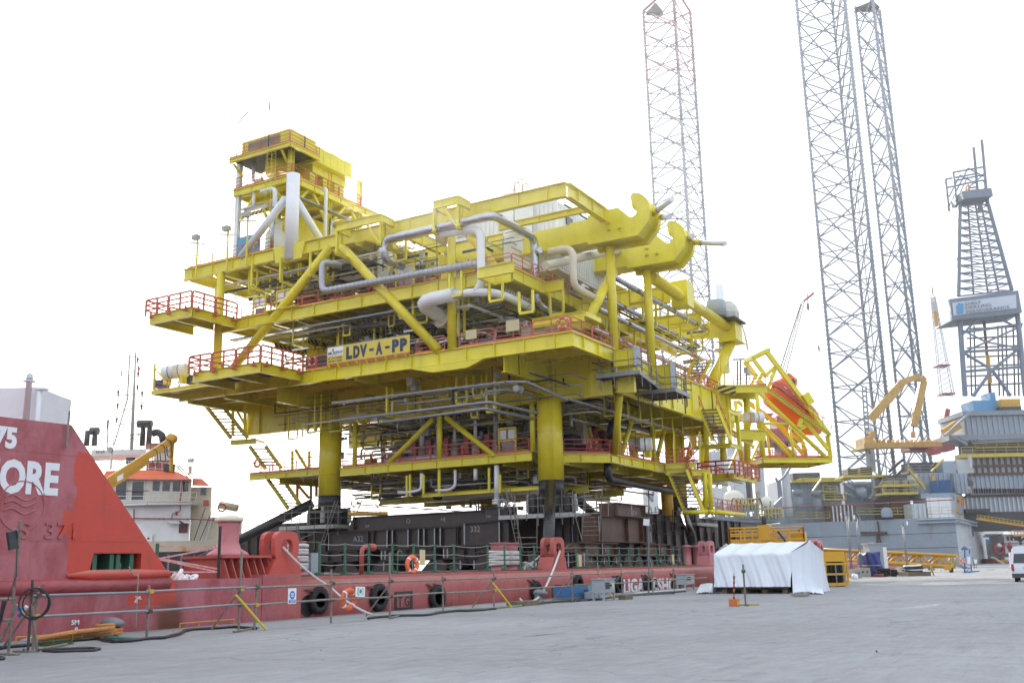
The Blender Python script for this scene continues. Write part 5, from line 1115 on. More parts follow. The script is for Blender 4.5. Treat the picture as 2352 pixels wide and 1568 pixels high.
p=cA(90,'9',(482,138))[0];ring(p,(1,0,0),.42,'small lifebuoy on the far left end of the lower deck');p=cA(80,'2',(1695,965))[0];ring(p,(1,0,0),.5,'lifebuoy on the main deck rail between red landing and sign board',RED)
# crates under blue covers on the far-left ledge
for k,(x0,y0,x1,y1,lab) in enumerate(((235,1205,325,1135,'navy cloth covered crate at the outer end of the raft ledge'),(525,1165,575,1085,'navy cloth covered crate right of the white raft drum'))):
    a=cA(88,'2',(x0,y0))[0];b=cA(88,'2',(x1,y1))[0];m=M();w_=abs(a.y-b.y)
    m.prism([a,V((b.x,b.y,a.z)),V((b.x+1.2,b.y+.5,a.z)),V((a.x+1.2,a.y+.5,a.z))],(0,0,b.z-a.z));tag(m.build('covered_crate',TARPD),lab,'crate','crates under navy covers')
for k,(x,y,sx,sy,lab) in enumerate(((40,1030,55,50,'navy cover over a machine at the rail right of the big leg'),(135,1060,50,28,'low navy covered machine behind the lower deck rail'))):
    c=cA(82,'6',(x,y))[0];s=.0225*sx*.5;m=M();m.prism([c+V((-.3,s,-s)),c+V((-.3,-s,-s)),c+V((1.2,-s,-s)),c+V((1.2,s,-s))],(0,0,.0225*sy*1.2));tag(m.build('covered_machine',TARPD),lab,'cover')
# canvas covered gear at the far end of the tubular beam
p=cY(YS,'F4',(1600,1010))[0];t=thing('covered_winch','pale canvas covered gear with ropes on top of the far end of the tubular beam','cover',p)
m=M();P_=[]
for i in range(9):
    a=2*math.pi*i/9;P_.append((math.cos(a),math.sin(a)))
rr=random.Random(3);rows=[[p+V((1.15*c*s*(1+.15*rr.uniform(-1,1)),1.15*d*s,z)) for c,d in P_+[P_[0]]] for s,z in ((1,-.9),(1.05,-.3),(.85,.4),(.5,.9),(.05,1.05))]
m.grid(rows);m.build('canvas',paint('canvas',(.60,.58,.52),.8,var=.1,scale=3,bump=.5),t)
M().box(p+V((-2,-1.4,-1.25)),p+V((1.5,1.2,-1.1))).build('platform',RIGD,t)
for k in (0,.3):M().path([p+V((.9,-1.0,-.8)),p+V((1.1+k,-1.3,-2.5)),p+V((1.9+k,-1.2,-3.8))],.05,6,.6).build('rope',ROPE,t)
M().lathe(p+V((-2.6,.3,-1.1)),(0,0,1),[(1.0,0),(1.0,1.5),(.9,1.6)],18).build('drum',CABG,t,True)

# ================================================================== load-out beams on the barge deck
def beam_box(name,x0,x1,y0,y1,z0,z1,label,mat=MILL,face='x',stiff=(),white=(),group='load-out beams on the barge deck',end=True,marks=()):
    """plate girder: flanges, web, stiffeners and pale weld strips, each its own part"""
    t=thing(name,label,'steel beam',((x0+x1)/2,(y0+y1)/2,z0),group);fl=.06
    M().box((x0,y0,z1-fl),(x1,y1,z1)).build('flange',mat,t);M().box((x0,y0,z0),(x1,y1,z0+fl)).build('flange',mat,t)
    if face=='x':
        xw=x0+.28;M().box((xw,y0,z0+fl),(x1-.28,y1,z1-fl)).build('web',mat,t)
        for y in stiff:M().box((x0+.02,y-.02,z0+fl),(xw,y+.02,z1-fl)).build('stiffener',mat,t)
        for y in white:M().box((x0+.005,y-.05,z0+fl+.02),(x0+.018,y+.05,z1-fl-.02)).build('weld_strip',CHALK,t)
        for (body,y,z,s) in marks:text('chalk_mark',body,CHALK,t,(xw-.012,y,z),(0,-1,0),(0,0,1),s,.004,-.004)
    else:
        yw=y0+.28;M().box((x0,yw,z0+fl),(x1,y1-.28,z1-fl)).build('web',mat,t)
        for x in stiff:M().box((x-.02,y0+.02,z0+fl),(x+.02,yw,z1-fl)).build('stiffener',mat,t)
        for x in white:M().box((x-.05,y0+.005,z0+fl+.02),(x+.05,y0+.018,z1-fl-.02)).build('weld_strip',CHALK,t)
        for (body,x,z,s) in marks:text('chalk_mark',body,CHALK,t,(x,yw-.012,z),(1,0,0),(0,0,1),s,.004,-.004)
    return t
XG=64.0
gy=lambda x,c='9':onX(*s_(c,x,800),XG).y
w9=[gy(x) for x in (1680,1728,1872,1968,2018,2115,2168)]
bt=beam_box('transverse_beam',XG,XG+1.3,gy(690,'10'),gy(1365),4.72,5.80,'long dark top beam spanning between the two front legs',marks=(('O',gy(1830),5.1,.5),('H',gy(2150),5.15,.4),('568',gy(1450),4.95,.28),('E',gy(60,'10'),5.1,.4)))
M().prism([(XG-.02,gy(1365)+.001,5.80),(XG-.02,gy(1365)+.001,4.75),(XG-.02,gy(1310),4.75)],(1.2,0,0)).build('end_gusset',MILL,bt)
beam_box('transverse_beam',XG-.1,XG+1.5,gy(330,'10')-.1,gy(1140),3.2,4.68,'long dark lower beam chalked A32 under the top beam',stiff=w9+[gy(1500),gy(1550),gy(2310),gy(210,'10')],white=w9+[gy(1138)-.08],marks=(('A32',gy(1350),3.85,.62),))
beam_box('transverse_beam',XG-.5,XG+1.5,gy(690,'10'),gy(330,'10')+.55,3.2,4.9,'dark stub beam chalked 32 right of the long lower beam',stiff=[gy(620,'10')],white=[gy(300,'10'),gy(620,'10')],marks=(('332',gy(335,'10'),4.2,.6),))
beam_box('transverse_beam',XG-.45,XG+1.2,gy(700,'10'),gy(470,'10'),4.95,5.95,'short dark cap beam with one pale weld strip at the right end of the top beam',white=[gy(620,'10')],marks=(('566',gy(480,'10'),5.2,.3),))
for a,b,lab in ((gy(480,'10'),gy(80,'10'),'low dark spacer beam chalked A1 under the middle of the span'),(gy(1410),gy(905),'low dark spacer beam under the left end of the span'),(gy(2110),gy(1630),'low dark spacer beam behind the hanging lifebuoy')):
    beam_box('spacer_beam',XG-.3,XG+2,a,b,2.3,3.14,lab,stiff=[a+(b-a)*f for f in (.25,.5,.75)],white=[b-.15,b-.5],marks=(('A1',a+.9,2.5,.45),) if 'A1' in lab else ())
beam_box('transverse_beam',66.6,67.8,30.6,gy(690,'10')+1,3.1,5.3,'dark inner beam behind the leaning black tube strut',stiff=[31.5+.7*i for i in range(8)],white=[35.2,33.4])
rx=lambda x,Y=30.:onY(*s_('10',x,700),Y).x
RB=30.0
beam_box('skid_beam',rx(1500),rx(1920),RB,RB+1.6,3.18,5.0,'rust brown box beam right of the ladder, chalked marks on the beam above',RUSTB,'y',stiff=[rx(1530),rx(1910),rx(1775)],white=[rx(1505)])
beam_box('skid_beam',rx(1640),rx(1928),RB-.35,RB+1.4,5.03,5.98,'rust brown cap beam chalked B34 on top of the brown box beam',RUSTB,'y',stiff=[rx(1645),rx(1900)],white=[rx(1772)],marks=(('B34',rx(1810),5.2,.5),))
beam_box('skid_beam',rx(1960),rx(2050),RB+.3,RB+2.1,3.18,4.75,'short brown beam end right of the lamp pole',RUSTB,'y',white=[rx(2010)],stiff=[rx(1975)])
for x0,x1,lab,mk in ((1345,1680,'low brown spacer beam chalked A1 under the brown box beam','A1'),(1905,2165,'low brown spacer beam chalked A19 at the right end','AA19')):
    beam_box('spacer_beam',rx(x0),rx(x1),RB,RB+1.6,2.2,3.12,lab,RUSTB,'y',stiff=[rx(x0+(x1-x0)*f) for f in (.1,.6,.95)],white=[rx(x0+(x1-x0)*.55)],marks=((mk,rx(x0+(x1-x0)*.7),2.45,.42),))
beam_box('skid_beam',rx(2050),118,33.6,35.6,3.1,5.9,'long dark longitudinal beam running behind the second black strut',MILL,'y',stiff=[rx(2050)+2.2*i for i in range(16)],white=[100,103.5,107])
beam_box('skid_beam',68.2,rx(2050),36,37.5,2.4,5.4,'dark longitudinal beam in shadow behind the brown box beam',MILL,'y',stiff=[69+1.5*i for i in range(10)])
beam_box('skid_beam',66,110,56,57.6,2.4,5.0,'dark longitudinal beam on the far side of the barge',MILL,'y',stiff=[67+3*i for i in range(14)])
beam_box('transverse_beam',66.5,68,gy(1140)+.2,69,3.0,4.9,'dark beam running off to the left behind the long sloping strut',MILL,'x',stiff=[58+1.1*i for i in range(10)])
beam_box('transverse_beam',67.6,69,59,66.0,4.95,5.8,'dark upper beam end at the far left behind the sloping strut',MILL,'x')
for y0,y1,lab in ((30.5,46.5,'dark beam lying low on deck behind the right half of the span'),(51,69,'dark beam lying low on deck behind the left half of the span')):beam_box('deck_beam',70,71.4,y0,y1,DK+.04,3.2,lab,stiff=[y0+1.3*i for i in range(1,12)])
beam_box('deck_beam',72,112,33.4,34.6,DK+.04,3.05,'dark beam lying low on deck behind the brown trestles',MILL,'y',stiff=[74+2*i for i in range(18)])
ORD=('leftmost','second from the left','third from the left','fourth from the left','fifth from the left','sixth from the left','seventh from the left','eighth from the left','rightmost')
# wedge supports between deck and spacer beams
for i,(x0,x1,f) in enumerate(((1980,2250,'a'),(2200,2480,'b'),(2330,2600,'c'),(1520,1760,'d'),(1160,1420,'e'))):
    a,b=gy(x1),gy(x0);t=thing('wedge_support','dark sloping plate support under the front span, numbered from the right by its place','support',(XG,(a+b)/2,DK),'dark plate supports under the front span')
    t['label']='dark sloping plate support under the front beams, '+('rightmost','second from the right','middle one','second from the left','leftmost')[(2,1,0,3,4)[i]]
    c=(a+b)/2;M().prism([(XG+.1,a,DK+.03),(XG+.1,b,DK+.03),(XG+.1,c+.5,2.27),(XG+.1,c-.5,2.27)],(1.6,0,0)).build('plate',MILL,t);M().box((XG+.07,c-.06,DK+.1),(XG+.098,c+.06,2.2)).build('weld_strip',CHALK,t)
for i in range(9):
    x0=rx(1400)+2.1*i;t=thing('wedge_support','dark braced trestle under the brown beams, '+ORD[i],'support',(x0,RB+.5,DK),'braced trestles under the brown beams')
    M().prism([(x0,RB+.3,DK+.03),(x0+1.9,RB+.3,DK+.03),(x0+1.3,RB+.3,2.17),(x0+.6,RB+.3,2.17)],(0,1.1,0)).build('plate',MILL,t);M().box((x0+.9,RB+.27,DK+.1),(x0+1.0,RB+.298,2.15)).build('weld_strip',CHALK,t)
    M().bar((x0,RB+.2,2.1),(x0+.9,RB+.2,DK+.1),.06,.06).build('brace',DRK,t)
# pale box support under the strut foot
s0=onY(*s_('10',1180,1000),28.5)
t=thing('strut_pedestal','brown stiffened box pedestal carrying the foot of the leaning black strut','pedestal',(s0.x,28.5,DK))
xa,xb=onY(*s_('10',570,950),28.5).x,onY(*s_('10',1390,950),28.5).x
zt_=onY(*s_('10',1000,945),28.5).z
M().box((xa,28.4,zt_-.06),(xb,30.2,zt_)).build('top_plate',MILL,t);M().box((xa+.4,28.7,DK+.03),(xb-.2,30,zt_-.06)).build('web',MILL,t)
M().prism([(xb-.25,28.42,zt_-.07),(xb-1.6,28.42,zt_-.07),(xb-1.6,28.42,DK+.03),(xb+.9,28.42,DK+.03)],(0,.05,0)).build('gusset',RUSTB,t)
for f in (.1,.3,.48,.56,.64,.74,.8):x=xa+(xb-xa)*f;M().box((x-.03,28.42,DK+.03),(x+.03,28.698,zt_-.07)).build('stiffener',MILL,t)
for f in (.75,.86,.95):x=xa+(xb-xa)*f;M().box((x-.06,28.40,DK+.1),(x+.06,28.416,zt_-.1)).build('weld_strip',CHALK,t)
# sea-fastening struts: black tubes between legs and deck
def strut(p,q,r,label):
    t=thing('tube_strut',label,'strut',q,'black tube struts bracing the legs');M().tube(p,q,r,22).build('tube',BLK,t,True)
    p=V(p);q=V(q);d=(q-p).normalized();c=p+(q-p)*.68;M().tube(c,c+d*.12,r*1.03,22).build('weld_band',RUSTB,t,True)
    M().tube(p-d*.02,p+d*1.0,r*.45,8).build('slot_plate',CHALK,t);return t
a=onY(*s_('10',1062,330),33.2);b=onY(*s_('10',1038,935),29.0);strut(a,b,.37,'black tube strut leaning in front of the big yellow leg')
a=onX(*s_('9',985,505),65.4);b=onX(*s_('9',-60,1030),62);strut(a,b,.40,'long black tube strut sloping down to the left from the left yellow leg')
a=onY(*s_('11',395,690),33.5);b=onY(*s_('11',515,1085),30);strut(a,b,.40,'black tube strut under the far right leg beside the lowest stair')
a=onY(*s_('10',1240,420),36);strut(a,a+V((9,1,-2.2)),.35,'short black tube strut right of the big yellow leg')
# black sockets round the leg feet, with work platforms and ladders
for (X,Y,lab) in ((66.2,34.8,'black bolted socket round the foot of the big yellow leg'),(66.2,56.1,'black bolted socket round the foot of the left yellow leg'),(92.25,34.8,'black bolted socket round the far right leg'),(92.25,56.1,'black socket round the far leg seen under the deck')):
    zb=at(1267,1105,75).z-1.08;t=thing('leg_socket',lab,'socket',(X,Y,5.4),'sockets round the legs');
    M().lathe((X,Y,5.35),(0,0,1),[(1.15,0),(1.15,zb-5.35)],24).build('sleeve',DRK,t,True)
    for i in range(12):
        a=2*math.pi*i/12;o=V((math.cos(a),math.sin(a),0));M().bar(V((X,Y,5.4))+o*1.5,V((X,Y,zb))+o*1.5,.12,.5,o).build('guide_plate',DRK,t)
    for i in range(8):
        a=2*math.pi*(i+.5)/8;o=V((math.cos(a),math.sin(a),0));M().lathe(V((X,Y,5.5))+o*1.75,(0,0,1),[(.2,0),(.2,.9),(.12,.95),(.12,1.3)],8).build('jack',DRK if i % 2 else GREYP,t)
    w=thing('work_platform','tube and plank work platform round '+lab.split('round ')[1],'scaffold platform',(X,Y,5.3),'work platforms round the leg feet')
    h=2.9;z=5.22
    M().box((X-h,Y-h,z),(X+h,Y+h,z+.06)).build('plank_deck',SCAFD,w)
    for (p,q) in (((X-h,Y-h),(X-h,Y+h)),((X-h,Y-h),(X+h,Y-h)),((X+h,Y-h),(X+h,Y+h)),((X-h,Y+h),(X+h,Y+h))):
        M().bar((*p,z-.1),(*q,z-.1),.05,.30).build('toe_board',GREYP,w)
        for f in (.6,1.15):M().tube((*p,z+f),(*q,z+f),.035,6).build('ledger_tube',SCAF,w)
        for k in range(3):c=V((*p,z-.8)).lerp(V((*q,z-.8)),k/3+.1);M().tube(c,c+V((0,0,2.4)),.035,6).build('standard_tube',SCAF,w)
def ladder(p,q,w_,label,mat=SCAF):
    t=thing('ladder',label,'ladder',p,'ladders at the leg platforms');p=V(p);q=V(q);s=V((.5,-.87,0))*w_
    for o in (V((0,0,0)),s):M().tube(p+o,q+o,.04,6).build('stile',mat,t)
    n=int((q-p).length/.3)
    for i in range(1,n):c=p+(q-p)*(i/n);M().tube(c,c+s,.022,5).build('rung',mat,t)
p=cA(68,'10',(1345,840),(1375,350));ladder(p[0],p[1],1.2,'tube ladder on the right of the big leg socket')
p=cA(68,'10',(755,940),(640,370));ladder(p[0],p[1],.35,'leaning ladder on the left of the big leg socket')
p=cA(80,'9',(790,940),(745,700));ladder(p[0],p[1],.8,'ladder below the left leg platform')
p=cA(80,'9',(1065,880),(1195,480));ladder(p[0],p[1],.25,'leaning pale ladder at the left leg socket')
# scaffold tubes standing before the legs
t=thing('scaffolding','tangle of thin scaffold tubes under the left leg platform','scaffold',(66,58,2))
for x0,y0,x1,y1 in ((845,690,845,930),(860,690,860,930),(1005,700,1005,930),(960,540,960,700),(800,860,1010,780),(860,780,930,930),(840,770,1090,770),(840,860,1060,860),(965,530,1300,530),(960,590,1270,585),(1310,520,1560,500),(1300,545,1600,540),(1310,575,1620,590),(1560,500,1620,590),(1440,480,1395,590)):
    a,b=cA(79,'9',(x0,y0),(x1,y1));M().tube(a,b,.04,6).build('scaffold_tube',SCAF,t)
t=thing('scaffolding','thin scaffold tubes standing between big leg and brown box beam','scaffold',(64,33,2))
for x0,y0,x1,y1 in ((935,620,935,940),(760,600,765,900),(765,820,940,818),(1095,640,1240,630),(1280,600,1350,850),(740,880,940,875),(1180,930,1235,880),(1590,500,1590,620),(1340,440,1440,440),(1430,600,1500,600),(840,550,840,665),(990,520,1000,615),(1145,540,1145,640),(1255,440,1265,600),(650,370,700,600)):
    a,b=cA(66,'10',(x0,y0),(x1,y1));M().tube(a,b,.035,6).build('scaffold_tube',SCAF,t)
t=thing('scaffolding','thin scaffold tubes round the far right leg','scaffold',(90,33,2))
for x0,y0,x1,y1 in ((1965,605,2110,605),(1975,660,2150,655),(2080,560,2080,900),(2180,560,2180,760),(2130,760,2280,760),(2050,790,2300,790),(1960,380,1965,640),(2180,880,2230,990)):
    a,b=cA(88,'10',(x0,y0),(x1,y1));M().tube(a,b,.045,6).build('scaffold_tube',SCAFD,t)
t=thing('pad_eye_bracket','grey lifting eye on the top beam right of the span','lifting eye',(XG,37,5.9))
p=onX(*s_('10',618,515),XG-.2);M().torus(p,(1,0,0),.3,.13,16,6).build('eye',CHALK,t);M().box(p+V((-.1,-.5,-.75)),p+V((.3,.5,-.2))).build('plate',DRK,t)
p=cA(80,'9',(1320,605),(1680,598));M().tube(p[0],p[1],.16,10).build('jack_tube',SAFE);bpy.context.scene.objects['jack_tube']['label']='yellow hydraulic tube lying on the top beam near the left leg';bpy.context.scene.objects['jack_tube']['category']='hydraulic jack'
# hanging notice cards
for x,y,c,lab in ((1998,1000,'9','pale card hanging on the guard rope right of the hanging lifebuoy'),(1330,1030,'10','pale card on the guard rope left of the blue machine'),(2185,1020,'10','pale card on the guard rope near the white tent')):
    p=onY(*s_(c,x,y),YB+1.2);tag(M().box(p+V((-.2,-.01,-.33)),p+V((.2,.01,.33))).build('notice_card',TANB),lab,'card','cards on the guard ropes')
# low bollards with white rope on deck
for x,lab in ((1765-1700,''),):
    pass
def rope_coil(cx,cy,w_,n,label):
    p=onY(*s_('10',cx,1150),YB+2.4);t=thing('rope_bitt',label,'bitt',(p.x,p.y,DK),'twin bitts wound with white rope')
    for d in (-.62,.62):
        M().lathe((p.x+d*w_,p.y,DK),(0,0,1),[(.5,0),(.5,.1),(.42,.12),(.42,1.35),(.5,1.38),(.5,1.42)],18).build('post',PINK,t,True)
        M().box((p.x+d*w_-.5,p.y-.5,DK+.001),(p.x+d*w_+.5,p.y+.5,DK+.05)).build('base',PINK,t)
        for k in range(n):M().torus((p.x+d*w_,p.y,DK+.32+.125*k),(0,.06*(-1)**k,1),.49,.075,20,6).build('rope_turn',ROPE,t,True)
rope_coil(640,0,.95,6,'pair of pink bitts wound with white rope left of the middle chock')
p=onY(*s_('9',835,1100),YB+2.6);t=thing('rope_bitt','single post wound with white rope right of the big red chock','bitt',(p.x,p.y,DK),'twin bitts wound with white rope')
M().lathe((p.x,p.y,DK),(0,0,1),[(.5,0),(.5,.12),(.36,.14),(.36,1.3),(.42,1.34)],18).build('post',PINK,t,True)
for k in range(7):M().torus((p.x,p.y,DK+.3+.14*k),(0,.05*(-1)**k,1),.42,.08,20,6).build('rope_turn',ROPE,t,True)
p=onY(*s_('10',860,1130),YB+1.9);m=M();rr=random.Random(5)
for k in range(9):m.torus(p+V((rr.uniform(-.35,.35),rr.uniform(-.2,.2),rr.uniform(-.1,.25))),(rr.uniform(-1,1),rr.uniform(-1,1),rr.uniform(-.2,1)),rr.uniform(.2,.42),.07,14,5)
tag(m.build('rope_heap',ROPE),'heap of white rope on the barge deck left of the middle chock','rope')
a=onY(*s_('8',1600,735),YB+1.0);b=onY(*s_('8',1765,735),YB+1.0);m=M()
for k in range(8):m.torus(a.lerp(b,rr.random())+V((0,0,rr.uniform(-.02,.12))),(rr.uniform(-1,1),rr.uniform(-1,1),.5),rr.uniform(.1,.22),.06,12,5)
tag(m.build('cloth_heap',SIGNW),'heap of white sacking on the deck edge left of the big bitt','sacks')
# mooring lines
def rope(pts,r,label,mat=ROPE,sag=.12,n=7):
    pts=[V(p) for p in pts];q=[]
    for a,b in zip(pts[:-1],pts[1:]):
        for i in range(9):t=i/8;q.append(a.lerp(b,t)-V((0,0,sag*4*t*(1-t))))
    return tag(M().path(q,r,n).build('mooring_rope',mat,None,True),label,'rope','mooring ropes')
rope([V((ch1.x-.2,ch1.y-.35,DK+1.05)),onY(*s_('9',1150,1270),YB-.5),onZ(*s_('9',1545,1530),.1)],.042,'white mooring rope running from the big red chock down to the quay')
bo2=onZ(*s_('10',700,1408),0.0)
rope([V((ch2.x+.1,ch2.y-.4,DK+.95)),onY(*s_('10',1000,1300),YB-1.2),onZ(*s_('10',880,1405),.1),bo2+V((.3,-.3,.12))],.055,'white mooring rope from the middle chock to the grey bollard')
rope([V((ch2.x-.3,ch2.y+.4,DK+.9)),onY(*s_('10',740,1120),YB+2.4)],.045,'white rope lying on deck between the wound bitts and the middle chock',sag=.15)
rope([onZ(*s_('10',1830,1335),.08),onZ(*s_('10',2300,1296),.08)],.07,'white rope lying on the quay behind the grey cabinets',sag=0)
a=onY(*s_('8',1185,615),YB-.3);b=onY(*s_('8',1270,680),YB-.35);c=onY(*s_('8',1262,850),YB-.35);d=onY(*s_('8',1245,1195),YB-.2)
rope([a,b,c,d],.018,'thin frayed rope hanging down the red hull below the opening',ROPEG)
m=M()
for k in range(6):p=onY(*s_('8',1258,905),YB-.37);m.tube(p,p+V((rr.uniform(-.12,.12),rr.uniform(-.08,.05),rr.uniform(-.16,.1))),.018,5)
tag(m.build('rope_knot',ROPE),'frayed pale knot on the thin rope below the wall opening','rope')
# red and white tape
a=onY(*s_('8',1445,430),YB+2.5);b=onY(*s_('8',2010,440),YB+1.4);c=onY(*s_('8',1440,545),YB+1.2);d=onY(*s_('8',2005,665),YB+.8);e=onY(*s_('8',1530,665),YB+.9)
TAPE=paint('barrier_tape',(.62,.30,.30),.5,var=.35,scale=9)
t=thing('barrier_tape','red and white barrier tapes strung between wall edge and big bitt','tape',d)
for p,q in ((a,b),(c,b),(c,d),(c+V((0,0,.03)),d+V((0,0,.1))),(e,d)):M().bar(p,q,.01,.05).build('tape_strip',TAPE,t)
M().tube(d-V((0,0,.35)),d+V((0,0,1.5)),.05,8).build('post',HBLK,t);M().tube(a-V((0,0,1.0)),a+V((0,0,.1)),.06,8).build('post',GRN,t)
for x in (1540,1660,1778):p=onY(*s_('8',x,660),YB+2.6);M().tube(p-V((0,0,.3)),p+V((0,0,.55)),.04,6).build('rail_post',GALV,t)
# tyre fenders
tyres=[(*s_(c,x,y),h*.5*.588/2.351*(onY(*s_(c,x,y),YB)-EYEP).dot(_fw)/FPX) for c,x,y,h in (('9',1050,1395,240),('9',1602,1368,240),('9',2140,1370,230),('10',932,1315,185),('10',1318,1245,165),('10',1690,1250,160),('10',1955,1255,150),('10',2215,1248,140))]
where=['leftmost tyre, left of the leaning orange ring','tyre right of the leaning orange ring','tyre below the middle of the front span','tyre left of the black TUG mark','tyre behind the left end of the blue machine','tyre right of the grey switch cabinet','tyre in the middle of the white hull letters','tyre at the right end of the white hull letters']
for (x,y,r),lab in zip(tyres,where):
    c=onY(x,y,YB-.18);t=thing('tyre_fender','black '+lab+', hanging on the red hull','tyre fender',c,'tyre fenders on the hull')
    m=M();d=V((0,1,0));m.lathe(c-V((0,.1,0)),d,[(r*.55,.02),(r*.62,0),(r*.85,0),(r*.97,.04),(r,.12),(r*.97,.2),(r*.85,.24),(r*.62,.24),(r*.55,.22),(r*.55,.02)],28);m.build('casing',RUB,t,True)
    for i in range(26):a=2*math.pi*i/26;o=V((math.cos(a),0,math.sin(a)));M().bar(c+o*(r*.99)-V((0,.07,0)),c+o*(r*.99)+V((0,.09,0)),.05,.03,o).build('tread_block',RUB,t)
    for sgn in (-1,1):
        ch=node('chain',t);ch.location=V((sgn*.2,0,r))
        a=c+V((sgn*r*.5,0,r*.75));b=V((c.x+sgn*r*.5-.55,YB+.6,DK+.02));mid=V((c.x+sgn*r*.5-.3,YB-.02,.95))
        pts=[a.lerp(mid,i/6) for i in range(6)]+[mid.lerp(b,i/6) for i in range(7)]
        for i,(p,q) in enumerate(zip(pts[:-1],pts[1:])):M().torus((p+q)/2,(q-p).cross(V((0,1,.3) if i % 2 else (1,0,.2))),.07,.018,8,4).build('link',RUSTB,ch)
# lifebuoys on barrier and stanchion
p=onY(*s_('9',1322,1385),21.4);ring(p,(.12,1,.1),.37,'orange lifebuoy lettered MC 75 hanging on the barrier',BUOY)
text('buoy_lettering','MC 75',SIGNW,bpy.context.scene.objects['lifebuoy'] if False else None,p+V((-.30,-.12,.13)),(.25,0,-1),(1,0,.25),.09,.004,.004).name='buoy_lettering'
o=[x for x in bpy.data.objects if x.name=='buoy_lettering'][0];rb=[x for x in bpy.data.objects if x.get('label','').startswith('orange lifebuoy lettered')][0];o.parent=rb;o.location=-rb.location
p=onY(*s_('9',1905,1070),YB+1.1);ring(p,(.1,1,0),.43,'orange lifebuoy hanging on a green stanchion of the barge',BUOY)
# deck boxes near the chock
p=onY(*s_('9',985,1060),YB+2.2);tag(M().box(p+V((-.05,0,-.45)),p+V((.5,.4,.42))).build('deck_box',CABG),'pale grey deck box right of the wound post','box');p=onY(*s_('9',935,1070),YB+2.3);tag(M().box(p+V((-.35,0,-.3)),p+V((.3,.04,.3))).build('notice_board',CABG),'pale notice board left of the deck box','board')

# ================================================================== the work ship behind
SD=92.0
RX=V((math.sin(YAW),-math.cos(YAW),0));FX=V((math.cos(YAW),math.sin(YAW),0))
def SP(cx,cy,d=SD,c='7'):return at(*s_(c,cx,cy),d)
SB=SP(1480,1560);SZ=lambda y:SP(1480,y).z
ship=thing('work_ship','cream and red work ship with orange roof and lattice mast behind the red barge','ship',V((SB.x,SB.y,-2.4)))
def sx(cx):return (SP(cx,1200)-EYEP).dot(RX)
def SQ(cx,z,d):return EYEP.xy.to_3d()+RX*(sx(cx)*d/SD*1.0)+FX*(d*.975+.0)+V((0,0,z))
FD=SD*math.cos(PITCH)-.0
class ZY(float):pass
def zs(y):z=ZY(SP(1480,y).z);z.y=y;return z
def hF(x,y,d):r=ray(x,y);return EYEP+r*(d/r.dot(FX))
def ft(cx,z,dep=0):
    y=getattr(z,'y',None)
    if y is None:p=hF(*s_('7',cx,1300),SD-2+dep);return V((p.x,p.y,z))
    return hF(*s_('7',cx,y),SD-2+dep)
def blockp(plan,z0,z1,name,mat):
    a=[ft(cx,z0,d) for cx,d in plan];b=[ft(cx,z1,d).z for cx,d in plan];k=len(plan)//2;za=sum(p.z for p in a[:k])/k;zb=sum(b[:k])/k
    if za>zb:za,zb=zb,za
    return M().prism([V((p.x,p.y,za)) for p in a],(0,0,zb-za)).build(name,mat,ship)
blockp(((700,1),(1350,0),(2230,1.5),(2300,9),(700,10)),-2.5,zs(1790)-.0,'hull',HBLK)
blockp(((700,.98),(1350,-.02),(2236,1.48),(2300,9.02),(700,10.02)),zs(1785),zs(1685),'bulwark',CREAM)
M().lathe(ft(1690,zs(1750),-.05)+V((0,0,.0)),-FX,[(.14,0),(.2,.02),(.2,.06),(.1,.08)],16).build('porthole',SAFE,ship)
blockp(((1000,1.6),(1310,1.2),(1735,1.6),(1735,8),(1000,8)),zs(1720),zs(1345),'deckhouse',WHT)
blockp(((1737,2.2),(2215,3.4),(2215,8),(1737,8)),zs(1720),zs(1455),'deckhouse',CRM);blockp(((1720,3.0),(1935,3.4),(1935,7),(1720,7)),zs(1455),zs(1180),'deckhouse',CRM)
blockp(((960,1.2),(1370,.2),(1760,1.0),(1820,1.9),(1820,8),(960,8)),zs(1345),zs(1325),'bridge_deck',WHT)
blockp(((990,2.0),(1370,1.2),(1752,1.9),(1752,7.5),(990,7.5)),zs(1325),zs(1105),'wheelhouse',CRM)
bz0,bz1=zs(1310),zs(1120)
def win(a,da,b,db,y0,y1,mat=GLASS):
    ym=.5*(y0+y1);zz=ZY(0);zz.y=ym;p,q=ft(a,zz,da),ft(b,zz,db);pz=.5*(p.z+q.z);p.z=q.z=0;n=V((p.y-q.y,q.x-p.x,0)).normalized()
    if n.dot(FX)>0:n=-n
    hh=(zs(y0)-zs(y1))/2;z0,z1=pz-hh,pz+hh
    wf=M().prism([p+n*.02+V((0,0,z0-.08)),q+n*.02+V((0,0,z0-.08)),q+n*.02+V((0,0,z1+.08)),p+n*.02+V((0,0,z1+.08))],n*.04).build('window',WHT,ship)
    M().prism([p.lerp(q,.06)+n*.065+V((0,0,z0)),p.lerp(q,.94)+n*.065+V((0,0,z0)),p.lerp(q,.94)+n*.065+V((0,0,z1)),p.lerp(q,.06)+n*.065+V((0,0,z1))],n*.01).build('pane',mat,wf)
dl=lambda x:2.0-(x-990)/380*.8;dr=lambda x:1.2+(x-1370)/382*.7
for a,b in ((1060,1170),(1208,1330)):win(a,dl(a),b,dl(b),1125,1295)
for a,b in ((1398,1472),(1487,1565),(1582,1662),(1678,1735)):win(a,dr(a),b,dr(b),1125,1222)
win(1838,3.15,1895,3.25,1185,1255)
rp=[ft(940,zs(1100),1.2),ft(1370,zs(1108),.5),ft(1770,zs(1110),1.2),ft(1775,zs(1110),8),ft(940,zs(1110),8)]
rt2=[ft(975,zs(1030),2.5),ft(1350,zs(1022),2.0),ft(1640,zs(1040),2.4),ft(1650,zs(1040),7),ft(975,zs(1030),7)]
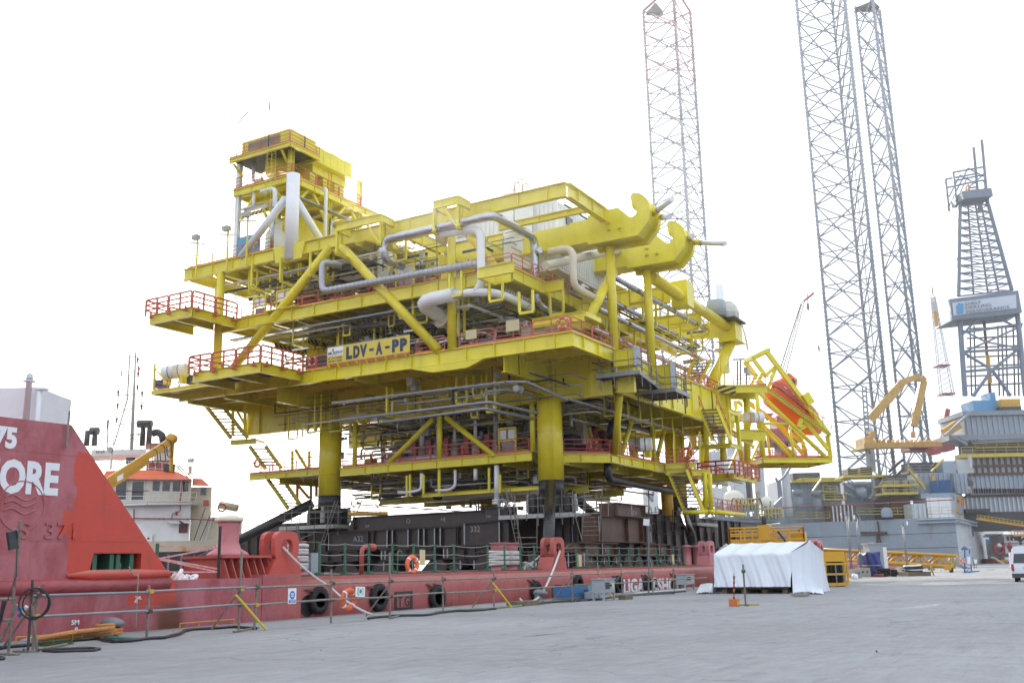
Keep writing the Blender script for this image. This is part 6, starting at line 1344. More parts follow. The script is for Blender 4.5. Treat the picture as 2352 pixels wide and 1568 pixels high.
m=M();m.add([tuple(p) for p in rp+rt2],[(0,1,6,5),(1,2,7,6),(2,3,8,7),(3,4,9,8),(4,0,5,9),(5,6,7,8,9),(4,3,2,1,0)]);m.build('roof',ORR,ship)
m=M();rp=[ft(1765,zs(1165),2.6),ft(1930,zs(1170),2.9),ft(1930,zs(1170),7),ft(1765,zs(1165),7)];rq=[ft(1770,zs(1098),3.2),ft(1855,zs(1102),3.5),ft(1855,zs(1102),6.5),ft(1770,zs(1098),6.5)]
m.add([tuple(p) for p in rp+rq],[(0,1,5,4),(1,2,6,5),(2,3,7,6),(3,0,4,7),(4,5,6,7),(3,2,1,0)]);m.build('roof',ORR,ship)
# bridge wing rail with its slanting stays
m=M()
for y in (1215,1262,1300):m.tube(ft(1070,zs(y),.8),ft(1370,zs(y),.1),.03,6);m.tube(ft(1370,zs(y),.1),ft(1815,zs(y+15),.9),.03,6)
for i in range(8):a=1370+440*i/7;m.tube(ft(a-25,zs(1340),.2+.8*i/7),ft(a,zs(1222),.1+.8*i/7),.03,6)
m.build('bridge_rail',WHT,ship);M().tube(ft(1070,zs(1214),.78),ft(1370,zs(1214),.08),.045,6).build('hand_rail',DRK,ship)
# red fire main along the house
m=M();m.path([ft(1220,zs(1465),1.0),ft(1740,zs(1472),1.3),ft(2225,zs(1490),3.1),ft(2228,zs(1455),3.1)],.055,8);m.path([ft(1655,zs(1330),1.2),ft(1655,zs(1400),1.2),ft(1580,zs(1425),1.2),ft(1580,zs(1470),1.2)],.045,7,.15);m.path([ft(1680,zs(1110),1.2),ft(1650,zs(1325),.9)],.07,7)
m.lathe(ft(1620,zs(1425),1.1),(0,0,1),[(.05,-.15),(.13,-.05),(.13,.05),(.05,.15),(.11,.2),(.11,.23)],10)
for x in (1355,1460,1500,1720,1960,2060):m.lathe(ft(x,zs(1468),1.2),RX,[(.05,0),(.09,.01),(.09,.05),(.05,.06)],8)
m.tube(ft(1230,zs(1490),.9),ft(1230,zs(1380),.9),.07,7);m.build('fire_main',RIGR,ship)
for x0,x1 in ((1505,1612),(1640,1720)):
    blockp(((x0,1.45),(x1,1.5),(x1,1.56),(x0,1.52)),zs(1600),zs(1490),'hatch_opening',paint('maroon',(.10,.02,.025),.5));a,b=ft(x0+10,zs(1483),1.35),ft(x1,zs(1487),1.4);M().prism([a,b,b+RX*.7-FX*.7+V((0,0,-.3)),a+RX*.7-FX*.7+V((0,0,-.3))],(0,0,.05)).build('hatch_cover',WHT,ship)
blockp(((1325,1.02),(1395,1.04),(1395,1.2),(1325,1.16)),zs(1720),zs(1605),'door',WHT);M().lathe(ft(1362,zs(1650),1.0),-FX,[(.1,0),(.1,.03)],14).build('door_window',GLASS,ship)
# funnel, flying bridge, mast
blockp(((1340,3.0),(1590,3.4),(1590,6.5),(1340,6)),zs(1045),zs(935),'funnel_base',RIGR);blockp(((1410,3.2),(1568,3.4),(1568,6),(1410,6)),zs(934),zs(800),'funnel',CRM);blockp(((1335,3.0),(1585,3.3),(1585,6.2),(1335,6)),zs(799),zs(775),'funnel_cap',BRED)
o=ft(1480,zs(862),3.18);text('funnel_lettering','ENA',RIGR,ship,o,RX,(0,0,1),.5,.01,.004)
blockp(((835,2.6),(1340,2.8),(1340,7),(835,7)),zs(885),zs(835),'flying_deck',WHT);o=ft(878,zs(868),2.55);text('deck_lettering','ENA',RIGR,ship,o,RX,(0,0,1),.34,.01,0,sx=1.3)
m=M()
for y in (740,775):m.tube(ft(850,zs(y),2.7),ft(1450,zs(y-70),2.8),.03,6)
for i in range(7):a=870+85*i;m.tube(ft(a,zs(840),2.7),ft(a+3,zs(735-i*10),2.75),.03,6)
m.build('flying_deck_rail',DRK,ship)
for x0,x1,y0 in ((770,820,655),(840,890,680),(1280,1330,600),(1340,1390,600)):M().lathe(ft((x0+x1)/2,zs(800),3.6),(0,0,1),[((x1-x0)*.0052,0),((x1-x0)*.0045,zs(y0)-zs(800))],12).build('exhaust_pipe',DRK,ship,True)
for a,b,y in ((830,905,665),(1265,1395,600)):M().tube(ft(a,zs(y),3.4),ft(b,zs(y),3.4),.36,12).build('silencer',DRK,ship,True)
M().path([ft(1400,zs(690),4),ft(1440,zs(672),4),ft(1490,zs(700),4),ft(1500,zs(790),4)],.34,12,.4).build('exhaust_bend',DRK,ship,True)
mast=node('mast',ship)
M().tube(ft(1205,zs(880),4.5),ft(1247,zs(-60),4.5),.20,10,.08).build('mast_post',GREYP,mast,True)
for p in (((1045,800),(1170,370)),((1170,370),(1192,-40))):M().tube(ft(*[p[0][0],zs(p[0][1])],4),ft(p[1][0],zs(p[1][1]),4.3),.07,8).build('mast_leg',GREYP,mast)
m=M()
for y,a,b in ((610,1065,1260),(480,1075,1215),(345,1080,1300),(440,1240,1310),(-10,1180,1260)):m.bar(ft(a,zs(y),4.3),ft(b,zs(y-25 if a<1100 else y-10),4.4),.06,.09)
for i in range(24):m.tube(ft(1178-i*2.2+3*(i<8),zs(20+22*i),4.1),ft(1215,zs(25+22*i),4.3),.02,4)
for i in range(10):m.torus(ft(1172,zs(45+36*i),3.7),(0,0,1),.2,.015,10,4)
m.build('cross_tree',GREYP,mast)
for x,y in ((1085,320),(1080,440),(1072,570),(1262,270),(1268,150),(1265,20),(1300,450),(1305,330)):M().lathe(ft(x,zs(y),4.2),(0,0,1),[(.09,-.2),(.11,-.18),(.07,-.05),(.11,.1),(.11,.28),(.05,.32)],10).build('signal_lamp',DRK,mast)
for x,y in ((1275,405),(1245,700)):M().lathe(ft(x,zs(y),4.1),RX,[(.05,0),(.07,.2),(.15,.35)],10).build('horn',CRM,mast)
M().prism([ft(1262,zs(45),4.2),ft(1290,zs(95),4.2),ft(1265,zs(135),4.2)],FX*.02).build('flag',paint('flag_red',(.7,.07,.05),.7),mast)
M().prism([ft(1118,zs(75),4.2),ft(1124,zs(160),4.2),ft(1102,zs(165),4.2)],FX*.02).build('pennant',GREYP,mast)
m=M();m.tube(ft(985,zs(830),3),ft(988,zs(570),3),.05,6);m.lathe(ft(988,zs(640),3),(0,0,1),[(.09,0),(.09,.8)],8);m.build('whip_aerial',DRK,ship)
m=M();m.tube(ft(1015,zs(1020),1.5),ft(1030,zs(830),1.5),.1,8);m.build('lamp_post',WHT,ship);M().lathe(ft(1010,zs(835),1.2),-FX,[(.22,-.3),(.28,0),(.26,.05)],16).build('search_light',GREYP,ship,True)
M().tube(ft(1745,zs(1060),3),ft(1745,zs(990),3),.17,10).build('lamp_post',CRM,ship);M().lathe(ft(1725,zs(933),3),RX,[(.18,0),(.22,.05),(.22,.5),(.18,.55)],14).build('search_light',WHT,ship,True)
blockp(((1505,2.0),(1605,2.1),(1605,2.8),(1505,2.6)),zs(1035),zs(970),'roof_box',HBLK);blockp(((1155,2.4),(1240,2.5),(1240,3.2),(1155,3.2)),zs(960),zs(905),'roof_box',TARPD);blockp(((1865,2.9),(1915,3),(1915,3.4),(1865,3.3)),zs(1345),zs(1298),'fire_box',RED)
m=M()
for y in (925,985):m.tube(ft(910,zs(y),2.2),ft(1640,zs(y+35),2.6),.03,6)
for i in range(12):a=930+62*i;m.tube(ft(a,zs(1025),2.3),ft(a,zs(925+3*i),2.3),.03,6)
m.build('roof_rail',WHT,ship)
m=M()
for p in (((1640,935),(1640,1040)),((1845,990),(1845,1095)),((1700,830),(1705,1000))):m.tube(ft(p[0][0],zs(p[0][1]),3.2),ft(p[1][0],zs(p[1][1]),3.2),.035,6)
m.tube(ft(1640,zs(980),3.1),ft(1760,zs(1090),2),.05,6);m.tube(ft(1620,zs(985),3.1),ft(1745,zs(1105),2),.05,6);m.tube(ft(1700,zs(992),3.2),ft(1850,zs(1000),3.2),.03,6);m.build('stay',DRK,ship)
# after deck: rafts, ring, ladder, rails
M().lathe(ft(2010,zs(1340),3.2),RX+V((0,0,-.2)),[(.2,0),(.3,.06),(.36,.2),(.36,.9),(.39,.95),(.36,1.0),(.36,1.65),(.3,1.8),(.2,1.85)],16).build('raft_drum',CREAM,ship,True)
m=M();m.torus(ft(2038,zs(1365),2.6),FX,.34,.075,22,8);m.build('life_ring',RED,ship,True)
m=M()
for y in (1410,1440):m.tube(ft(1990,zs(y-10),2.8),ft(2190,zs(y+5),3.2),.03,6)
for i in range(9):a=1990+25*i;m.tube(ft(a,zs(1455),2.9),ft(a,zs(1400),2.9),.03,6)
for a,b in (((2105,1330),(2150,1290)),((2180,1350),(2205,1280)),((2190,1360),(2212,1290)),((1950,1265),(1950,1340))):m.tube(ft(a[0],zs(a[1]),3),ft(b[0],zs(b[1]),3),.035,6)
m.build('deck_rail',WHT,ship)
m=M()
for dx in (0,45):m.tube(ft(1830+dx,zs(1715),1.9),ft(1920+dx,zs(1420),2.6),.05,6)
for i in range(1,14):m.tube(ft(1830+90*i/14,zs(1715-295*i/14),1.9+.7*i/14),ft(1875+90*i/14,zs(1715-295*i/14),1.9+.7*i/14),.03,5)
m.build('deck_ladder',WHT,ship)
m=M();m.tube(ft(1765,zs(1715),1.5),ft(1885,zs(1370),2.4),.04,6);m.tube(ft(1815,zs(1715),1.5),ft(1975,zs(1330),2.4),.04,6);m.build('ladder_rail',DRK,ship)
# the yellow knuckle boom lying in front of the ship
bm=thing('deck_crane_boom','yellow crane boom slanting up between the red wall and the ship','crane',SP(1040,1150,70))
a,b=SP(985,1145,70),SP(1585,750,74);d=(b-a).normalized()
M().bar(a+V((0,0,.1)),b,.5,.45).build('boom',SAFE,bm);M().bar(a-V((0,0,.35)),a.lerp(b,.62)-V((0,0,.32)),.38,.38).build('boom_jib',SAFE,bm);M().bar(a+V((0,0,.38)),b+V((0,0,.28)),.3,.1).build('boom_rail',paint('boom_pale',(.66,.42,.12),.4),bm)
M().lathe(b-FX*.5+V((0,0,.1)),FX,[(.1,0),(.36,.02),(.36,.6),(.1,.62)],16).build('boom_tip',SAFE,bm,True);M().bar(b+V((0,0,-.2)),b+V((0,0,-2.3)),.2,.2).build('hook_block',SAFE,bm)
for k,(x,y) in enumerate(((1400,870),(1470,830),(1530,780))):p=SP(x,y,70.5);M().path([p+V((0,0,.3)),p+RX*.3+V((0,0,.2)),p+RX*.45+V((0,0,-.7-.15*k)),p+RX*.1+V((0,0,-.9)),p+V((0,0,-.2))],.035,6,.3).build('hydraulic_hose',HBLK,bm,True)
p=SP(1075,1135,69.3);M().prism([p,p+RX*.42+V((0,0,.25)),p+RX*.4+V((0,0,.62)),p+V((0,0,.4))],-FX*.03).build('boom_label',WHT,bm)

# ================================================================== the drilling rig across the basin
_CR['K']=(3150,2000,3.92)
def onF(x,y,d):r=ray(x,y);return EYEP+r*(d/r.dot(FX))          # where the sight line meets the upright plane d metres ahead
def cF(d,c,*p):return [onF(*s_(c,*q),d) for q in p]
XR=onY(2204,1290,26.0).x;YR0=26.0
rig=thing('drilling_rig','grey jack-up drilling rig with lattice legs and a derrick on a cantilever','drilling rig',(XR,60,-2.4))
def rp(name,m,mat,par=None,smooth=False):return m.build(name,mat,par or rig,smooth)
hz=onX(2199,1186,XR).z;yl=onX(1640,1190,XR).y
rp('hull',M().box((XR,YR0,-2.5),(XR+62,yl,hz)),RIG)
rp('hull_end',M().box((XR+.5,YR0-.06,-2.4),(XR+61,YR0-.002,hz-.3)),RIGW)
e=onY(*s_('W',1535,655),YR0-.1);rp('hull_window',M().box((e.x-2.6,YR0-.5,e.z-1.5),(e.x+2.6,YR0-.07,e.z+1.5)),DRK);rp('window_frame',M().box((e.x-4.4,YR0-.55,e.z-1.6),(e.x-2.7,YR0-.07,e.z+1.6)),RIGW)
hX=lambda c,x,y,dx=0.:onX(*s_(c,x,y),XR-dx)
m=M()
for y in (725,945):p=hX('W',700,y);m.box((XR-.03,YR0,p.z),(XR-.003,yl,p.z+.12))
rp('hull_seam',m,RIGD)
a=hX('K',1170,60);rp('anchor_fairlead',M().box((XR-1.4,hX('K',1320,60).y,hX('K',1200,75).z),(XR-.003,a.y,hX('K',1200,0).z)).lathe((XR-1.6,(a.y+hX('K',1320,60).y)/2,hX('K',1200,5).z),(1,0,0),[(.3,0),(1.1,.05),(1.1,1.5)],16),RIG)
p=hX('K',840,315);q=hX('K',1240,310);rp('anchor_rack',M().bar(V((XR-.5,p.y,p.z)),V((XR-.5,q.y,q.z)),.5,.5).bar(V((XR-.3,hX('K',1095,130).y,hX('K',1095,130).z)),V((XR-.3,hX('K',1140,470).y,hX('K',1140,470).z)),.3,.3).bar(V((XR-.3,hX('K',1100,310).y,p.z)),V((XR-.3,hX('K',1050,470).y,p.z-6)),.4,.4),RUSTB)
m=M()
for dz in (0,.7):p=hX('W',720,430);m.tube((XR-.6,p.y,hz-.4-dz),(XR-.6,YR0-.8,hz-.4-dz),.2,8);m.tube((XR-.6,YR0-.8,hz-.4-dz),(XR+58,YR0-.8,hz-.4-dz),.25,8)
rp('side_pipe',m,RIG)
# long red pipe and yellow rails along the deck edge
m=M();m.tube(hX('12',-200,1150),hX('12',1700,1060),.12,8);rp('deck_pipe',m,RIGR)
def yrail(c,x0,x1,y0,y1,h=1.6,d=None,par=None,n=None,mat=None,name='guardrail'):
    p,q=(hX(c,x0,y0),hX(c,x1,y1)) if d is None else cF(d,c,(x0,y0),(x1,y1));n=n or max(2,int((q-p).length/2.6));m=M()
    for f in (.5,1.):m.tube(p+V((0,0,h*.42*f)),q+V((0,0,h*.42*f)),.05,5)
    for i in range(n+1):a=p.lerp(q,i/n);m.tube(a,a+V((0,0,h*.42)),.055,5)
    m.bar(p,q,.1,.15);rp(name,m,mat or paint_y,par)
paint_y=paint('rig_yellow',(.56,.43,.05),.5,var=.12,stain=RUST,amt=.5)
for a in ((-150,135,1245,1240),(205,570,1235,1225),(820,1320,1195,1190),(1470,1730,1190,1185)):yrail('12',*a,h=3.2)
DRG=XR*math.cos(YAW)+60*math.sin(YAW)          # rough distance ahead
def gb(name,c,x0,y0,x1,y1,d,th=6.,mat=RIG,ribs=0,ribm=None,par=None):
    """block with an upright front face at distance d, th deep"""
    if c=='12' and 1180 <= y1 <= 1225:y1=1330
    p,q=cF(d,c,(x0,y0),(x1,y1));s0,s1=(p-EYEP).dot(RX),(q-EYEP).dot(RX);s1=max(s1,s0+.05)
    b=lambda s,f,z:EYEP.xy.to_3d()+RX*s+FX*f+V((0,0,z));z1,z0=p.z,q.z
    rp(name,M().prism([b(s0,d,z0),b(s1,d,z0),b(s1,d+th,z0),b(s0,d+th,z0)],(0,0,z1-z0)),mat,par)
    for i in range(ribs):
        s=s0+(s1-s0)*(i+.5)/ribs;w_=(s1-s0)/ribs*.16;rp(name+'_rib',M().prism([b(s-w_,d-.28,z0+.1),b(s+w_,d-.28,z0+.1),b(s+w_,d-.003,z0+.1),b(s-w_,d-.003,z0+.1)],(0,0,z1-z0-.2)),ribm or mat,par)
    return z0,z1
d1=236.
gb('deckhouse','12',80,890,700,1215,d1+8,10,RIG,9);gb('deckhouse','12',690,900,1330,1200,d1+14,10,RIG,8)
rp('bow_plate',M().prism(cF(d1+5,'12',(130,1030),(130,1200),(0,1200),(0,1160)),FX*.6),RIG)
gb('hatch_box','12',572,1105,805,1222,d1-4,5,RUSTB,6,RIGW);gb('hatch_box','12',1318,1095,1470,1195,d1-6,5,RIGW,3)
gb('store_house','12',1452,1040,1730,1185,d1-2,8,WHT,3);gb('upper_house','12',1370,815,1700,1005,d1+4,8,RIG,7);gb('house_roof','12',1400,1003,1725,1040,d1-2,9,RIG)
gb('container','12',1545,880,1692,998,d1-1,4,BLU,8);gb('door','12',1503,840,1540,920,d1+3,1,SAFE)
gb('cabin','12',1600,705,1728,818,d1+6,8,RIG);gb('cabin','12',1730,700,1842,818,d1+7,8,RIGW);gb('cabin_front','12',1702,820,1845,1005,d1+2,6,RIG,3)
# side plate with orange lettering
sp_=[onF(*s_('12',*q),d) for q,d in (((1732,1185),233),((1732,1010),233),((1795,1030),246),((1808,1200),246))]
rp('name_board',M().prism(sp_,RX*-.5),RIG);o=sp_[1].lerp(sp_[0],.38)+RX*.1;r_=(sp_[2]-sp_[1]);rp('board_panel',M().prism([sp_[1].lerp(sp_[0],.02)+RX*.03,sp_[1].lerp(sp_[0],.5)+RX*.03,sp_[2].lerp(sp_[3],.5)+RX*.03-V((0,0,.3)),sp_[2].lerp(sp_[3],.08)+RX*.03],RX*.03),paint('orange_board',(.55,.25,.06),.5));text('board_lettering','EIL',RIGD,rig,o+RX*.03,r_,(0,0,1),3.2,.03,.05)
for k in range(2):a=sp_[1].lerp(sp_[0],.6+.13*k)+RX*.03;rp('board_stripe',M().prism([a,a-V((0,0,.9)),a-V((0,0,.9))+r_*.9,a+r_*.9],RX*.03),SAFE)
# vents and tanks on the left part of the deck
for x,y0,y1,r in ((287,970,1150,42),(462,978,1170,45),(862,895,1040,48)):
    p,q=cF(d1+1,'12',(x,y1),(x,y0));k=(d1+1)/FPX*.588/2.351;rp('vent_tank',M().lathe(p,(0,0,1),[(r*k,0),(r*k,(q.z-p.z)*.55),(r*.6*k,(q.z-p.z)*.6),(r*.6*k,(q.z-p.z)*.75),(r*1.1*k,(q.z-p.z)*.76),(r*1.1*k,(q.z-p.z)),(r*.2*k,(q.z-p.z)*1.02)],14),RIGL,None,True)
p,q=cF(d1-1,'12',(188,1210),(170,760));rp('crane_pedestal',M().lathe(p,(0,0,1),[(1.1,0),(1.1,3),(.95,4),(1.05,q.z-p.z),(.5,q.z-p.z+.1)],22),RIGW,None,True)
m=M();P_=cF(d1-5,'12',(215,745),(150,850),(90,900),(70,860));m.path(P_,.3,6,1.);rp('spiral_stair',m,RIGL)
for y,x0,x1 in ((890,220,720),(870,300,620)):gb('deck_edge','12',x0,y-9,x1,y,d1+5,4,paint_y)
gb('machinery','12',225,815,480,868,d1+9,3,RIGD);gb('drum','12',730,775,830,838,d1+6,4,HBLK);gb('drum','12',845,760,960,835,d1+6,4,HBLK);yrail('12',700,960,838,812,2.6,d1+4);gb('deck_edge','12',690,838,1100,850,d1+4,6,paint_y)
for a,b in (((690,905),(900,1050)),((1060,890),(930,1055)),((960,850),(985,1060)),((700,1000),(850,1060)),((960,1060),(1060,1000))):p,q=cF(d1+3,'12',a,b);rp('diagonal_stay',M().tube(p,q,.42,8),RIGL)
for x0,x1,y0,y1 in ((505,640,950,990),(515,720,1030,1062)):gb('walkway','12',x0,y1-8,x1,y1,d1-1,5,paint_y);yrail('12',x0,x1,y1-8,y1-8,3.,d1-1.5);gb('winch','12',x0+40,y0-20,x1-30,y1-10,d1+1,3,RIGD)
# jack house with its yellow galleries
gb('jack_house','12',1085,835,1330,1190,d1+2,10,RIGD);gb('jack_house_panel','12',1120,1020,1310,1180,d1+1.4,.5,RUSTB)
for y in (930,1005):gb('gallery_deck','12',1050,y-10,1380,y+2,d1-3,6,paint_y);yrail('12',1055,1378,y-10,y-12,3.2,d1-3);
for x in (1130,1180,1260,1320):
    for y in (905,985):gb('jack_motor','12',x-24,y-28,x+24,y+8,d1-1,3,RIGL)
for a,b in (((1240,780),(1170,850)),((1110,805),(1240,690)),((1200,720),(1115,800))):p,q=cF(d1-2,'12',a,b);rp('crane_boom_rest',M().tube(p,q,.3,8),DRK)
for a,b in (((1290,780),(1440,960)),((490,870),(410,980)),((1610,690),(1500,800))):p,q=cF(d1-3,'12',a,b);rp('outside_stair',M().bar(p,q,.9,.3),paint_y);rp('stair_rail',M().tube(p+V((0,0,1.1)),q+V((0,0,1.1)),.06,5),paint_y)
# cantilever
d2=246.
gb('cantilever_beam','12',1800,1020,2600,1180,d2,8,RIG,18,RIGW);gb('cantilever_flange','12',1795,1178,2600,1212,d2-.6,9,DRK);gb('cantilever_flange','12',1795,1000,2600,1022,d2-.6,9,DRK);gb('push_rail','12',1815,1145,2040,1175,d2-2.5,2,DRK)
gb('pipe_rack_wall','12',1842,820,2600,1000,d2-1,10,RIG,17);gb('pipe_rack_wall','12',1872,655,2600,818,d2-1,10,RIG,13,RUSTB);gb('rust_band','12',1872,742,2600,750,d2-1.4,.3,RUSTB);gb('rust_band','12',1845,815,2600,823,d2-1.5,.4,RUSTB)
gb('drill_floor_wall','12',1790,270,2600,470,d2+2,14,RIG,16);gb('drill_floor_edge','12',1660,468,2600,496,d2+1,15,RIGL);gb('dark_gap','12',1900,500,2600,652,d2+4,10,RIGD);gb('drill_floor_top','12',1785,248,2600,272,d2+1,15,RIGL)
gb('porch','12',1778,640,2600,655,d2-3,4,paint_y);yrail('12',1780,2500,640,632,4.0,d2-3);yrail('12',1905,2500,585,570,3.5,d2+1)
for k,y in enumerate((545,528,512)):p=cF(d2-1,'12',(1875+25*k,y-35),(1875+25*k,y),(2500,y-28));rp('mud_line',M().path(p,.14,8,.5),RIGL)
p,q=cF(d2-4,'12',(1850,655),(1862,770));rp('hose_post',M().tube(p,q,.42,10),RIGW)
p=cF(d2-2,'12',(1742,940),(1742,905),(1788,868),(1835,905),(1835,940));rp('vent_cowl',M().prism(p,FX*-3),RIGD);
for i in range(30):x=1850+24*i;gb('bracket','12',x,955,x+5,1000,d2-2,1.2,RUSTB)
p=cF(d2-6,'12',(1795,1013))[0];lm=M().lathe(p,-FX,[(.1,0),(.26,.1),(.26,.2),(.1,.3)],12);
LAMP=bpy.data.materials.new('lit_lamp');LAMP.use_nodes=True;LAMP.node_tree.nodes['Principled BSDF'].inputs['Emission Color'].default_value=(1,1,.95,1);LAMP.node_tree.nodes['Principled BSDF'].inputs['Emission Strength'].default_value=6
rp('deck_lamp',lm,LAMP)
gb('blue_tank','12',1880,150,2115,262,d2+6,7,SKYB);gb('blue_tank','12',2035,75,2095,152,d2+6,5,SKYB);gb('winch_frame','12',2135,140,2320,205,d2+4,6,SAFE);gb('winch_base','12',2125,205,2330,250,d2+4,6,RIGD);yrail('12',2130,2320,205,200,4.5,d2+3)
p,q=cF(d2,'12',(1625,470),(1850,265));rp('pipe_ramp',M().bar(p,q,1.5,.5),RIGL);p,q=cF(d2+3,'12',(1620,450),(1740,370));rp('drum_cover',M().bar(p,q,2.6,2.2),SAFE)
for a,b in (((1690,490),(1830,540)),((1720,490),(1830,560)),((1750,490),(1840,520))):p,q=cF(d2,'12',a,b);rp('under_brace',M().tube(p,q,.25,6),RIGL)
gb('red_deck','12',1300,560,1720,600,d1+12,6,RIGR);gb('red_box','12',1515,570,1590,635,d1+6,4,RIGR);gb('walkway','12',880,540,1600,572,d1+10,3,paint('boom_ochre',(.46,.27,.06),.5,var=.15,stain=RUST,amt=.6));
for i in range(14):x=990+42*i;gb('boom_frame','12',x,505,x+8,540,d1+10,2,SAFE)
gb('dark_house','12',1290,720,1600,800,d1+10,5,RIGD);gb('deck_edge','12',1290,800,1610,812,d1+8,6,RUSTB);yrail('12',1300,1600,800,800,3.5,d1+7,mat=RIGL)
# lattice legs
def leg(chs,zb,ztops,bay,r,matf,nm='leg',rack=True):
    lg_=node(nm,rig);zt=max(ztops);m=M()
    for c,zt_,rr in chs:
        n=6 if matf('c',0) is not matf('c',999) else 1;L=(zt_-zb)
        if n==1:rp('leg_chord',M().tube((c.x,c.y,zb),(c.x,c.y,zt_),rr,10),matf('c',0),lg_,True)
        else:
            z=zb;k=0
            while z<zt_-.1:
                z2=min(z+bay if zt_-z<bay*6.5 else zt_-bay*6,zt_);rp('leg_chord',M().tube((c.x,c.y,z),(c.x,c.y,z2),rr,10),matf('c',(zt_-z)/bay),lg_,True);z=z2
        if rack:
            z=zb
            while z<zt_:m.bar((c.x-rr*1.45*RX.x,c.y-rr*1.45*RX.y,z),(c.x+rr*1.45*RX.x,c.y+rr*1.45*RX.y,z),.2,.4);z += 1.3
    o=rp('leg_rack',m,RIGL,lg_);o['kind']='stuff'
    k=0;z=zt
    while z-bay>zb:
        for i in range(len(chs)):
            a,b=chs[i][0],chs[(i+1) % len(chs)][0];mt=matf('b',k);A=lambda c,zz:V((c.x,c.y,zz))
            rp('leg_brace',M().tube(A(a,z),A(b,z-bay),r,6),mt,lg_);rp('leg_brace',M().tube(A(b,z),A(a,z-bay),r,6),mt,lg_);rp('leg_tie',M().tube(A(a,z-bay*.5),A(b,z-bay*.5),r*.9,6),mt,lg_)
        z -= bay;k += 1
    return lg_
J=lambda x,y,d:onF(*s_('J',x,y),d)
G1=lambda k,v:(RIGR if (v<1 or 2<v<2.9 or (k=='b' and v in (1,2))) else RIGL)
d3=258.;LEGR=paint('leg_red',(.33,.17,.20),.5,var=.1);OCH=paint('crane_ochre',(.50,.30,.07),.45,var=.12,stain=RUST,amt=.5)
def red(k,v):
    if k=='c':return LEGR if (v <= 1.05 or 1.9<v <= 3.05) else (RIGL if v<900 else DRK)
    return LEGR if v in (0,2) else RIGL
ck=[(J(205,850,d3+2),.32),(J(385,850,d3-4),.38),(J(475,850,d3+3),.34)]
zt1_=J(157,62,d3+2).z
l1=leg([(c,zt1_,r) for c,r in ck],6,[zt1_],7.45,.18,red)
a,b,c_=J(160,68,d3),J(420,60,d3+3),J(335,20,d3-4)
rp('leg_cap',M().bar(V((ck[0][0].x,ck[0][0].y,zt1_)),V((ck[1][0].x,ck[1][0].y,zt1_+4.5)),.5,.5).bar(V((ck[2][0].x,ck[2][0].y,zt1_)),V((ck[1][0].x,ck[1][0].y,zt1_+4.5)),.4,.4).tube(V((ck[1][0].x,ck[1][0].y,zt1_)),V((ck[1][0].x,ck[1][0].y,zt1_+6)),.5,8),RIGR,l1);p=J(225,45,d3);rp('leg_platform',M().prism([J(180,68,d3),J(275,68,d3),J(235,20,d3),J(225,15,d3)],FX*2),RIGD,l1)
gl=lambda k,v:RIGL
D_=lambda x,y,d:onF(*s_('D',x,y),d)
c2=[(D_(165,800,262),.36),(D_(480,800,254),.42),(D_(395,800,272),.30)]
leg([(c,172,r) for c,r in c2],10,[172],9.3,.2,gl)
c3=[(D_(545,800,282),.34),(D_(662,800,276),.38),(D_(700,800,284),.36)]
zt3=J(1478,35,282).z;leg([(c,zt3,r) for c,r in c3],10,[zt3],9.6,.2,gl)
rp('leg_platform',M().prism([J(1350,40,280),J(1480,40,280),J(1440,5,280)],FX*3),RIGD)
for x in (255,300):p,q=D_(x+60,100,262),D_(x+140,1400,262);rp('riser_line',M().tube((p.x,p.y,132),(p.x,p.y,20),.16,6),RIGL)
# derrick
d4=256.
dk=node('derrick',rig);Dd=lambda x,y,dd=0:onF(*s_('D',x,y),d4+dd)
DKM=paint('derrick_grey',(.16,.20,.26),.5,var=.12,scale=.3)
TL=[(1015,480),(1190,480)];BL_=[(1010,1040),(1335,1000)]
def dl_(u,f,dd): # point on derrick at side u (0 left,1 right), height f (0 top)
    xl=1018-8*f;xr=1192+145*f;y=470+(560-35*u)*f;p=Dd(xl+(xr-xl)*u,y,dd);return p
for u in (0,1):
    for dd,r in ((0,.75),(9,.6)):rp('derrick_leg',M().tube(dl_(u,0,dd*.55),dl_(u,1,dd),r*.7,8),DKM,dk)
nb=12
for i in range(nb+1):
    f=i/nb;e=9*(.55+.45*f);rp('derrick_girt',M().bar(dl_(0,f,0),dl_(1,f,0),.3,.42),DKM,dk);rp('derrick_girt',M().bar(dl_(0,f,e),dl_(1,f,e),.28,.38),DKM,dk);rp('derrick_girt',M().bar(dl_(1,f,0),dl_(1,f,e),.28,.38),DKM,dk);rp('derrick_girt',M().bar(dl_(0,f,0),dl_(0,f,e),.28,.38),DKM,dk)
    if i<nb:
        g2=(i+1)/nb;e2=9*(.55+.45*g2)
        for a,b in (((0,f,0),(.5,g2,0)),((1,f,0),(.5,g2,0)),((0,f,e),(1,g2,e2)),((1,f,0),(1,g2,e2)),((0,f,0),(0,g2,e2))):rp('derrick_brace',M().tube(dl_(*a),dl_(*b),.17,5),DKM,dk)
for u,dd in ((.28,5),(.55,3),(.75,6)):rp('guide_rail',M().tube(dl_(u,0,dd),dl_(u,1,dd),.28,6),DKM,dk)
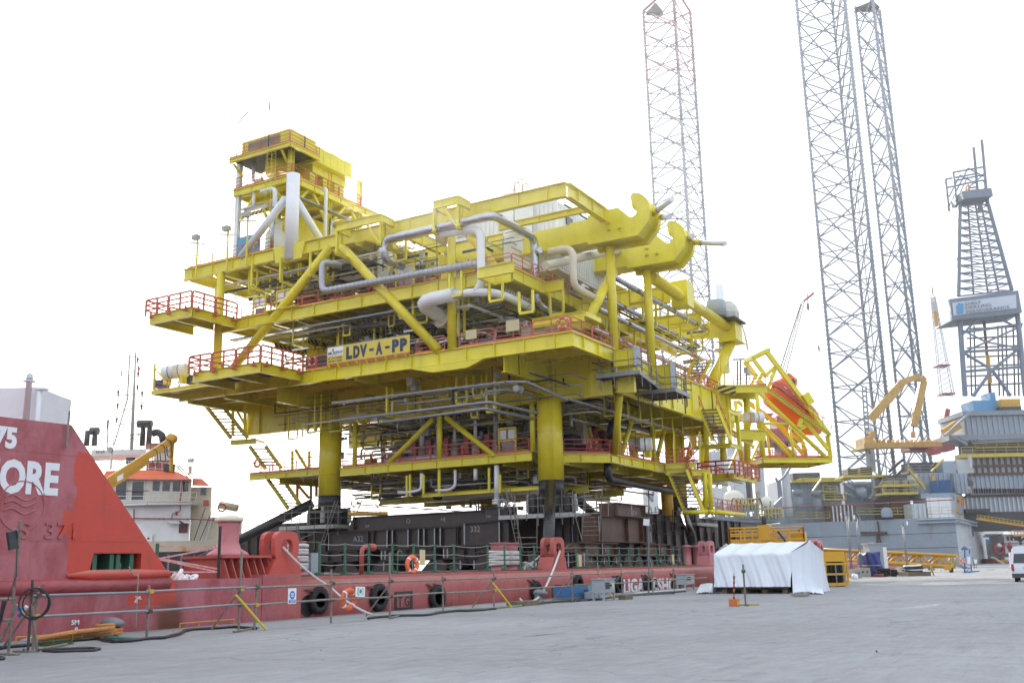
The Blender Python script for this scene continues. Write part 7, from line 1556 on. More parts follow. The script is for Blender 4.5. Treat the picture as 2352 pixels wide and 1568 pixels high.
# crown
cr_=[Dd(1000,440),Dd(1180,420)];rp('crown_deck',M().bar(cr_[0],cr_[1],7,2.2),DKM,dk);rp('crown_block',M().prism([Dd(1010,432),Dd(1175,410),Dd(1178,370),Dd(1080,378),Dd(1075,340),Dd(1060,405),Dd(1005,412)],FX*4),paint('crown_ochre',(.42,.24,.08),.5),dk)
for a,b,r in (((1000,470),(978,272),.3),((1188,480),(1150,75),.45),((978,272),(1165,238),.25),((982,325),(1168,285),.25),((1066,245),(1170,300),.2),((1066,250),(1000,380),.2),((1165,240),(1195,470),.3),((1090,330),(1175,320),.25),((1000,440),(1065,300),.15),((1090,350),(1180,270),.2)):p,q=Dd(*a),Dd(*b);rp('crown_frame',M().tube(p,q,r,6),DKM,dk);rp('crown_frame',M().tube(p+FX*5,q+FX*5,r,6),DKM,dk)
# wind wall with the name
s0,s1,s2,s3=Dd(955,1047,-2),Dd(1365,995,-2),Dd(1388,1128,-2),Dd(970,1172,-2)
zt4,zb4=(s0.z+s1.z)/2,(s2.z+s3.z)/2
sgn=[V((p.x,p.y,z)) for p,z in ((s0,s0.z),(s1,s1.z),(s2,s2.z),(s3,s3.z))]
rp('wind_wall',M().prism(sgn,FX*1.0),DKM,dk);rp('wind_wall',M().prism([sgn[1],sgn[1]+FX*10+RX*1,sgn[2]+FX*10+RX*1,sgn[2]],RX*.5),DKM,dk);rp('wind_wall_floor',M().prism([sgn[3]+V((0,0,.1)),sgn[2]+V((0,0,.1)),sgn[2]+FX*9.5,sgn[3]+FX*9.5],(0,0,-.3)),DKM,dk)
n1,n2,n3,n4=(Dd(*q,-2.2) for q in ((972,1070),(1362,1020),(1366,1103),(980,1148)))
rp('name_panel',M().prism([n1,n2,n3,n4],FX*.15),paint('panel_pale',(.52,.58,.66),.5,var=.03),dk)
rdir=(n2-n1).normalized();udir=V((0,0,1))
for body,(x,y),w_ in (('SHELF',(1052,1086),102),('DRILLING',(1056,1110),162),('PERSEVERANCE',(1060,1137),278)):
    o=Dd(x,y,-2.5);k=d4/FPX*.588/1.568;text('panel_lettering',body,DKM,dk,o,rdir,udir,2.8,.03,.02,width=w_*k,height=20*k)
for i,(y0,y1) in enumerate(((1085,1132),(1072,1136),(1074,1134),(1072,1132))):p=Dd(1006+9*i,y1,-2.5);q=Dd(1004+9*i,y0,-2.5);rp('panel_logo_bar',M().bar(p,q,.62,.1),paint('logo_blue',(.08,.35,.62),.5) if i==0 else bpy.data.materials['logo_blue'],dk)
# substructure under the wind wall
for a,b,r in (((1018,1175),(1050,1640),.9),((1370,1140),(1420,1640),.9),((1040,1250),(1400,1200),.5),((1045,1370),(1400,1350),.5),((1050,1490),(1410,1460),.5),((1040,1260),(1130,1160),.4),((1220,1150),(1350,1210),.4),((1050,1380),(1215,1480),.5),((1380,1350),(1215,1480),.5),((1215,1480),(1100,1640),.6),((1215,1480),(1330,1640),.6),((1040,1240),(1180,1310),.35),((1380,1220),(1180,1310),.35),((1045,1370),(1180,1310),.35),((1400,1350),(1180,1310),.35)):
    for dd in (0,9):p,q=Dd(*a,dd),Dd(*b,dd);rp('substructure_member',M().tube(p,q,r*(.75 if dd==0 else .6),7),DKM,dk)
for x in (1080,1105,1250,1275,1300,1345,1370):p,q=Dd(x,1210,12),Dd(x+10,1640,12);rp('stand_pipe',M().tube(p,q,.22,6),RIGD,dk)
for i in range(7):p,q=Dd(1060,1230+58*i,14),Dd(1400,1215+58*i,14);rp('back_girt',M().bar(p,q,.3,.4),RIGD,dk)
p,q=Dd(1165,1170,5),Dd(1205,1640,5);rp('standpipe',M().tube(p,q,.4,8),paint('dark_red_brown',(.12,.04,.03),.5),dk);p,q=Dd(1188,1390,4),Dd(1205,1560,4);rp('top_drive',M().bar(p,q,.9,.9),SAFE,dk)
# yellow folding crane on the rig deck
kc=node('deck_crane',rig);
for a,b,w_,mt in (((940,320),(1170,60),2.1,OCH),((1100,150),(1235,-20),1.9,OCH),((1210,-10),(1390,-75),1.5,OCH),((1395,-60),(1430,-20),1.8,OCH),((1425,-30),(1335,385),1.8,OCH),((1335,385),(1333,470),.4,DRK),((1333,440),(1335,490),1.2,OCH)):p,q=cF(d1+18,'12',a,b);rp('boom',M().bar(p,q,w_*.8,w_),mt,kc)
p,q=cF(d1+18,'12',(950,800),(920,400));rp('pedestal',M().tube(p,q,1.15,16),RIGW,kc,True);gb('slew_house','12',885,485,975,575,d1+14,7,OCH,par=kc);gb('slew_gallery','12',862,570,985,585,d1+12,9,paint_y,par=kc);gb('cab','12',940,430,990,490,d1+14,5,OCH,par=kc);yrail('12',865,980,570,570,3.5,d1+12,kc)
for x in (865,900):p,q=cF(d1+16,'12',(x,20),(x+38,640));rp('tower_leg',M().tube(p,q,.2,6),RIGL,kc)
for i in range(10):p,q=cF(d1+16,'12',(867+3*i,60+50*i),(902+3*i,60+50*i));rp('tower_rung',M().tube(p,q,.25,5),RIGL,kc)

# ---- other things beyond the basin
def lattice_boom(name,label,base,tip,wb,wt,n,mat,r=.16,dpt=1.):
    t=thing(name,label,'crane',base);d=(tip-base).normalized();s=d.cross(FX).normalized();
    def P(i,k):f=i/n;w_=wb+(wt-wb)*f;return base.lerp(tip,f)+s*((-1 if k in (0,3) else 1)*w_)+FX*((0 if k<2 else 1)*w_*dpt)
    for k in range(4):M().tube(P(0,k),P(n,k),r,6).build('boom_chord',mat(0),t)
    for i in range(n):
        m=M()
        for a,b in ((0,1),(2,3)):m.tube(P(i,a),P(i+1,b),r*.6,5);m.tube(P(i+1,a),P(i,b),r*.6,5)
        for a,b in ((1,2),(3,0)):m.tube(P(i,a),P(i+1,b),r*.6,5)
        m.build('boom_lacing',mat(i/n),t)
    return t
b,tp=cF(300,'D',(950,1640),(855,1030));t=lattice_boom('lattice_crane','red and white lattice crane boom standing left of the derrick',b,tp,1.9,.6,20,lambda f:RIGW if f<.7 else RIGR,.13)
for f in (.02,.3):p=b.lerp(tp,f);M().prism([p-RX*2.0-FX*.5,p+RX*2.0-FX*.5,p+RX*2+FX*4,p-RX*2+FX*4],(0,0,.3)).build('boom_platform',RIGR,t)
M().bar(tp-(tp-b)*.16,tp-(tp-b)*.05,1,1.3).build('boom_head',RIGW,t);M().bar(tp,tp+V((0,0,3)),.3,.3).build('boom_tip',RIGR,t);p=tp-(tp-b)*.08;M().bar(p,p-V((0,0,7)),.9,.9).build('hook_block',SAFE,t)
gb0=cF(296,'12',(1600,500),(1650,230),(1720,310),(1600,310));M().tube(gb0[0],gb0[1],.8,10).build('crane_mast',RIGR,t)
b,tp=cF(340,'D',(-75,1560),(62,1060));t=lattice_boom('lattice_crane','dark lattice crane boom leaning right behind the lifeboat frame',b,tp,.75,.4,26,lambda f:RIGD,.09)
p=D_(125,1010,340);M().bar(tp,p,.7,.8).build('boom_jib',RIGR,t);q=D_(88,1060,340);M().bar(q+V((0,0,3)),q-V((0,0,2)),.25,.25).build('hoist_rope',DRK,t);M().lathe(D_(90,1115,340),(0,0,1),[(.2,0),(.45,.5),(.45,2.2),(.2,2.6)],10).build('hook_block',RIGD,t);p,q=cF(340,'D',(-90,1500),(45,1075));M().tube(p,q,.22,5).build('stay_rope',DRK,t)
p=D_(155,1350,330);t=thing('hanging_hook','small dark crane hook block hanging in the sky left of the tall leg','hook',p);M().lathe(p-V((0,0,1)),(0,0,1),[(.15,0),(.3,.4),(.3,1.8),(.1,2.2)],8).build('block',DRK,t);M().tube(p+V((0,0,2)),p+V((0,0,3)),.1,5).build('rope',DRK,t)
# white accommodation tower, pale column and red crane house seen under the lifeboat frame
def bg(name,label,cat,items):
    t=None
    for (nm,c,x0,y0,x1,y1,d,th,mat) in items:
        p,q=cF(d,c,(x0,y0),(x1,y1));s0,s1=(p-EYEP).dot(RX),(q-EYEP).dot(RX);b_=lambda s,f,z:EYEP.xy.to_3d()+RX*s+FX*f+V((0,0,z))
        if t is None:t=thing(name,label,cat,b_(s0,d,q.z))
        M().prism([b_(s0,d,q.z),b_(s1,d,q.z),b_(s1,d+th,q.z),b_(s0,d+th,q.z)],(0,0,p.z-q.z)).build(nm,mat,t)
    return t
t=bg('white_block','tall pale grey block with white panels seen beneath the far stairs','tower block',[('wall','11',800,95,985,640,222,16,RIGW),('wall','11',988,80,1045,640,224,12,RIGL),('wall','11',610,150,800,420,228,10,RIGW),('panel','11',770,185,940,260,221.6,.38,WHT)])
for x,y in ((735,470),(815,485)):M().lathe(cF(216,'11',(x,y))[0],-FX,[(.1,0),(.35,.1),(.35,.2)],10).build('deck_lamp',LAMP,t)
t=bg('white_block','white wall with small windows seen under the module beside the far right leg','tower block',[('wall','10',1905,380,2060,680,190,8,WHT)])
for x,y in ((1920,545),(1965,550),(2015,555),(2040,545)):p,q=cF(189.8,'10',(x,y-18),(x+14,y+18));M().prism([p,V((q.x,q.y,p.z)),V((q.x,q.y,q.z)),V((p.x,p.y,q.z))],FX*.15).build('window',RIGL,t)
for a,b in (((1935,400),(2000,490)),((2000,400),(1985,480))):p,q=cF(188,'10',a,b);M().tube(p,q,.3,6).build('stay',RIGL,t)
t=bg('pale_column','pale rusty column standing behind the red railed landing','column',[('shaft','11',1088,270,1160,620,226,5,RIGW),('shaft','11',1090,60,1120,270,226,4,RIGW)])
t=bg('red_crane_house','dark red crane house on a grey post behind the lifeboat frame','crane',[('house','L',500,1110,870,1235,232,9,RIGR),('house','L',610,975,740,1110,233,7,RIGR),('post','L',660,1235,740,1420,234,7,RIGD),('gallery','L',490,1222,872,1236,230,12,RIGR)])
p=cF(231,'L',(500,950),(575,950),(545,1010));M().prism(p,FX*3).build('bracket',RIGR,t)
t=bg('tank_deck','cluttered grey deck with pale tanks and black hoses right of the lowest stair','deck',[('deck','11',620,750,1320,790,205,12,RIG),('deckhouse','11',660,480,780,640,214,6,RIGW),('rail_deck','11',860,640,1100,690,208,4,RIGD)])
for x,y0,y1,r in ((870,545,700,90),(1170,600,690,60)):
    p,q=cF(210,'11',(x,y1),(x,y0));k=210/FPX*.588/2.351;M().lathe(p,(0,0,1),[(r*k,0),(r*k,(q.z-p.z)),(r*.5*k,(q.z-p.z)+.8),(.1,(q.z-p.z)+1)],18).build('tank',CRM,t,True)
for i in range(7):p=cF(206,'11',(830+36*i,690),(850+40*i,575),(890+36*i,590),(900+38*i,680));M().path(p,.14,6,1.5).build('hose',HBLK,t)
m=M();rq=random.Random(2)
for i in range(60):x=rq.uniform(680,1290);p,q=cF(204,'11',(x,760),(x+rq.uniform(-14,14),rq.uniform(600,730)));m.tube(p,q,rq.uniform(.08,.3),5)
for y in (640,665,690):p,q=cF(204,'11',(840,y),(1100,y));m.tube(p,q,.15,5)
o=m.build('deck_pipework',RIGL,t);o['kind']='stuff'
for x0,x1,y in ((1090,1310,770),(880,1090,680)):
    m=M();p,q=cF(203.5,'11',(x0,y),(x1,y-10))
    for f in (1.,2.):m.tube(p+V((0,0,f)),q+V((0,0,f)),.1,5)
    for i in range(8):a=p.lerp(q,i/7);m.tube(a,a+V((0,0,2)),.1,5)
    m.build('guardrail',paint_y,t)
# far right: white ship and red tug
t=bg('white_ship','white ship with a row of square windows moored beyond the rig','ship',[('superstructure','W',1700,690,2040,800,330,20,WHT),('superstructure','W',1720,640,2100,690,332,16,WHT),('hull','W',1650,800,2700,935,330,25,BLU),('hull','W',1650,935,2700,1200,329.5,26,RIGD),('upperworks','W',2000,590,2600,640,335,12,WHT)])
for i in range(13):p,q=cF(329.6,'W',(1745+24*i,722),(1759+24*i,748));M().prism([p,V((q.x,q.y,p.z)),V((q.x,q.y,q.z)),V((p.x,p.y,q.z))],FX*.3).build('window',GLASS,t)
m=M()
for x,y0,y1 in ((1780,640,560),(1860,640,480),(1900,640,470),(1990,640,500),(2100,600,480),(2250,600,460),(2310,600,470)):p,q=cF(333,'W',(x,y0),(x,y1));m.tube(p,q,.1,5);m.bar(q-V((0,0,1))-RX*.6,q-V((0,0,1))+RX*.6,.12,.12)
m.build('mast',RIGL,t);p,q=cF(332,'W',(2050,625),(2055,575));M().lathe(p,(0,0,1),[(.5,0),(.2,q.z-p.z)],10).build('red_mast',RIGR,t)
for x in (2130,2210,2270,2330):p=cF(330,'W',(x,645))[0];M().lathe(p-V((0,0,2.5)),(0,0,1),[(.5,1.5),(.7,2),(.6,2.6),(.1,3)],12).build('dome',WHT,t,True)
t=bg('red_tug','white and red tug with a red deck winch left of the van','tug',[('wheelhouse','W',2040,740,2700,850,250,8,WHT),('deckhouse','W',2050,850,2700,1010,251,10,WHT),('roof','W',2010,728,2700,742,249,10,WHT),('hull','W',1870,1100,2700,1190,248,12,RIGR),('red_band','W',2045,846,2700,858,250.8,.19,RIGR),('deck_box','W',2055,1078,2125,1140,246,3,WHT),('rail','W',1950,1120,2110,1150,246,.5,SAFE)])
for x0,x1 in ((2085,2130),(2140,2185),(2200,2290)):p,q=cF(249.9,'W',(x0,762),(x1,820));M().prism([p,V((q.x,q.y,p.z)),V((q.x,q.y,q.z)),V((p.x,p.y,q.z))],FX*.09).build('window',GLASS,t)
p=cF(246,'W',(1970,960))[0];M().torus(p,-FX,1.1,.42,18,8).build('winch',RIGR,t);p,q=cF(247,'W',(2000,1060),(2050,860));M().bar(p,q,.6,.6).build('crane_arm',RIGR,t);p=cF(246,'W',(1965,905))[0];M().lathe(p-V((0,0,1.5)),(0,0,1),[(.7,1.2),(.7,1.7),(.3,2.1)],12).build('winch_cap',WHT,t,True)
p,q=cF(245,'W',(2140,1000),(2140,850));M().lathe(p,(0,0,1),[(.35,0),(.35,.8),(.6,.9),(.6,1.6),(.3,1.7),(.25,q.z-p.z)],12).build('fire_monitor',RIGR,t);P_=cF(244,'W',(1850,1085),(1900,1090),(1990,1160),(2080,1185));M().path(P_,.22,7,1).build('fender_hose',CREAM,t)
t=thing('yellow_gangway_bridge','yellow railed gangway sloping down from the rig hull at far right','gangway',cF(238,'W',(1700,510))[0]);p,q=cF(236,'W',(1640,495),(2500,625));M().bar(p,q,1.5,.35).build('deck',SAFE,t)
m=M()
for f in (.5,1.0):m.tube(p+V((0,0,f)),q+V((0,0,f)),.05,5)
for i in range(16):a=p.lerp(q,i/15);m.tube(a,a+V((0,0,1.05)),.05,5)
m.build('guardrail',paint_y,t)
p,q=cF(236,'W',(2160,745),(2600,742));M().bar(p,q,2,.35).build('lower_deck',SAFE,t);m=M()
for f in (.6,1.2):m.tube(p+V((0,0,f)),q+V((0,0,f)),.06,5)
for i in range(10):a=p.lerp(q,i/9);m.tube(a,a+V((0,0,1.25)),.06,5)
m.build('guardrail',RED,t)
for a,b in (((2290,760),(2300,890)),((2180,760),(2290,830)),((2400,760),(2300,830))):p,q=cF(236.5,'W',a,b);M().tube(p,q,.25,7).build('leg',DRK,t)

# ================================================================== quay, far right
# yellow truss gangway lying on its wheels
t=thing('truss_gangway','long yellow truss gangway resting on a wheel at its right end','gangway',onZ(*s_('K',2200,920)))
dL,dR=128.,117.
def gw(x,y):f=(x-20)/2280;return onF(*s_('K',x,y),dL+(dR-dL)*f)
off=FX*1.3-RX*.1
for o in (V((0,0,0)),off):
    M().tube(gw(-60,552)+o,gw(2300,662)+o,.18,10).build('top_chord',SAFE,t,True);M().tube(gw(-60,700)+o,gw(2270,832)+o,.24,10).build('bottom_chord',SAFE,t,True)
    xs=[-40,110,265,400,560,700,860,940,1100,1265,1420,1580,1740,1900,2080,2240]
    for i,(a,b) in enumerate(zip(xs[:-1],xs[1:])):
        yt=lambda x:556+104*(x+40)/2300;yb_=lambda x:700+130*(x+40)/2300
        pa,pb=((a,yt(a)),(b,yb_(b))) if i % 2==0 else ((a,yb_(a)),(b,yt(b)));M().tube(gw(*pa)+o,gw(*pb)+o,.13,8).build('diagonal',SAFE,t,True)
        if i % 2:M().tube(gw(b,yt(b))+o,gw(b,yb_(b))+o,.10,8).build('upright',SAFE,t,True)
    M().tube(gw(2300,655)+o,gw(2255,840)+o,.12,8).build('end_post',SAFE,t,True)
M().tube(gw(2270,836),gw(2270,836)+off,.16,10).build('end_tie',SAFE,t);p=onZ(*s_('K',2200,922));M().box(p+V((-.25,-.2,.25)),p+V((.35,.5,.75))).build('wheel_fork',SAFE,t);M().lathe(p+V((0,-.3,.26)),(.3,1,0),[(.1,0),(.26,.03),(.26,.3),(.1,.33)],18).build('wheel',RUB,t,True)
p=gw(1445,645);M().prism([p-FX*.6,p-FX*.6+RX*.35,p-FX*.6+RX*.35-V((0,0,.25)),p-FX*.6-V((0,0,.25))],FX*.03).build('notice',paint('notice_pink',(.65,.55,.5),.5),t)
p,q=gw(2310,800),onZ(*s_('W',1500,1255),.2);rr_=M();rr_.bar(p,q,.8,.1);
for f in (.4,.8):rr_.tube(p+V((0,0,f)),q+V((0,0,f)),.03,5)
for i in range(6):a=p.lerp(q,i/5);rr_.tube(a,a+V((0,0,.85)),.03,5)
rr_.build('ramp',GREYP,t)
# light towers on concrete blocks
def light_tower(xb,yb_,xt,yt,label,heads):
    c=onZ(*s_('K',xb,yb_));d=(c-EYEP).dot(FX);t=thing('light_tower',label,'light tower',c,'light towers on concrete blocks');top_=onF(*s_('K',xt,yt),d);top_=V((c.x+(top_.x-c.x)*.3,c.y+(top_.y-c.y)*.3,top_.z)) if False else V((top_.x,top_.y,top_.z))
    lean=V((top_.x-c.x,top_.y-c.y,0));c2_=c+lean*.0
    for o in (-.07,.07):M().tube(c2_+RX*o+V((0,0,.5)),top_+RX*o,.045,8).build('mast',GALV,t,True)
    for k in range(6):a=c2_.lerp(top_,.2+.15*k);M().tube(a-RX*.07,a+RX*.07,.03,6).build('mast_tie',GALV,t)
    M().tube(top_-RX*.35-V((0,0,.5)),top_+RX*.32-V((0,0,.5)),.03,6).build('cross_arm',GALV,t);M().bar(top_-RX*.3,top_+RX*.3,.05,.05).build('cross_arm',GALV,t)
    for x,z,r in heads:p=top_+RX*x*.3+V((0,0,z*.3));M().bar(p-V((r*.3,0,.18)),p+V((r*.3,0,.18)),.12,.24 if r else .36).build('lamp_head',SIGNW if r else RIGL,t)
    return c
light_tower(700,995,630,50,'left pale light tower with three white lamp heads',((0,.6,0),(-2.0,0,-.3),(2.0,-.6,.3)))
light_tower(850,990,775,90,'light tower with a dark twin head, middle of the three',((-.5,-.3,0),(.7,-.3,0)))
light_tower(1560,940,1475,180,'right pale light tower before the rig hull, tilted lamp on top',((.3,-.2,0),(1.6,.2,.3)))
def blk(x0,y0,x1,y1,label,th=1.4):
    p=onZ(*s_('K',x0,y1));d=(p-EYEP).dot(FX);q=onF(*s_('K',x1,y0),d);o=V((p.x,p.y,0));wv=RX*((q-p).dot(RX));t=thing('concrete_block',label,'concrete block',o,'concrete foot blocks')
    M().prism([o,o+wv,o+wv+FX*th,o+FX*th],(0,0,q.z)).build('block',CONC,t)
    for f in (.15,.6):a=o+wv*f-FX*.015+V((0,0,q.z*.45));M().prism([a,a+wv*.17,a+wv*.17+V((0,0,q.z*.2)),a+V((0,0,q.z*.2))],FX*.013).build('lifting_hole',HBLK,t)
blk(735,865,835,1010,'low concrete block behind the yellow cylinder racks');blk(835,845,975,992,'dark stained concrete block beside the blue tarpaulin');blk(1450,835,1640,945,'concrete block with two lifting holes under the right light tower')
# blue tarpaulin over a machine, tall cabinet behind
c=onZ(*s_('K',960,985));d=(c-EYEP).dot(FX);kk=d/FPX*.588/3.92
tb=thing('blue_tarp_bundle','machine wrapped in a deep blue tarpaulin tied with rope','tarpaulin',c);rb_=random.Random(14);rows=[]
for j in range(15):
    f=j/14;row=[]
    for i in range(41):
        a=2*math.pi*i/40;ca,sa=math.cos(a),math.sin(a);sq=1/max(abs(ca),abs(sa))**.75;w_=(118+26*(1-f)**3*1+(60*(1-f)**2 if ca>.2 else 0))*kk;w_ *= 1-.10*math.exp(-((f-.47)/.06)**2);fold=1+.05*math.sin(a*7+f*6)+.05*math.sin(a*13+f*11)*(1-f)
        row.append(c+RX*(112*kk+ca*sq*w_*fold*.92)+FX*(1.6+sa*sq*1.5*fold)+V((0,0,max(.03,f*345*kk+.1*math.sin(a*5)*f))))
    rows.append(row)
rows.append([c+RX*(112*kk)+FX*1.6+V((0,0,350*kk)) for i in range(41)]);M().grid(rows).build('tarpaulin',TARPB,tb,True)
m=M();P_=[c+RX*(112*kk+math.cos(2*math.pi*i/24)*max(1,1/max(abs(math.cos(2*math.pi*i/24)),abs(math.sin(2*math.pi*i/24)))**.75)*120*kk)+FX*(1.6+math.sin(2*math.pi*i/24)*1.75)+V((0,0,160*kk)) for i in range(24)];m.path(P_,.05,5,closed=True);m.path([P_[23]+RX*.1,P_[23]+RX*1.0-V((0,0,1.6))-FX*.4,P_[23]+RX*2.2-V((0,0,3.0))-FX*.6],.04,5,.5);m.build('rope',ROPEG,tb)
tag(M().prism([onZ(*s_('K',1030,990)),onZ(*s_('K',1190,992)),onZ(*s_('K',1150,955)),onZ(*s_('K',1090,960))],(0,0,.25)).build('red_sheet',RIGR),'red sheet end showing under the blue tarpaulin','sheet')
def KB(name,label,cat,x0,y0,x1,y1,zd,th,mat,parts=()):
    p=onZ(*s_('K',x0,zd));d=(p-EYEP).dot(FX);a=onF(*s_('K',x0,y1),d);b=onF(*s_('K',x1,y0),d);o=V((a.x,a.y,max(0,a.z)));wv=RX*((b-a).dot(RX));t=thing(name,label,cat,o);M().prism([o,o+wv,o+wv+FX*th,o+FX*th],(0,0,b.z-o.z)).build('body',mat,t);return t,o,wv,b.z
t,o,wv,zt=KB('tall_cabinet','tall blue grey cabinet standing behind the blue tarpaulin','cabinet',1005,485,1165,970,970,1.8,CABG);M().prism([o+wv-RX*.02,o+wv+RX*.35,o+wv+RX*.35+FX*1.8,o+wv+FX*1.8-RX*.02],(0,0,zt-.3)).build('side_cover',SIGNW,t);M().prism([o-RX*.15-FX*.1+V((0,0,zt)),o+wv+RX*.5-FX*.1+V((0,0,zt)),o+wv+RX*.5+FX*2+V((0,0,zt)),o-RX*.15+FX*2+V((0,0,zt))],(0,0,.12)).build('roof',CABG,t)
def coilpile(x0,x1,y,label,mats,n,pal):
    p=onZ(*s_('K',(x0+x1)/2,y));d=(p-EYEP).dot(FX);kk=d/FPX*.588/3.92;r=(x1-x0)/2*kk;t=thing('hose_coil',label,'hose coil',p,'hose coils on the quay');z=.1
    if pal:M().prism([p-RX*r-FX*.3,p+RX*r-FX*.3,p+RX*r+FX*2.2,p-RX*r+FX*2.2],(0,0,.38)).build('pallet',WOOD,t);z=.46
    rr=random.Random(int(x0))
    for k in range(n):M().torus(p+FX*1.0+V((rr.uniform(-.1,.1),rr.uniform(-.1,.1),z+.09*k)),(rr.uniform(-.08,.08),rr.uniform(-.08,.08),1),r*.78*rr.uniform(.85,1.02),.09,22,6).build('hose_turn',mats[k % len(mats)],t,True)
coilpile(1145,1370,985,'black hose coil lying right of the blue tarpaulin',[RUB],7,False);coilpile(1360,1460,985,'small black hose coil before the concrete block',[RUB],6,False);coilpile(1550,1885,975,'large hose coil with pale green turns on a pallet',[RUB,SIGNW,paint('hose_mint',(.3,.5,.38),.5),RUB],6,True)
p=onZ(*s_('K',745,1020));kk=(p-EYEP).dot(FX)/FPX*.588/3.92;m=M();m.lathe(p,(0,0,1),[(45*kk,0),(52*kk,25*kk),(38*kk,65*kk),(10*kk,82*kk)],14);tag(m.build('white_sack',SIGNW,None,True),'white sack on the quay behind the cylinder racks','sack')
p=onZ(*s_('K',1925,970));d=(p-EYEP).dot(FX);t=thing('trestle','yellow folding trestle right of the hose pallet','trestle',p)
for a,b in (((1915,780),(1900,930)),((1915,790),(1950,972)),((1905,850),(1960,975)),((1890,800),(1935,780))):P_,Q_=(onF(*s_('K',*q),d) for q in (a,b));M().bar(P_,Q_,.09,.09).build('leg',paint('trestle_tan',(.46,.34,.14),.6),t)
p=onZ(*s_('K',170,960));d=(p-EYEP).dot(FX);t=thing('green_post','green post with white cap behind the truss gangway','post',p);a,b=onF(*s_('K',180,740),d),onF(*s_('K',160,440),d);M().tube(V((b.x,b.y,0)),b,.08,10).build('post',GRN,t);M().tube(b,b+V((0,0,.2)),.1,10).build('cap',SIGNW,t)
# life-ring station with blue pitched roof
c=onZ(*s_('W',1500,1318));d=(c-EYEP).dot(FX);k=d/FPX*.588/3.92;t=thing('safety_station','blue safety notice stand with small pitched roof and lifebuoy','notice stand',c)
w_=lambda x,y,dd=0:onF(*s_('W',x,y),d+dd)
for a,b in (((1445,1310),(1445,960)),((1550,1290),(1515,965))):M().bar(w_(*a),w_(*b),.13,.13).build('post',BLU,t)
M().prism([w_(1385,970),w_(1500,965),w_(1440,918)],FX*.3).build('roof_gable',BLU,t);M().prism([w_(1440,918),w_(1500,965),w_(1590,958,1),w_(1530,922,1)],(0,0,.12)).build('roof',RIGL,t);M().prism([w_(1440,918),w_(1385,970),w_(1475,960,1),w_(1530,922,1)],(0,0,.1)).build('roof',BLU,t)
M().prism([w_(1465,1025,-.3),w_(1540,1020,-.3),w_(1550,1195,-.3),w_(1475,1195,-.3)],FX*.1).build('notice_board',paint('notice_blue',(.30,.45,.62),.5),t);M().prism([w_(1480,1070,-.42),w_(1530,1068,-.42),w_(1535,1180,-.42),w_(1487,1182,-.42)],FX*.05).build('notice_sheet',SIGNW,t)
for (a,b) in (((1420,1318),(1650,1290)),((1440,1305),(1440,1240)),((1455,1300),(1500,1250))):M().bar(w_(*a),w_(*b),.6 if a[0]==1420 else .1,.1).build('base_frame',BLU,t)
ring(w_(1418,1128,-.4),-FX,42*k,'orange lifebuoy hanging on the blue notice stand',BUOY)
t=thing('easel_notice','white notice on a thin tube easel right of the blue stand','notice',w_(1600,1250));M().prism([w_(1580,1110),w_(1640,1115),w_(1635,1180),w_(1575,1170)],FX*.1).build('sheet',SIGNW,t)
for a,b in (((1560,1070),(1590,1250)),((1645,1110),(1620,1250)),((1580,1110),(1600,1240))):M().tube(w_(*a),w_(*b),.03,5).build('leg',SCAF,t)
t=thing('white_banner','narrow white banner standing left of the van','banner',onZ(*s_('W',2150,1235)));d5=(onZ(*s_('W',2150,1235))-EYEP).dot(FX);P_=cF(d5,'W',(2125,1005),(2145,1005),(2165,1230),(2145,1235));M().prism(P_,FX*.2).build('cloth',SIGNW,t)
# clutter by the water's edge under the gangway
rc=random.Random(31)
for i in range(10):
    x=1240+90*i+rc.uniform(-20,20);p=onZ(*s_('K',x,rc.uniform(868,892)));mt,nm=((SIGNW,'white'),(DRK,'black'),(RED,'red'))[i % 3];s=rc.uniform(.25,.6);m=M();m.lathe(p+V((0,0,.02)),rc.choice(((0,0,1),tuple(RX))),[(s*.4,0),(s*.5,s*.2),(s*.45,s*.8),(s*.2,s)],8)
    tag(m.build('gear_drum',mt),nm+' drum under the yellow gangway, '+(ORD[i] if i<8 else ('second from the right','rightmost')[i-8]),'gear','loose gear under the yellow gangway')
# van
o=onZ(2326,1336);vh=2.25*(o-EYEP).dot(FX)/66
t=thing('van','white high-roof van parked at the right picture edge, rear towards us','van',o);s=vh/2.25
vf=ray(2352,1300);vf=V((vf.x,vf.y,0)).normalized();vr=V((vf.y,-vf.x,0));vf=(vf+vr*.04).normalized();vr=V((vf.y,-vf.x,0))
L=lambda x,y,z:o+vr*(x*s)+vf*(y*s)+V((0,0,z*s))
W2_=1.82;sec=[(0,.42),(.0,.95),(.06,1.5),(.16,2.02),(.30,2.20),(.52,2.25)];sec=sec+[(W2_-x,z) for x,z in reversed(sec)]
rows=[]
for (y,top_,inset) in ((0,1.,.02),(.06,1.,0),(3.6,1.,0),(4.3,.72,.05),(4.95,.5,.1)):rows.append([L(x+(inset if x<.9 else-inset),y+.10*max(0,(z-1.0)) if y<.1 else y,.42+(z-.42)*(1 if z<1 else top_ if top_>.9 else (1.0+(z-1.0)*top_*.4-.42)/(z-.42)*1)) for x,z in sec])
VW=paint('van_white',(.74,.77,.82),.2,var=.02);m=M();m.grid(rows);m.add(rows[0],[tuple(range(len(sec)))]);m.add(rows[-1],[tuple(range(len(sec)-1,-1,-1))]);m.add([L(0,.1,.42),L(W2_,.1,.42),L(W2_,4.9,.42),L(0,4.9,.42)],[(0,1,2,3)]);m.build('body',VW,t)
M().prism([L(.17,.045,1.18),L(W2_-.17,.045,1.18),L(W2_-.27,.105,1.78),L(.27,.105,1.78)],-vf*.03).build('rear_window',GLASS,t)
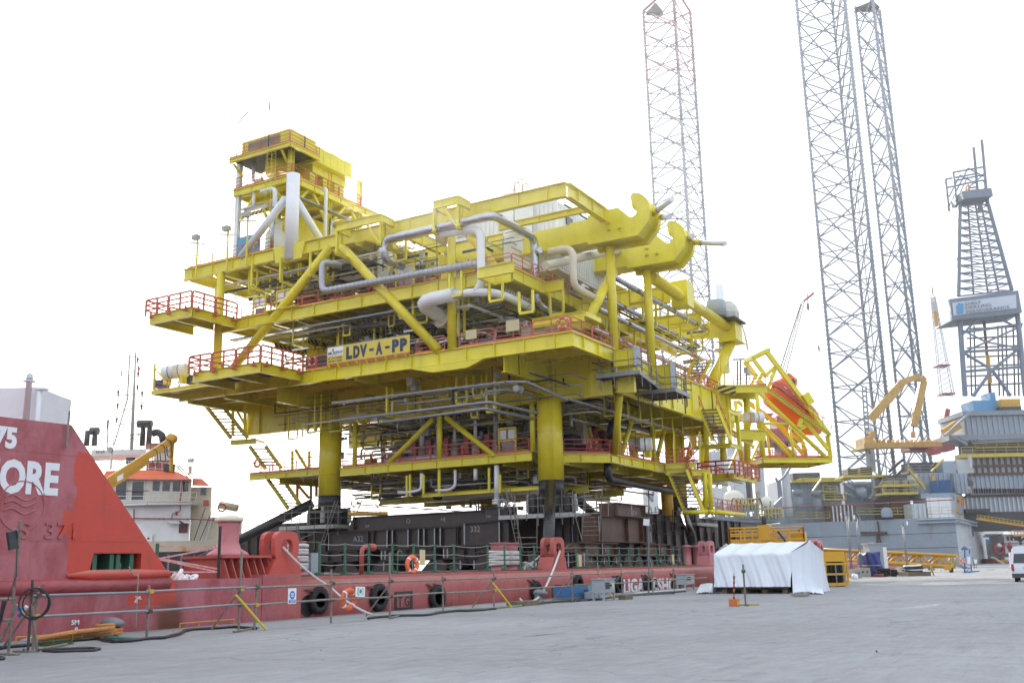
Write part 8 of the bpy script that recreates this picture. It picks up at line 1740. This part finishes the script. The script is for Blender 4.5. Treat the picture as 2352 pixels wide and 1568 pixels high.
for x in (.02,W2_-.20):M().prism([L(x,.0,.70),L(x+.16,.0,.70),L(x+.16,.03,1.12),L(x+.02,.03,1.12)],-vf*.05).build('tail_lamp',paint('lamp_red',(.30,.015,.02),.2) if x<.1 else bpy.data.materials['lamp_red'],t)
M().prism([L(.02,-.12,.26),L(W2_-.02,-.12,.26),L(W2_-.02,.3,.26),L(.02,.3,.26)],(0,0,.27*s)).build('bumper',RIGD,t);M().prism([L(.7,-.01,.82),L(1.15,-.01,.82),L(1.15,-.01,.95),L(.7,-.01,.95)],-vf*.02).build('number_plate',paint('plate_white',(.6,.6,.58),.5),t)
for x in (.10,W2_-.30):
    for y in (.85,3.9):M().lathe(L(x,y,.33),vr,[(.15*s,0),(.33*s,.01),(.33*s,.2*s),(.15*s,.21*s)],18).build('wheel',RUB,t,True)
M().prism([L(-.012,.9,1.2),L(-.012,2.9,1.2),L(.05,2.9,1.75),L(.05,.9,1.75)],vr*-.01).build('side_window',GLASS,t)

# ================================================================== things on the quay
def post_base(x,y,z=0):return onZ(x,y,z)
# scaffold-tube barrier: posts with two rails per bay
bays=[]
YR=21.3
def bx(c,x,y):return onY(*s_(c,x,y),YR).x
posts=[bx('8',300,1380),bx('8',1345,1300),bx('8',2190,1230),bx('8',2335,1230),bx('9',1158,1600),bx('9',1700,1540),bx('9',2190,1520),bx('10',540,1480),bx('10',1262,1420),bx('10',1505,1410),bx('10',1720,1370),bx('10',2000,1340),bx('10',2195,1330),bx('11',600,1400)]
zt1,zt2=onY(*s_('8',1345,845),YR).z,onY(*s_('8',1345,1020),YR).z
labs=['leftmost bay of the tube barrier, before the fresh red hull patch','second tube barrier bay, before the rust stained hull','short barrier bay with the yellow diagonal tube','barrier bay carrying the blue and white notice','barrier bay carrying the orange lifebuoy and green notice','barrier bay before the third tyre','long barrier bay left of the grey bollard','barrier bay right of the grey bollard, before the TUG mark','barrier bay behind the blue machine','barrier bay behind the grey switch cabinet','barrier bay before the first white hull letters','barrier bay before the last white hull letters','barrier bay ending at the white tent']
rb=random.Random(21)
for i,(a,b) in enumerate(zip(posts[:-1],posts[1:])):
    t=thing('tube_barrier','grey '+labs[i],'barrier',(a,YR,0),'scaffold tube barrier along the quay edge')
    h=rb.uniform(1.35,1.75)+(.5 if i in (2,5) else 0)
    M().tube((a,YR,0.0),(a+rb.uniform(-.05,.05),YR,h),.034,8).build('post',SCAF,t)
    for z in (zt1,zt2):
        dz=rb.uniform(-.03,.03);M().tube((a-.15,YR-.06,z+dz),(b+.12,YR-.06+rb.uniform(-.03,.03),z+rb.uniform(-.03,.03)),.032,8).build('rail',SCAF if i>2 else GALV,t)
        M().box((a-.06,YR-.10,z+dz-.05),(a+.06,YR+.04,z+dz+.05)).build('clamp',SAFE if rb.random()<.3 else RUSTB,t)
    if i in (0,2,5,7,8,10):
        M().tube((a-.05,YR+1.0,.05),(a+.02,YR,1.15),.028,8).build('raker',SCAF,t);M().tube((a-.7 if i else a-.2,YR-.5,.04),(a+1.1,YR+.3,.04),.028,8).build('foot_tube',SCAF,t)
    if i in (2,7,9):M().tube((a-.3,YR-.15,1.0),(a+.55,YR-.5,.03),.034,8).build('diagonal_tube',paint('tube_yellow',(.62,.52,.02),.4),t)
# taller frames at the left edge
t=thing('tube_barrier','tall tube frame with hanging lamp at the left edge of the picture','barrier',onZ(*s_('8',75,1430)),'scaffold tube barrier along the quay edge')
W0=(onZ(*s_('8',75,1430))-EYEP).dot(_fw)
for p,q,r in (((75,1425),(188,195),.03),((-60,915),(150,910),.03),((-60,1110),(125,1100),.03),((0,1310),(155,965),.03),((-20,1410),(180,1420),.03)):
    a,b=cA(W0,'8',p,q);M().tube(a,b,r,8).build('tube',SCAF,t)
a,b=cA(W0-.1,'8',(105,290),(125,455));M().bar(a,b,.07,.22).build('lamp_head',DRK,t);a,b=cA(W0-.05,'8',(165,290),(122,250));M().tube(a,b,.008,5).build('lamp_hook',GALV,t)
m=M()
for k in range(6):p=cA(W0-.05,'8',(60-8*k,930),(30-6*k,1050),(-5-9*k,1190));m.path(p,.008,5)
m.path(cA(W0-.03,'8',(160,330),(150,700),(90,850),(70,930)),.008,5);m.build('loose_cable',DRK,t)
t=thing('a_frame_stand','tube stand with a coil of cable at the left end of the barrier','stand',onZ(*s_('8',300,1400)))
W1=(onZ(*s_('8',300,1400))-EYEP).dot(_fw)
for p,q,mt in (((255,1400),(300,735),SCAFD),((340,1390),(275,880),SCAF),((120,1385),(470,1400),SCAF),((195,1430),(225,1370),SCAFD),((345,1415),(360,1370),SCAFD)):a,b=cA(W1,'8',p,q);M().tube(a,b,.03,8).build('tube',mt,t)
m=M();c=cA(W1-.1,'8',(308,950))[0]
for k in range(7):m.torus(c+V((rb.uniform(-.02,.02),-.02*k,rb.uniform(-.02,.02))),RX+FX*.4 if False else FX+RX*rb.uniform(-.25,.1),.30+rb.uniform(-.03,.03),.011,26,5)
tag(m.build('cable_coil',DRK),'coil of dark cable hung on the tube stand at left','cable coil')
t=thing('plug_bundle','blue and yellow cable plugs hung between the two left stands','plugs',cA(W1,'8',(210,1030))[0])
for p,q,mt in (((165,995),(200,1015),BSIGN),((170,1070),(205,1035),BSIGN),((195,1020),(220,1060),paint('plug_yellow',(.6,.55,.05),.4)),((205,1030),(245,980),SIGNW)):a,b=cA(W1-.05,'8',p,q);M().tube(a,b,.045,10).build('plug',mt,t)
# bollards
def bollard(c,label,s=1.,rz=0.):
    t=thing('quay_bollard',label,'bollard',c,'grey quay bollards')
    M().lathe(c,(0,0,1),[(.42*s,0),(.42*s,.06*s),(.30*s,.10*s),(.27*s,.30*s),(.29*s,.52*s)],20).build('body',BOLG,t,True)
    P_=[]
    for i in range(17):
        a=2*math.pi*i/16;row=[]
        for (k,z) in ((.0,.50),(.75,.50),(1,.56),(.98,.66),(.8,.76),(.45,.84),(0,.86)):
            ex=(.36+.34*max(0,math.cos(a-rz))**1.5)*s;row.append(V(c)+V((math.cos(a)*ex*k,math.sin(a)*ex*k,z*s-.06*s*max(0,math.cos(a-rz))*k)))
        P_.append(row)
    M().grid(P_).build('cap',BOLG,t,True);return t
cb1=V((onY(249,1457,23.2).x,23.2,0));bollard(cb1,'grey mooring bollard at left with orange rope round its foot',.62,R(-65));bollard(V((bo2.x,min(bo2.y,23),0)),'grey mooring bollard with the white rope in the middle of the quay edge',.66,R(-62));c=onZ(1545,1354);bollard(V((c.x,23.0,0)),'grey mooring bollard beside the white tent',.66,R(-62))
t=thing('orange_mooring_rope','thick orange rope turned round the left bollard and trailing left','rope',cb1)
for k in range(3):M().torus(cb1+V((0,0,.10+.11*k)),(0,.05*(-1)**k,1),.31,.055,22,6).build('rope_turn',ROPEO,t,True)
for k in range(3):a=cb1+V((-.2,-.45,.12+.07*k));b=onZ(*s_('8',420-60*k,1285),.06+.05*k);M().path([a,a.lerp(b,.5)+V((0,.05*k,.03)),b],.06,7).build('rope_line',ROPEO,t,True)
a,b=cA((onZ(*s_('8',420,1290))-EYEP).dot(_fw),'8',(430,1278),(160,1318));M().path([a,a.lerp(b,.5)+V((0,.1,.04)),b],.065,7).build('rope_end',ROPE,t,True)
# cables lying along the quay
def groundline(label,pts,r,mat,cat='cable',name='ground_cable',wig=.12):
    P_=[onZ(*s_(c,x,y),r) for c,x,y in pts];q=[]
    for a,b in zip(P_[:-1],P_[1:]):
        for i in range(6):s=i/6;q.append(a.lerp(b,s)+V((0,wig*math.sin(len(q)*.9)*(1 if 0<i else 0),0)))
    q.append(P_[-1]);return tag(M().path(q,r,6).build(name,mat,None,True),label,cat,'cables lying along the quay')
groundline('thick black cable lying along the quay edge from the left',(('8',0,1362),('8',300,1325),('8',880,1270),('8',1060,1300),('8',1500,1265),('8',1760,1190),('8',2160,1165),('8',2350,1180)),.045,BLK)
groundline('green hose lying beside the thick black cable',(('8',0,1350),('8',420,1312),('8',700,1285),('8',950,1262),('8',1300,1278)),.035,paint('hose_green',(.05,.30,.22),.5))
groundline('black hose loop lying on the concrete at the lower left',(('8',370,1382),('8',520,1392),('8',860,1382),('8',915,1370),('8',830,1360),('8',640,1366),('8',400,1376)),.032,DRK,'hose',wig=.02)
groundline('short black hose end at the left picture edge',(('8',-60,1440),('8',20,1446),('8',36,1455),('8',0,1462),('8',-60,1464)),.032,DRK,'hose',wig=0)
groundline('black cables running along the quay past the tyres',(('9',1500,1560),('9',1700,1535),('9',2000,1530),('9',2300,1490),('10',300,1490),('10',560,1470)),.045,DRK)
groundline('pale green hose before the middle bollard',(('10',0,1505),('10',200,1480),('10',520,1465),('10',720,1450),('10',900,1425),('10',990,1400)),.04,paint('hose_pale',(.22,.26,.20),.6))
groundline('black cable in front of the blue machine',(('10',800,1440),('10',1000,1415),('10',1250,1400),('10',1480,1385),('10',1720,1350),('10',2000,1330),('10',2300,1310)),.05,DRK)
groundline('grey cable by the switch cabinet feet',(('10',1250,1405),('10',1400,1390),('10',1600,1370),('10',1850,1345),('10',2200,1330)),.04,SCAFD)
t=M()
tag(M().box(onZ(*s_('10',760,1455)),onZ(*s_('10',880,1440))+V((.3,.3,.2))).build('timber_block',WOOD),'dark timber block lying below the middle bollard','timber');tag(M().box(onZ(*s_('10',1748,1390)),onZ(*s_('10',1790,1385))+V((.2,.3,.2))).build('timber_block',WOOD),'small timber block at a barrier foot right of the grey cabinet','timber')
# orange kerb rails and yellow edge line
t=thing('low_kerb_rail','low rusty yellow rail along the quay edge behind the left bollard','rail',onZ(*s_('8',140,1345)))
for a,b in ((('8',140,1350),('8',660,1312)),(('8',660,1312),('8',920,1270)),(('8',1650,1210),('8',2150,1165))):
    p,q=onZ(*s_(*a)),onZ(*s_(*b))
    M().tube(p+V((0,0,.22)),q+V((0,0,.22)),.015,6).build('rail',SAFE,t)
    for f in (0,.33,.66,1):c=p.lerp(q,f);M().tube(c,c+V((0,0,.22)),.013,6).build('post',SAFE,t)
M().box((10,21.0,.004),(75,21.05,.008)).build('edge_line',paint('worn_line',(.44,.38,.20),.8,var=.3,scale=6,stain=(.33,.33,.33),amt=1,thr=.48),kind='structure')
gr=M();rg=random.Random(9);c0_=onZ(*s_('8',390,1350));c1_=onZ(*s_('8',640,1325))
for i in range(420):
    p=c0_.lerp(c1_,rg.random())+V((rg.uniform(-.1,.1),rg.uniform(-.22,.22),0));h=rg.uniform(.05,.16);dx,dy=rg.uniform(-.06,.06),rg.uniform(-.06,.06);gr.add([p+V((-.006,0,0)),p+V((.006,0,0)),p+V((dx,dy,h))],[(0,1,2)])
o=gr.build('grass',paint('weed_green',(.06,.10,.03),.8,var=.3,scale=8),kind='stuff');o['label']='tuft of green weeds on the quay below the orange rope';o['category']='grass'
rg=random.Random(4)
for i in range(5):
    x,y=(420,760,1180,1560,1980)[i]+rg.uniform(-40,40),rg.uniform(1440,1540);p=onZ(x,y);s=rg.uniform(.02,.06);m=M();m.add([p+V((s*rg.uniform(-1,1),s*rg.uniform(-1,1),.004)) for _ in range(3)]+[p+V((0,0,s*.8))],[(0,1,3),(1,2,3),(2,0,3),(0,2,1)]);tag(m.build('litter_chip',(DRK,WOOD,DRK,SIGNW,DRK)[i]),('small dark scrap','brown wood chip','second dark scrap from the left','small white scrap','rightmost dark scrap')[i]+' lying on the open concrete','litter','scraps on the concrete')
# notices on the barrier
def notice(c,x0,y0,x1,y1,label,build,tilt=0.):
    a=onY(*s_(c,x0,y1),YR-.12);b=onY(*s_(c,x1,y0),YR-.12);t=thing('notice',label,'notice',a,'notices on the barrier')
    M().box((a.x,YR-.115,a.z),(b.x,YR-.105,b.z)).build('sheet',SIGNW,t);build(t,a.x,a.z,b.x-a.x,b.z-a.z);t.rotation_euler=(0,tilt,0)
def pic1(t,x,z,w_,h):
    y=YR-.118;M().lathe((x+w_*.5,y,z+h*.56),(0,-1,0),[(w_*.34,0),(w_*.34,.002)],24).build('symbol_disc',BSIGN,t)
    m=M()
    for i in (-1,0,1):
        for k in (0,1):m.box((x+w_*(.5+i*.14)-w_*.05,y-.006,z+h*(.44+.15*k)),(x+w_*(.5+i*.14)+w_*.05,y-.004,z+h*(.54+.15*k)))
    m.build('symbol',SIGNW,t);M().box((x+w_*.08,y-.002,z+h*.06),(x+w_*.92,y,z+h*.27)).build('text_band',BSIGN,t)
    m=M()
    for k in (0,1):m.box((x+w_*(.16+.08*k),y-.006,z+h*(.19-.08*k)),(x+w_*(.84-.08*k),y-.004,z+h*(.22-.08*k)))
    m.build('print_line',SIGNW,t)
notice('9',765,1282,843,1428,'white notice with blue round symbol tied to the barrier',pic1)
def pic2(t,x,z,w_,h):
    y=YR-.118;M().box((x+w_*.2,y-.002,z+h*.2),(x+w_*.82,y,z+h*.86)).build('symbol_field',TEAL,t);M().torus((x+w_*.51,y-.006,z+h*.55),(0,-1,0),w_*.2,w_*.05,20,5,.1).build('symbol',SIGNW,t);M().box((x+w_*.25,y-.006,z+h*.28),(x+w_*.75,y-.004,z+h*.34)).build('print_line',SIGNW,t)
notice('9',1385,1265,1470,1362,'white notice with green lifebuoy symbol right of the orange ring',pic2,R(3))
# machines at the quay edge
c=onZ(*s_('10',1265,1388));d=onZ(*s_('10',1490,1375));t=thing('blue_machine','worn blue machine box with a square opening behind the barrier','machine',c)
L=(d.x-c.x);yb=22.2;sc_=yb/c.y;cx=onY(*s_('10',1262,1380),yb).x;dx=onY(*s_('10',1492,1370),yb).x;zt=onY(*s_('10',1380,1262),yb).z
M().box((cx,yb,.12),(cx+(dx-cx)*.62,yb+1.0,zt)).build('body',BLU,t);M().box((cx+(dx-cx)*.62+.01,yb+.05,.12),(dx,yb+.95,zt-.02)).build('side_panel',paint('faded_blue',(.16,.30,.42),.5,var=.2,scale=3),t);M().box((cx-.05,yb-.05,.03),(cx+(dx-cx)*.66,yb+1,.115)).build('base',GALV,t)
ox=onY(*s_('10',1370,1330),yb).x;M().box((ox,yb-.02,zt*.35),(ox+.42,yb-.004,zt*.72)).build('opening',HBLK,t);M().box((ox+.12,yb-.035,zt*.4),(ox+.35,yb-.021,zt*.52)).build('motor',RUSTB,t)
for x,lab in ((1400,'grey part box on the quay right of the blue machine'),):
    p=onZ(*s_('10',1440,1385));tag(M().box(p,p+V((1.0,.4,.35))).build('part_box',CABG),lab,'box')
def cabinet(c,x0,x1,ytop,yfoot,label,ydoor,sw=True):
    p0=onZ(*s_(c,x0,yfoot));p1=onY(*s_(c,x1,yfoot),p0.y);zt=onY(*s_(c,x0,ytop),p0.y).z;w_=p1.x-p0.x;t=thing('switch_cabinet',label,'cabinet',p0,'grey switch cabinets on legs');z0=zt*.36
    M().box((p0.x,p0.y,z0),(p1.x,p0.y+.6,zt)).build('body',CABG,t);M().box((p0.x+w_*.06,p0.y-.02,z0+.05),(p1.x-w_*.06,p0.y-.002,zt-.07)).build('door',CABG,t);M().box((p0.x-.05,p0.y-.06,zt+.002),(p1.x+.05,p0.y+.65,zt+.04)).build('roof',CABG,t)
    for x in (p0.x+.05,p1.x-.05):
        for y in (p0.y+.05,p0.y+.55):M().box((x-.04,y-.04,0),(x+.04,y+.04,z0-.002)).build('leg',CABG,t)
    if sw:
        for i in range(3):
            for j in range(3):M().box((p0.x+w_*(.12+.13*j),p0.y-.05,z0+(zt-z0)*(.3+.17*i)),(p0.x+w_*(.12+.13*j)+w_*.09,p0.y-.021,z0+(zt-z0)*(.3+.17*i)+.09)).build('switch',DRK,t)
        M().box((p0.x+w_*.74,p0.y-.03,z0+(zt-z0)*.35),(p0.x+w_*.86,p0.y-.021,z0+(zt-z0)*.72)).build('warning_label',paint('label_yellow',(.75,.65,.2),.5),t);M().lathe((p0.x+w_*.56,p0.y-.02,z0+(zt-z0)*.55),(0,-1,0),[(.05,0),(.05,.06)],10).build('handle',DRK,t)
    else:M().box((p0.x+w_*.1,p0.y-.04,zt-.32),(p0.x+w_*.55,p0.y-.021,zt-.14)).build('meter_window',GLASS,t)
cabinet('10',1553,1655,1205,1400,'grey switch cabinet with black switches and a yellow label on legs',0)
cabinet('11',422,505,1278,1420,'grey meter cabinet on legs left of the white tent',0,False)
# lamp pole with pale board before the brown beams
a,b=onZ(*s_('10',1960,1345)),None;W2=(a-EYEP).dot(_fw);t=thing('lamp_pole','tall thin pole with pale lamp board before the brown box beam','lamp',a)
b=cA(W2,'10',(1962,640))[0];M().tube(a,b,.04,8).build('pole',GALV,t);p=cA(W2-.05,'10',(1912,705),(1965,712),(1970,652),(1918,645));M().prism(p,(.02,.03,0)).build('lamp_board',SIGNW,t);p=cA(W2,'10',(1967,765),(1995,710));M().box(p[0],p[1]+V((.05,.1,0))).build('lamp_driver',DRK,t)
# white tarpaulin shelter
q=[onZ(*s_('11',660,1395)),onZ(*s_('11',1370,1420)),onZ(*s_('11',1530,1400)),onZ(*s_('11',700,1350))]
A0=onZ(*s_('11',700,1450));A1=onZ(*s_('11',1420,1450));ux=(A1-A0);Lx=ux.length;ux=ux.normalized();uy=V((-ux.y,ux.x,0))
if uy.dot(FX)<0:uy=-uy
W3=(A0-EYEP).dot(_fw);W4=(A1-EYEP).dot(_fw)
zn=(at(*s_('11',690,1085),W3).z+at(*s_('11',1385,1070),W4).z)/2
D3=2.6;zr=onX(*s_('11',1100,980),(A0.x+A1.x)/2+uy.x*1.6).z;zr=at(*s_('11',1100,978),W3+1.4).z
tn=thing('tarp_shelter','white tarpaulin shelter with ridged roof on the quay','shelter',A0)
rt_=random.Random(8);P_=[];nu,nv=96,40
def tent_pt(u,v):
    """u along the length 0..1, v: 0 front hem, .42 front eave, .62 ridge, .72 back eave, 1 back hem"""
    bay=abs(math.sin(u*math.pi*4))**.7;sag=.10*bay
    wob=.09*math.sin(u*17+v*7)+.05*math.sin(u*41+1+v*16)+.03*math.sin(u*83+v*30)
    if v<.42:f=v/.42;p=A0+ux*(Lx*u)+uy*(-.30*(1-f)**1.5+wob*(.25+.75*(1-f))*(1 if f<.97 else .2))+V((0,0,.34*(1-f)*(0 if .62<0 else 1)+(zn-sag*f*.5-.34)*f));p.z=.34*(1-f)+(zn-sag*.6)*f
    elif v<.62:f=(v-.42)/.2;p=A0+ux*(Lx*u+.35*f)+uy*(1.5*f)+V((0,0,(zn-sag*.6)*(1-f)+(zr-sag*.5)*f-.08*bay*math.sin(f*math.pi)))
    elif v<.72:f=(v-.62)/.1;p=A0+ux*(Lx*u+.35)+uy*(1.5+1.6*f)+V((0,0,(zr-sag*.5)*(1-f)+(zn-.1)*f))
    else:f=(v-.72)/.28;p=A0+ux*(Lx*u+.35*(1-f))+uy*(3.1+.3*f+wob*f)+V((0,0,(zn-.1)*(1-f)+.25*f))
    return p
rows=[]
for i in range(nu+1):
    u=i/nu;rows.append([tent_pt(u,j/nv) for j in range(nv+1)])
M().grid(rows).build('tarpaulin',TARPW,tn,True)
for uu,sg_ in ((0.,-1),(1.,1)):
    rows=[]
    for j in range(33):
        v=j/32;zt_=zn-.03+(zr-zn)*(v/.48 if v<.48 else (1-v)/.52);row=[]
        for k in range(15):
            f=k/14;g=1-f;out=g**1.7*(.42 if sg_>0 else .5)+(.10*math.sin(v*19)+.06*math.sin(v*43+1))*g+.02;out *= min(1,.1+v*5);row.append(A0+ux*(Lx*uu+.35*uu*f*min(1,v*3)+sg_*out)+uy*(3.1*v-.30*g*(1-v)+.25*g*v)+V((0,0,.015+zt_*f)))
        rows.append(row)
    M().grid(rows).build('end_wall',TARPW,tn,True)
for (a,b,c) in ((('11',510,1455),('11',700,1450),('11',640,1400)),(('11',1400,1455),('11',1690,1458),('11',1540,1420))):
    p,q,r=(onZ(*s_(*k)) for k in (a,b,c));rows=[]
    for i in range(19):
        f=i/18;rows.append([p.lerp(q,f)+(r-p.lerp(q,.5))*(.9*g)+V((0,0,.02+.10*abs(math.sin(i*1.3+g*3))*math.sin(f*math.pi)+g*.25)) for g in [k/6 for k in range(7)]])
    M().grid(rows).build('tarp_skirt',TARPW,tn,True)
m=M();
for k in range(4):a=A0+ux*(.5+k*(Lx-1)/3);m.bar(a+V((0,0,.1)),a+uy*2.8+V((0,0,.1)),.3,.2)
m.bar(A0+ux*.3+uy*.25+V((0,0,.26)),A0+ux*(Lx-.4)+uy*.25+V((0,0,.26)),.12,.10);tag(m.build('timber_skid',WOOD),'dark timber bearers showing under the hem of the white shelter','timber')
M().bar(A0+ux*.5+uy*1.4+V((0,0,.7)),A0+ux*(Lx-.5)+uy*1.4+V((0,0,.7)),1.2,1.0).build('covered_load',DRK,tn)
# marker poles in front of it
W5=(onZ(1690,1392)-EYEP).dot(_fw);c=onZ(1690,1392);t=thing('striped_marker','orange block with striped marker pole on the open concrete','marker',c)
M().box(c+V((-.17,-.1,0)),c+V((.17,.2,.27))).build('foot_block',paint('block_orange',(.55,.16,.04),.6),t);M().box(c+V((.0-.12,-.105,.05)),c+V((.12,-.1005,.2))).build('block_patch',SAFE,t)
a=c+V((0,.05,.27));b=at(*s_('11',863,1290),W5);n_=9
for i in range(n_):M().tube(a.lerp(b,i/n_),a.lerp(b,(i+1)/n_),.035,8).build('pole_band',BUOY if i % 2 else RUSTB,t)
M().tube(b,b+V((0,0,.12)),.008,5).build('tip',DRK,t)
c=onZ(1713,1390);W5=(c-EYEP).dot(_fw);t=thing('tube_stand','single scaffold tube standing on a cross foot before the white shelter','stand',c);b=at(*s_('11',945,1183),W5);M().tube(c,b,.035,8).build('pole',SCAF,t);e=at(*s_('11',950,1245),W5);M().box(e-V((.06,.06,.06)),e+V((.06,.06,.06))).build('clamp',DRK,t)
f=(b-c);e2=c+V((0,0,.04));M().tube(e2-RX*.4,e2+RX*.5,.03,8).build('foot_tube',paint('tube_tan',(.42,.34,.12),.5),t);M().tube(e2-FX*.5,e2+FX*.3,.03,8).build('foot_tube',SCAF,t)
M().tube(b-V((0,0,.25)),b,.037,8).build('band',paint('band_green',(.1,.3,.08),.5),t)
p=onZ(*s_('11',1480,1478));m=M()
for k in range(12):m.torus(p+V((rb.uniform(-.2,.2),rb.uniform(-.1,.1),.03+.012*k)),(rb.uniform(-.2,.2),rb.uniform(-.2,.2),1),.34+rb.uniform(-.12,.1),.014,22,5)
tag(m.build('rope_coil',ROPEG),'flat coil of grey rope on the concrete right of the white shelter','rope coil')
# crane-yellow machine house with railed roof behind the shelter
W6=68.0
def Y6(x,y,w_=W6):return at(*s_('11',x,y),w_)
g=thing('yellow_machine_house','yellow machine house with railed roof behind the white shelter','machine house',Y6(1530,1400))
zt=Y6(1100,972).z;pA,pB=Y6(828,975),Y6(1510,985);dA=(pB-pA);dA.z=0
def rail6(p,q,z0,z1,n,r=.06):
    m=M()
    for z in (z0,(z0+z1)/2,z1):m.tube((p.x,p.y,z),(q.x,q.y,z),r,6)
    for i in range(n+1):c=p.lerp(q,i/n);m.tube((c.x,c.y,z0-.3),(c.x,c.y,z1),r,6)
    m.build('guardrail',SAFE,g)
z1=Y6(1000,848).z;bk=FX*3.2+RX*.6
rail6(pA,pB,zt+.1,z1,5);rail6(pA+bk,pB+bk,zt+.1,z1-.1,6);rail6(pA,pA+bk,zt+.1,z1,2);rail6(pB,pB+bk,zt+.1,z1,2)
M().prism([V((p.x,p.y,.25)) for p in (pA,pB,pB+bk,pA+bk)],(0,0,zt-.25)).build('body',SAFE,g)
p=Y6(1205,960);M().box(p+V((-.35,0,0)),p+V((.55,.8,z1-zt+.1))).build('engine_box',SAFE,g);M().lathe(V((p.x,p.y+.4,z1+.2)),(0,0,1),[(.1,0),(.18,.15),(.18,.35),(.1,.6)],10).build('exhaust',DRK,g)
M().bar(Y6(1265,880),Y6(1335,970),.09,.09).build('stay',HBLK,g);p=Y6(1530,1100);M().box(p+V((0,0,-2.9)),p+V((.5,1,1.6))).build('end_post',SAFE,g);M().box(V((pB.x-.3,pB.y-.4,0)),V((pB.x+.6,pB.y+.2,.35))).build('wheel',RUB,g)
# gas cylinder rack
def cyl_rack(c0,w_,d_,h,label,top_=True):
    t=thing('cylinder_rack',label,'gas rack',c0,'yellow gas cylinder racks');ax,ay=RX,FX;o=V(c0)
    def B(a,b,c,d,e,f,nm,mt=SAFE):return M().prism([o+ax*a+ay*c+V((0,0,e)),o+ax*b+ay*c+V((0,0,e)),o+ax*b+ay*d+V((0,0,e)),o+ax*a+ay*d+V((0,0,e))],(0,0,f-e)).build(nm,mt,t)
    s=.1
    for x in (0,w_-s):
        for y in (0,d_-s):B(x,x+s,y,y+s,.12,h-.6 if top_ else h,'corner_post')
    B(0,w_,0,d_,.05,.12,'base_plate')
    for z in (.12,h*.33,h*.62):
        B(s,w_-s,0,s*.8,z,z+.12,'cross_bar');B(s,w_-s,d_-s*.8,d_,z,z+.12,'cross_bar');B(0,s*.8,s,d_-s,z,z+.12,'cross_bar');B(w_-s*.8,w_,s,d_-s,z,z+.12,'cross_bar')
    B(w_*.5,w_*.5+.06,-.01,.05,.12,h*.62,'centre_bar',GALV)
    if top_:
        B(0,w_,0,.05,h-.6,h,'head_panel');B(0,w_,d_-.05,d_,h-.6,h,'head_panel');B(0,.05,.05,d_-.05,h-.6,h,'head_panel');B(w_-.05,w_,.05,d_-.05,h-.6,h,'head_panel');B(.1,w_-.1,.1,d_-.1,h-.05,h-.02,'roof')
    for x in (.1,w_-.3):B(x,x+.2,.1,d_-.1,0,.05,'foot',HBLK)
    nx,ny=5,4
    for i in range(nx):
        for j in range(ny):
            p=o+ax*(.24+(w_-.48)*i/(nx-1))+ay*(.22+(d_-.44)*j/(ny-1));r=min(.135,(w_-.4)/nx/2)
            cy=thing('gas_cylinder','black gas cylinder in the '+('front' if top_ else 'rear')+' yellow rack, '+('front','second','third','back')[j]+' row, '+('leftmost','second from left','middle','second from right','rightmost')[i],'gas cylinder',p+V((0,0,.12)),'black gas cylinders in the '+('front' if top_ else 'rear')+' rack')
            M().lathe(p+V((0,0,.122)),(0,0,1),[(r,0),(r,h*.62),(r*.8,h*.67),(r*.35,h*.70),(r*.35,h*.72)],10).build('bottle',HBLK,cy,True);M().lathe(p+V((0,0,.122+h*.72)),(0,0,1),[(r*.2,0),(r*.3,.05),(r*.2,.1)],8).build('valve',GREYP,cy)
c=onZ(*s_('11',1712,1390));W7=(c-EYEP).dot(_fw);k7=W7/FPX*.588/2.351
cyl_rack(c,(1905-1712)*k7,1.3,(1390-1075)*k7,'yellow rack of black gas cylinders with solid head panel',True)
c=onZ(*s_('11',1850,1372));cyl_rack(c+FX*.6,(1955-1850)*k7*1.05,1.2,(1370-1068)*k7,'second yellow cylinder rack standing half behind the first',False)

# ================================================================== damp harbour air round the whole place
hm=bpy.data.materials.new('haze');hm.use_nodes=True;t=hm.node_tree;t.nodes.clear()
o=N(t,'ShaderNodeOutputMaterial');pv=N(t,'ShaderNodeVolumePrincipled');pv.inputs['Density'].default_value=.0003;pv.inputs['Anisotropy'].default_value=.78;pv.inputs['Color'].default_value=(.96,.98,1,1)
t.links.new(pv.outputs[0],o.inputs['Volume'])
M().box((-9100,-9100,-7),(15100,15100,190)).build('haze',hm,kind='stuff')
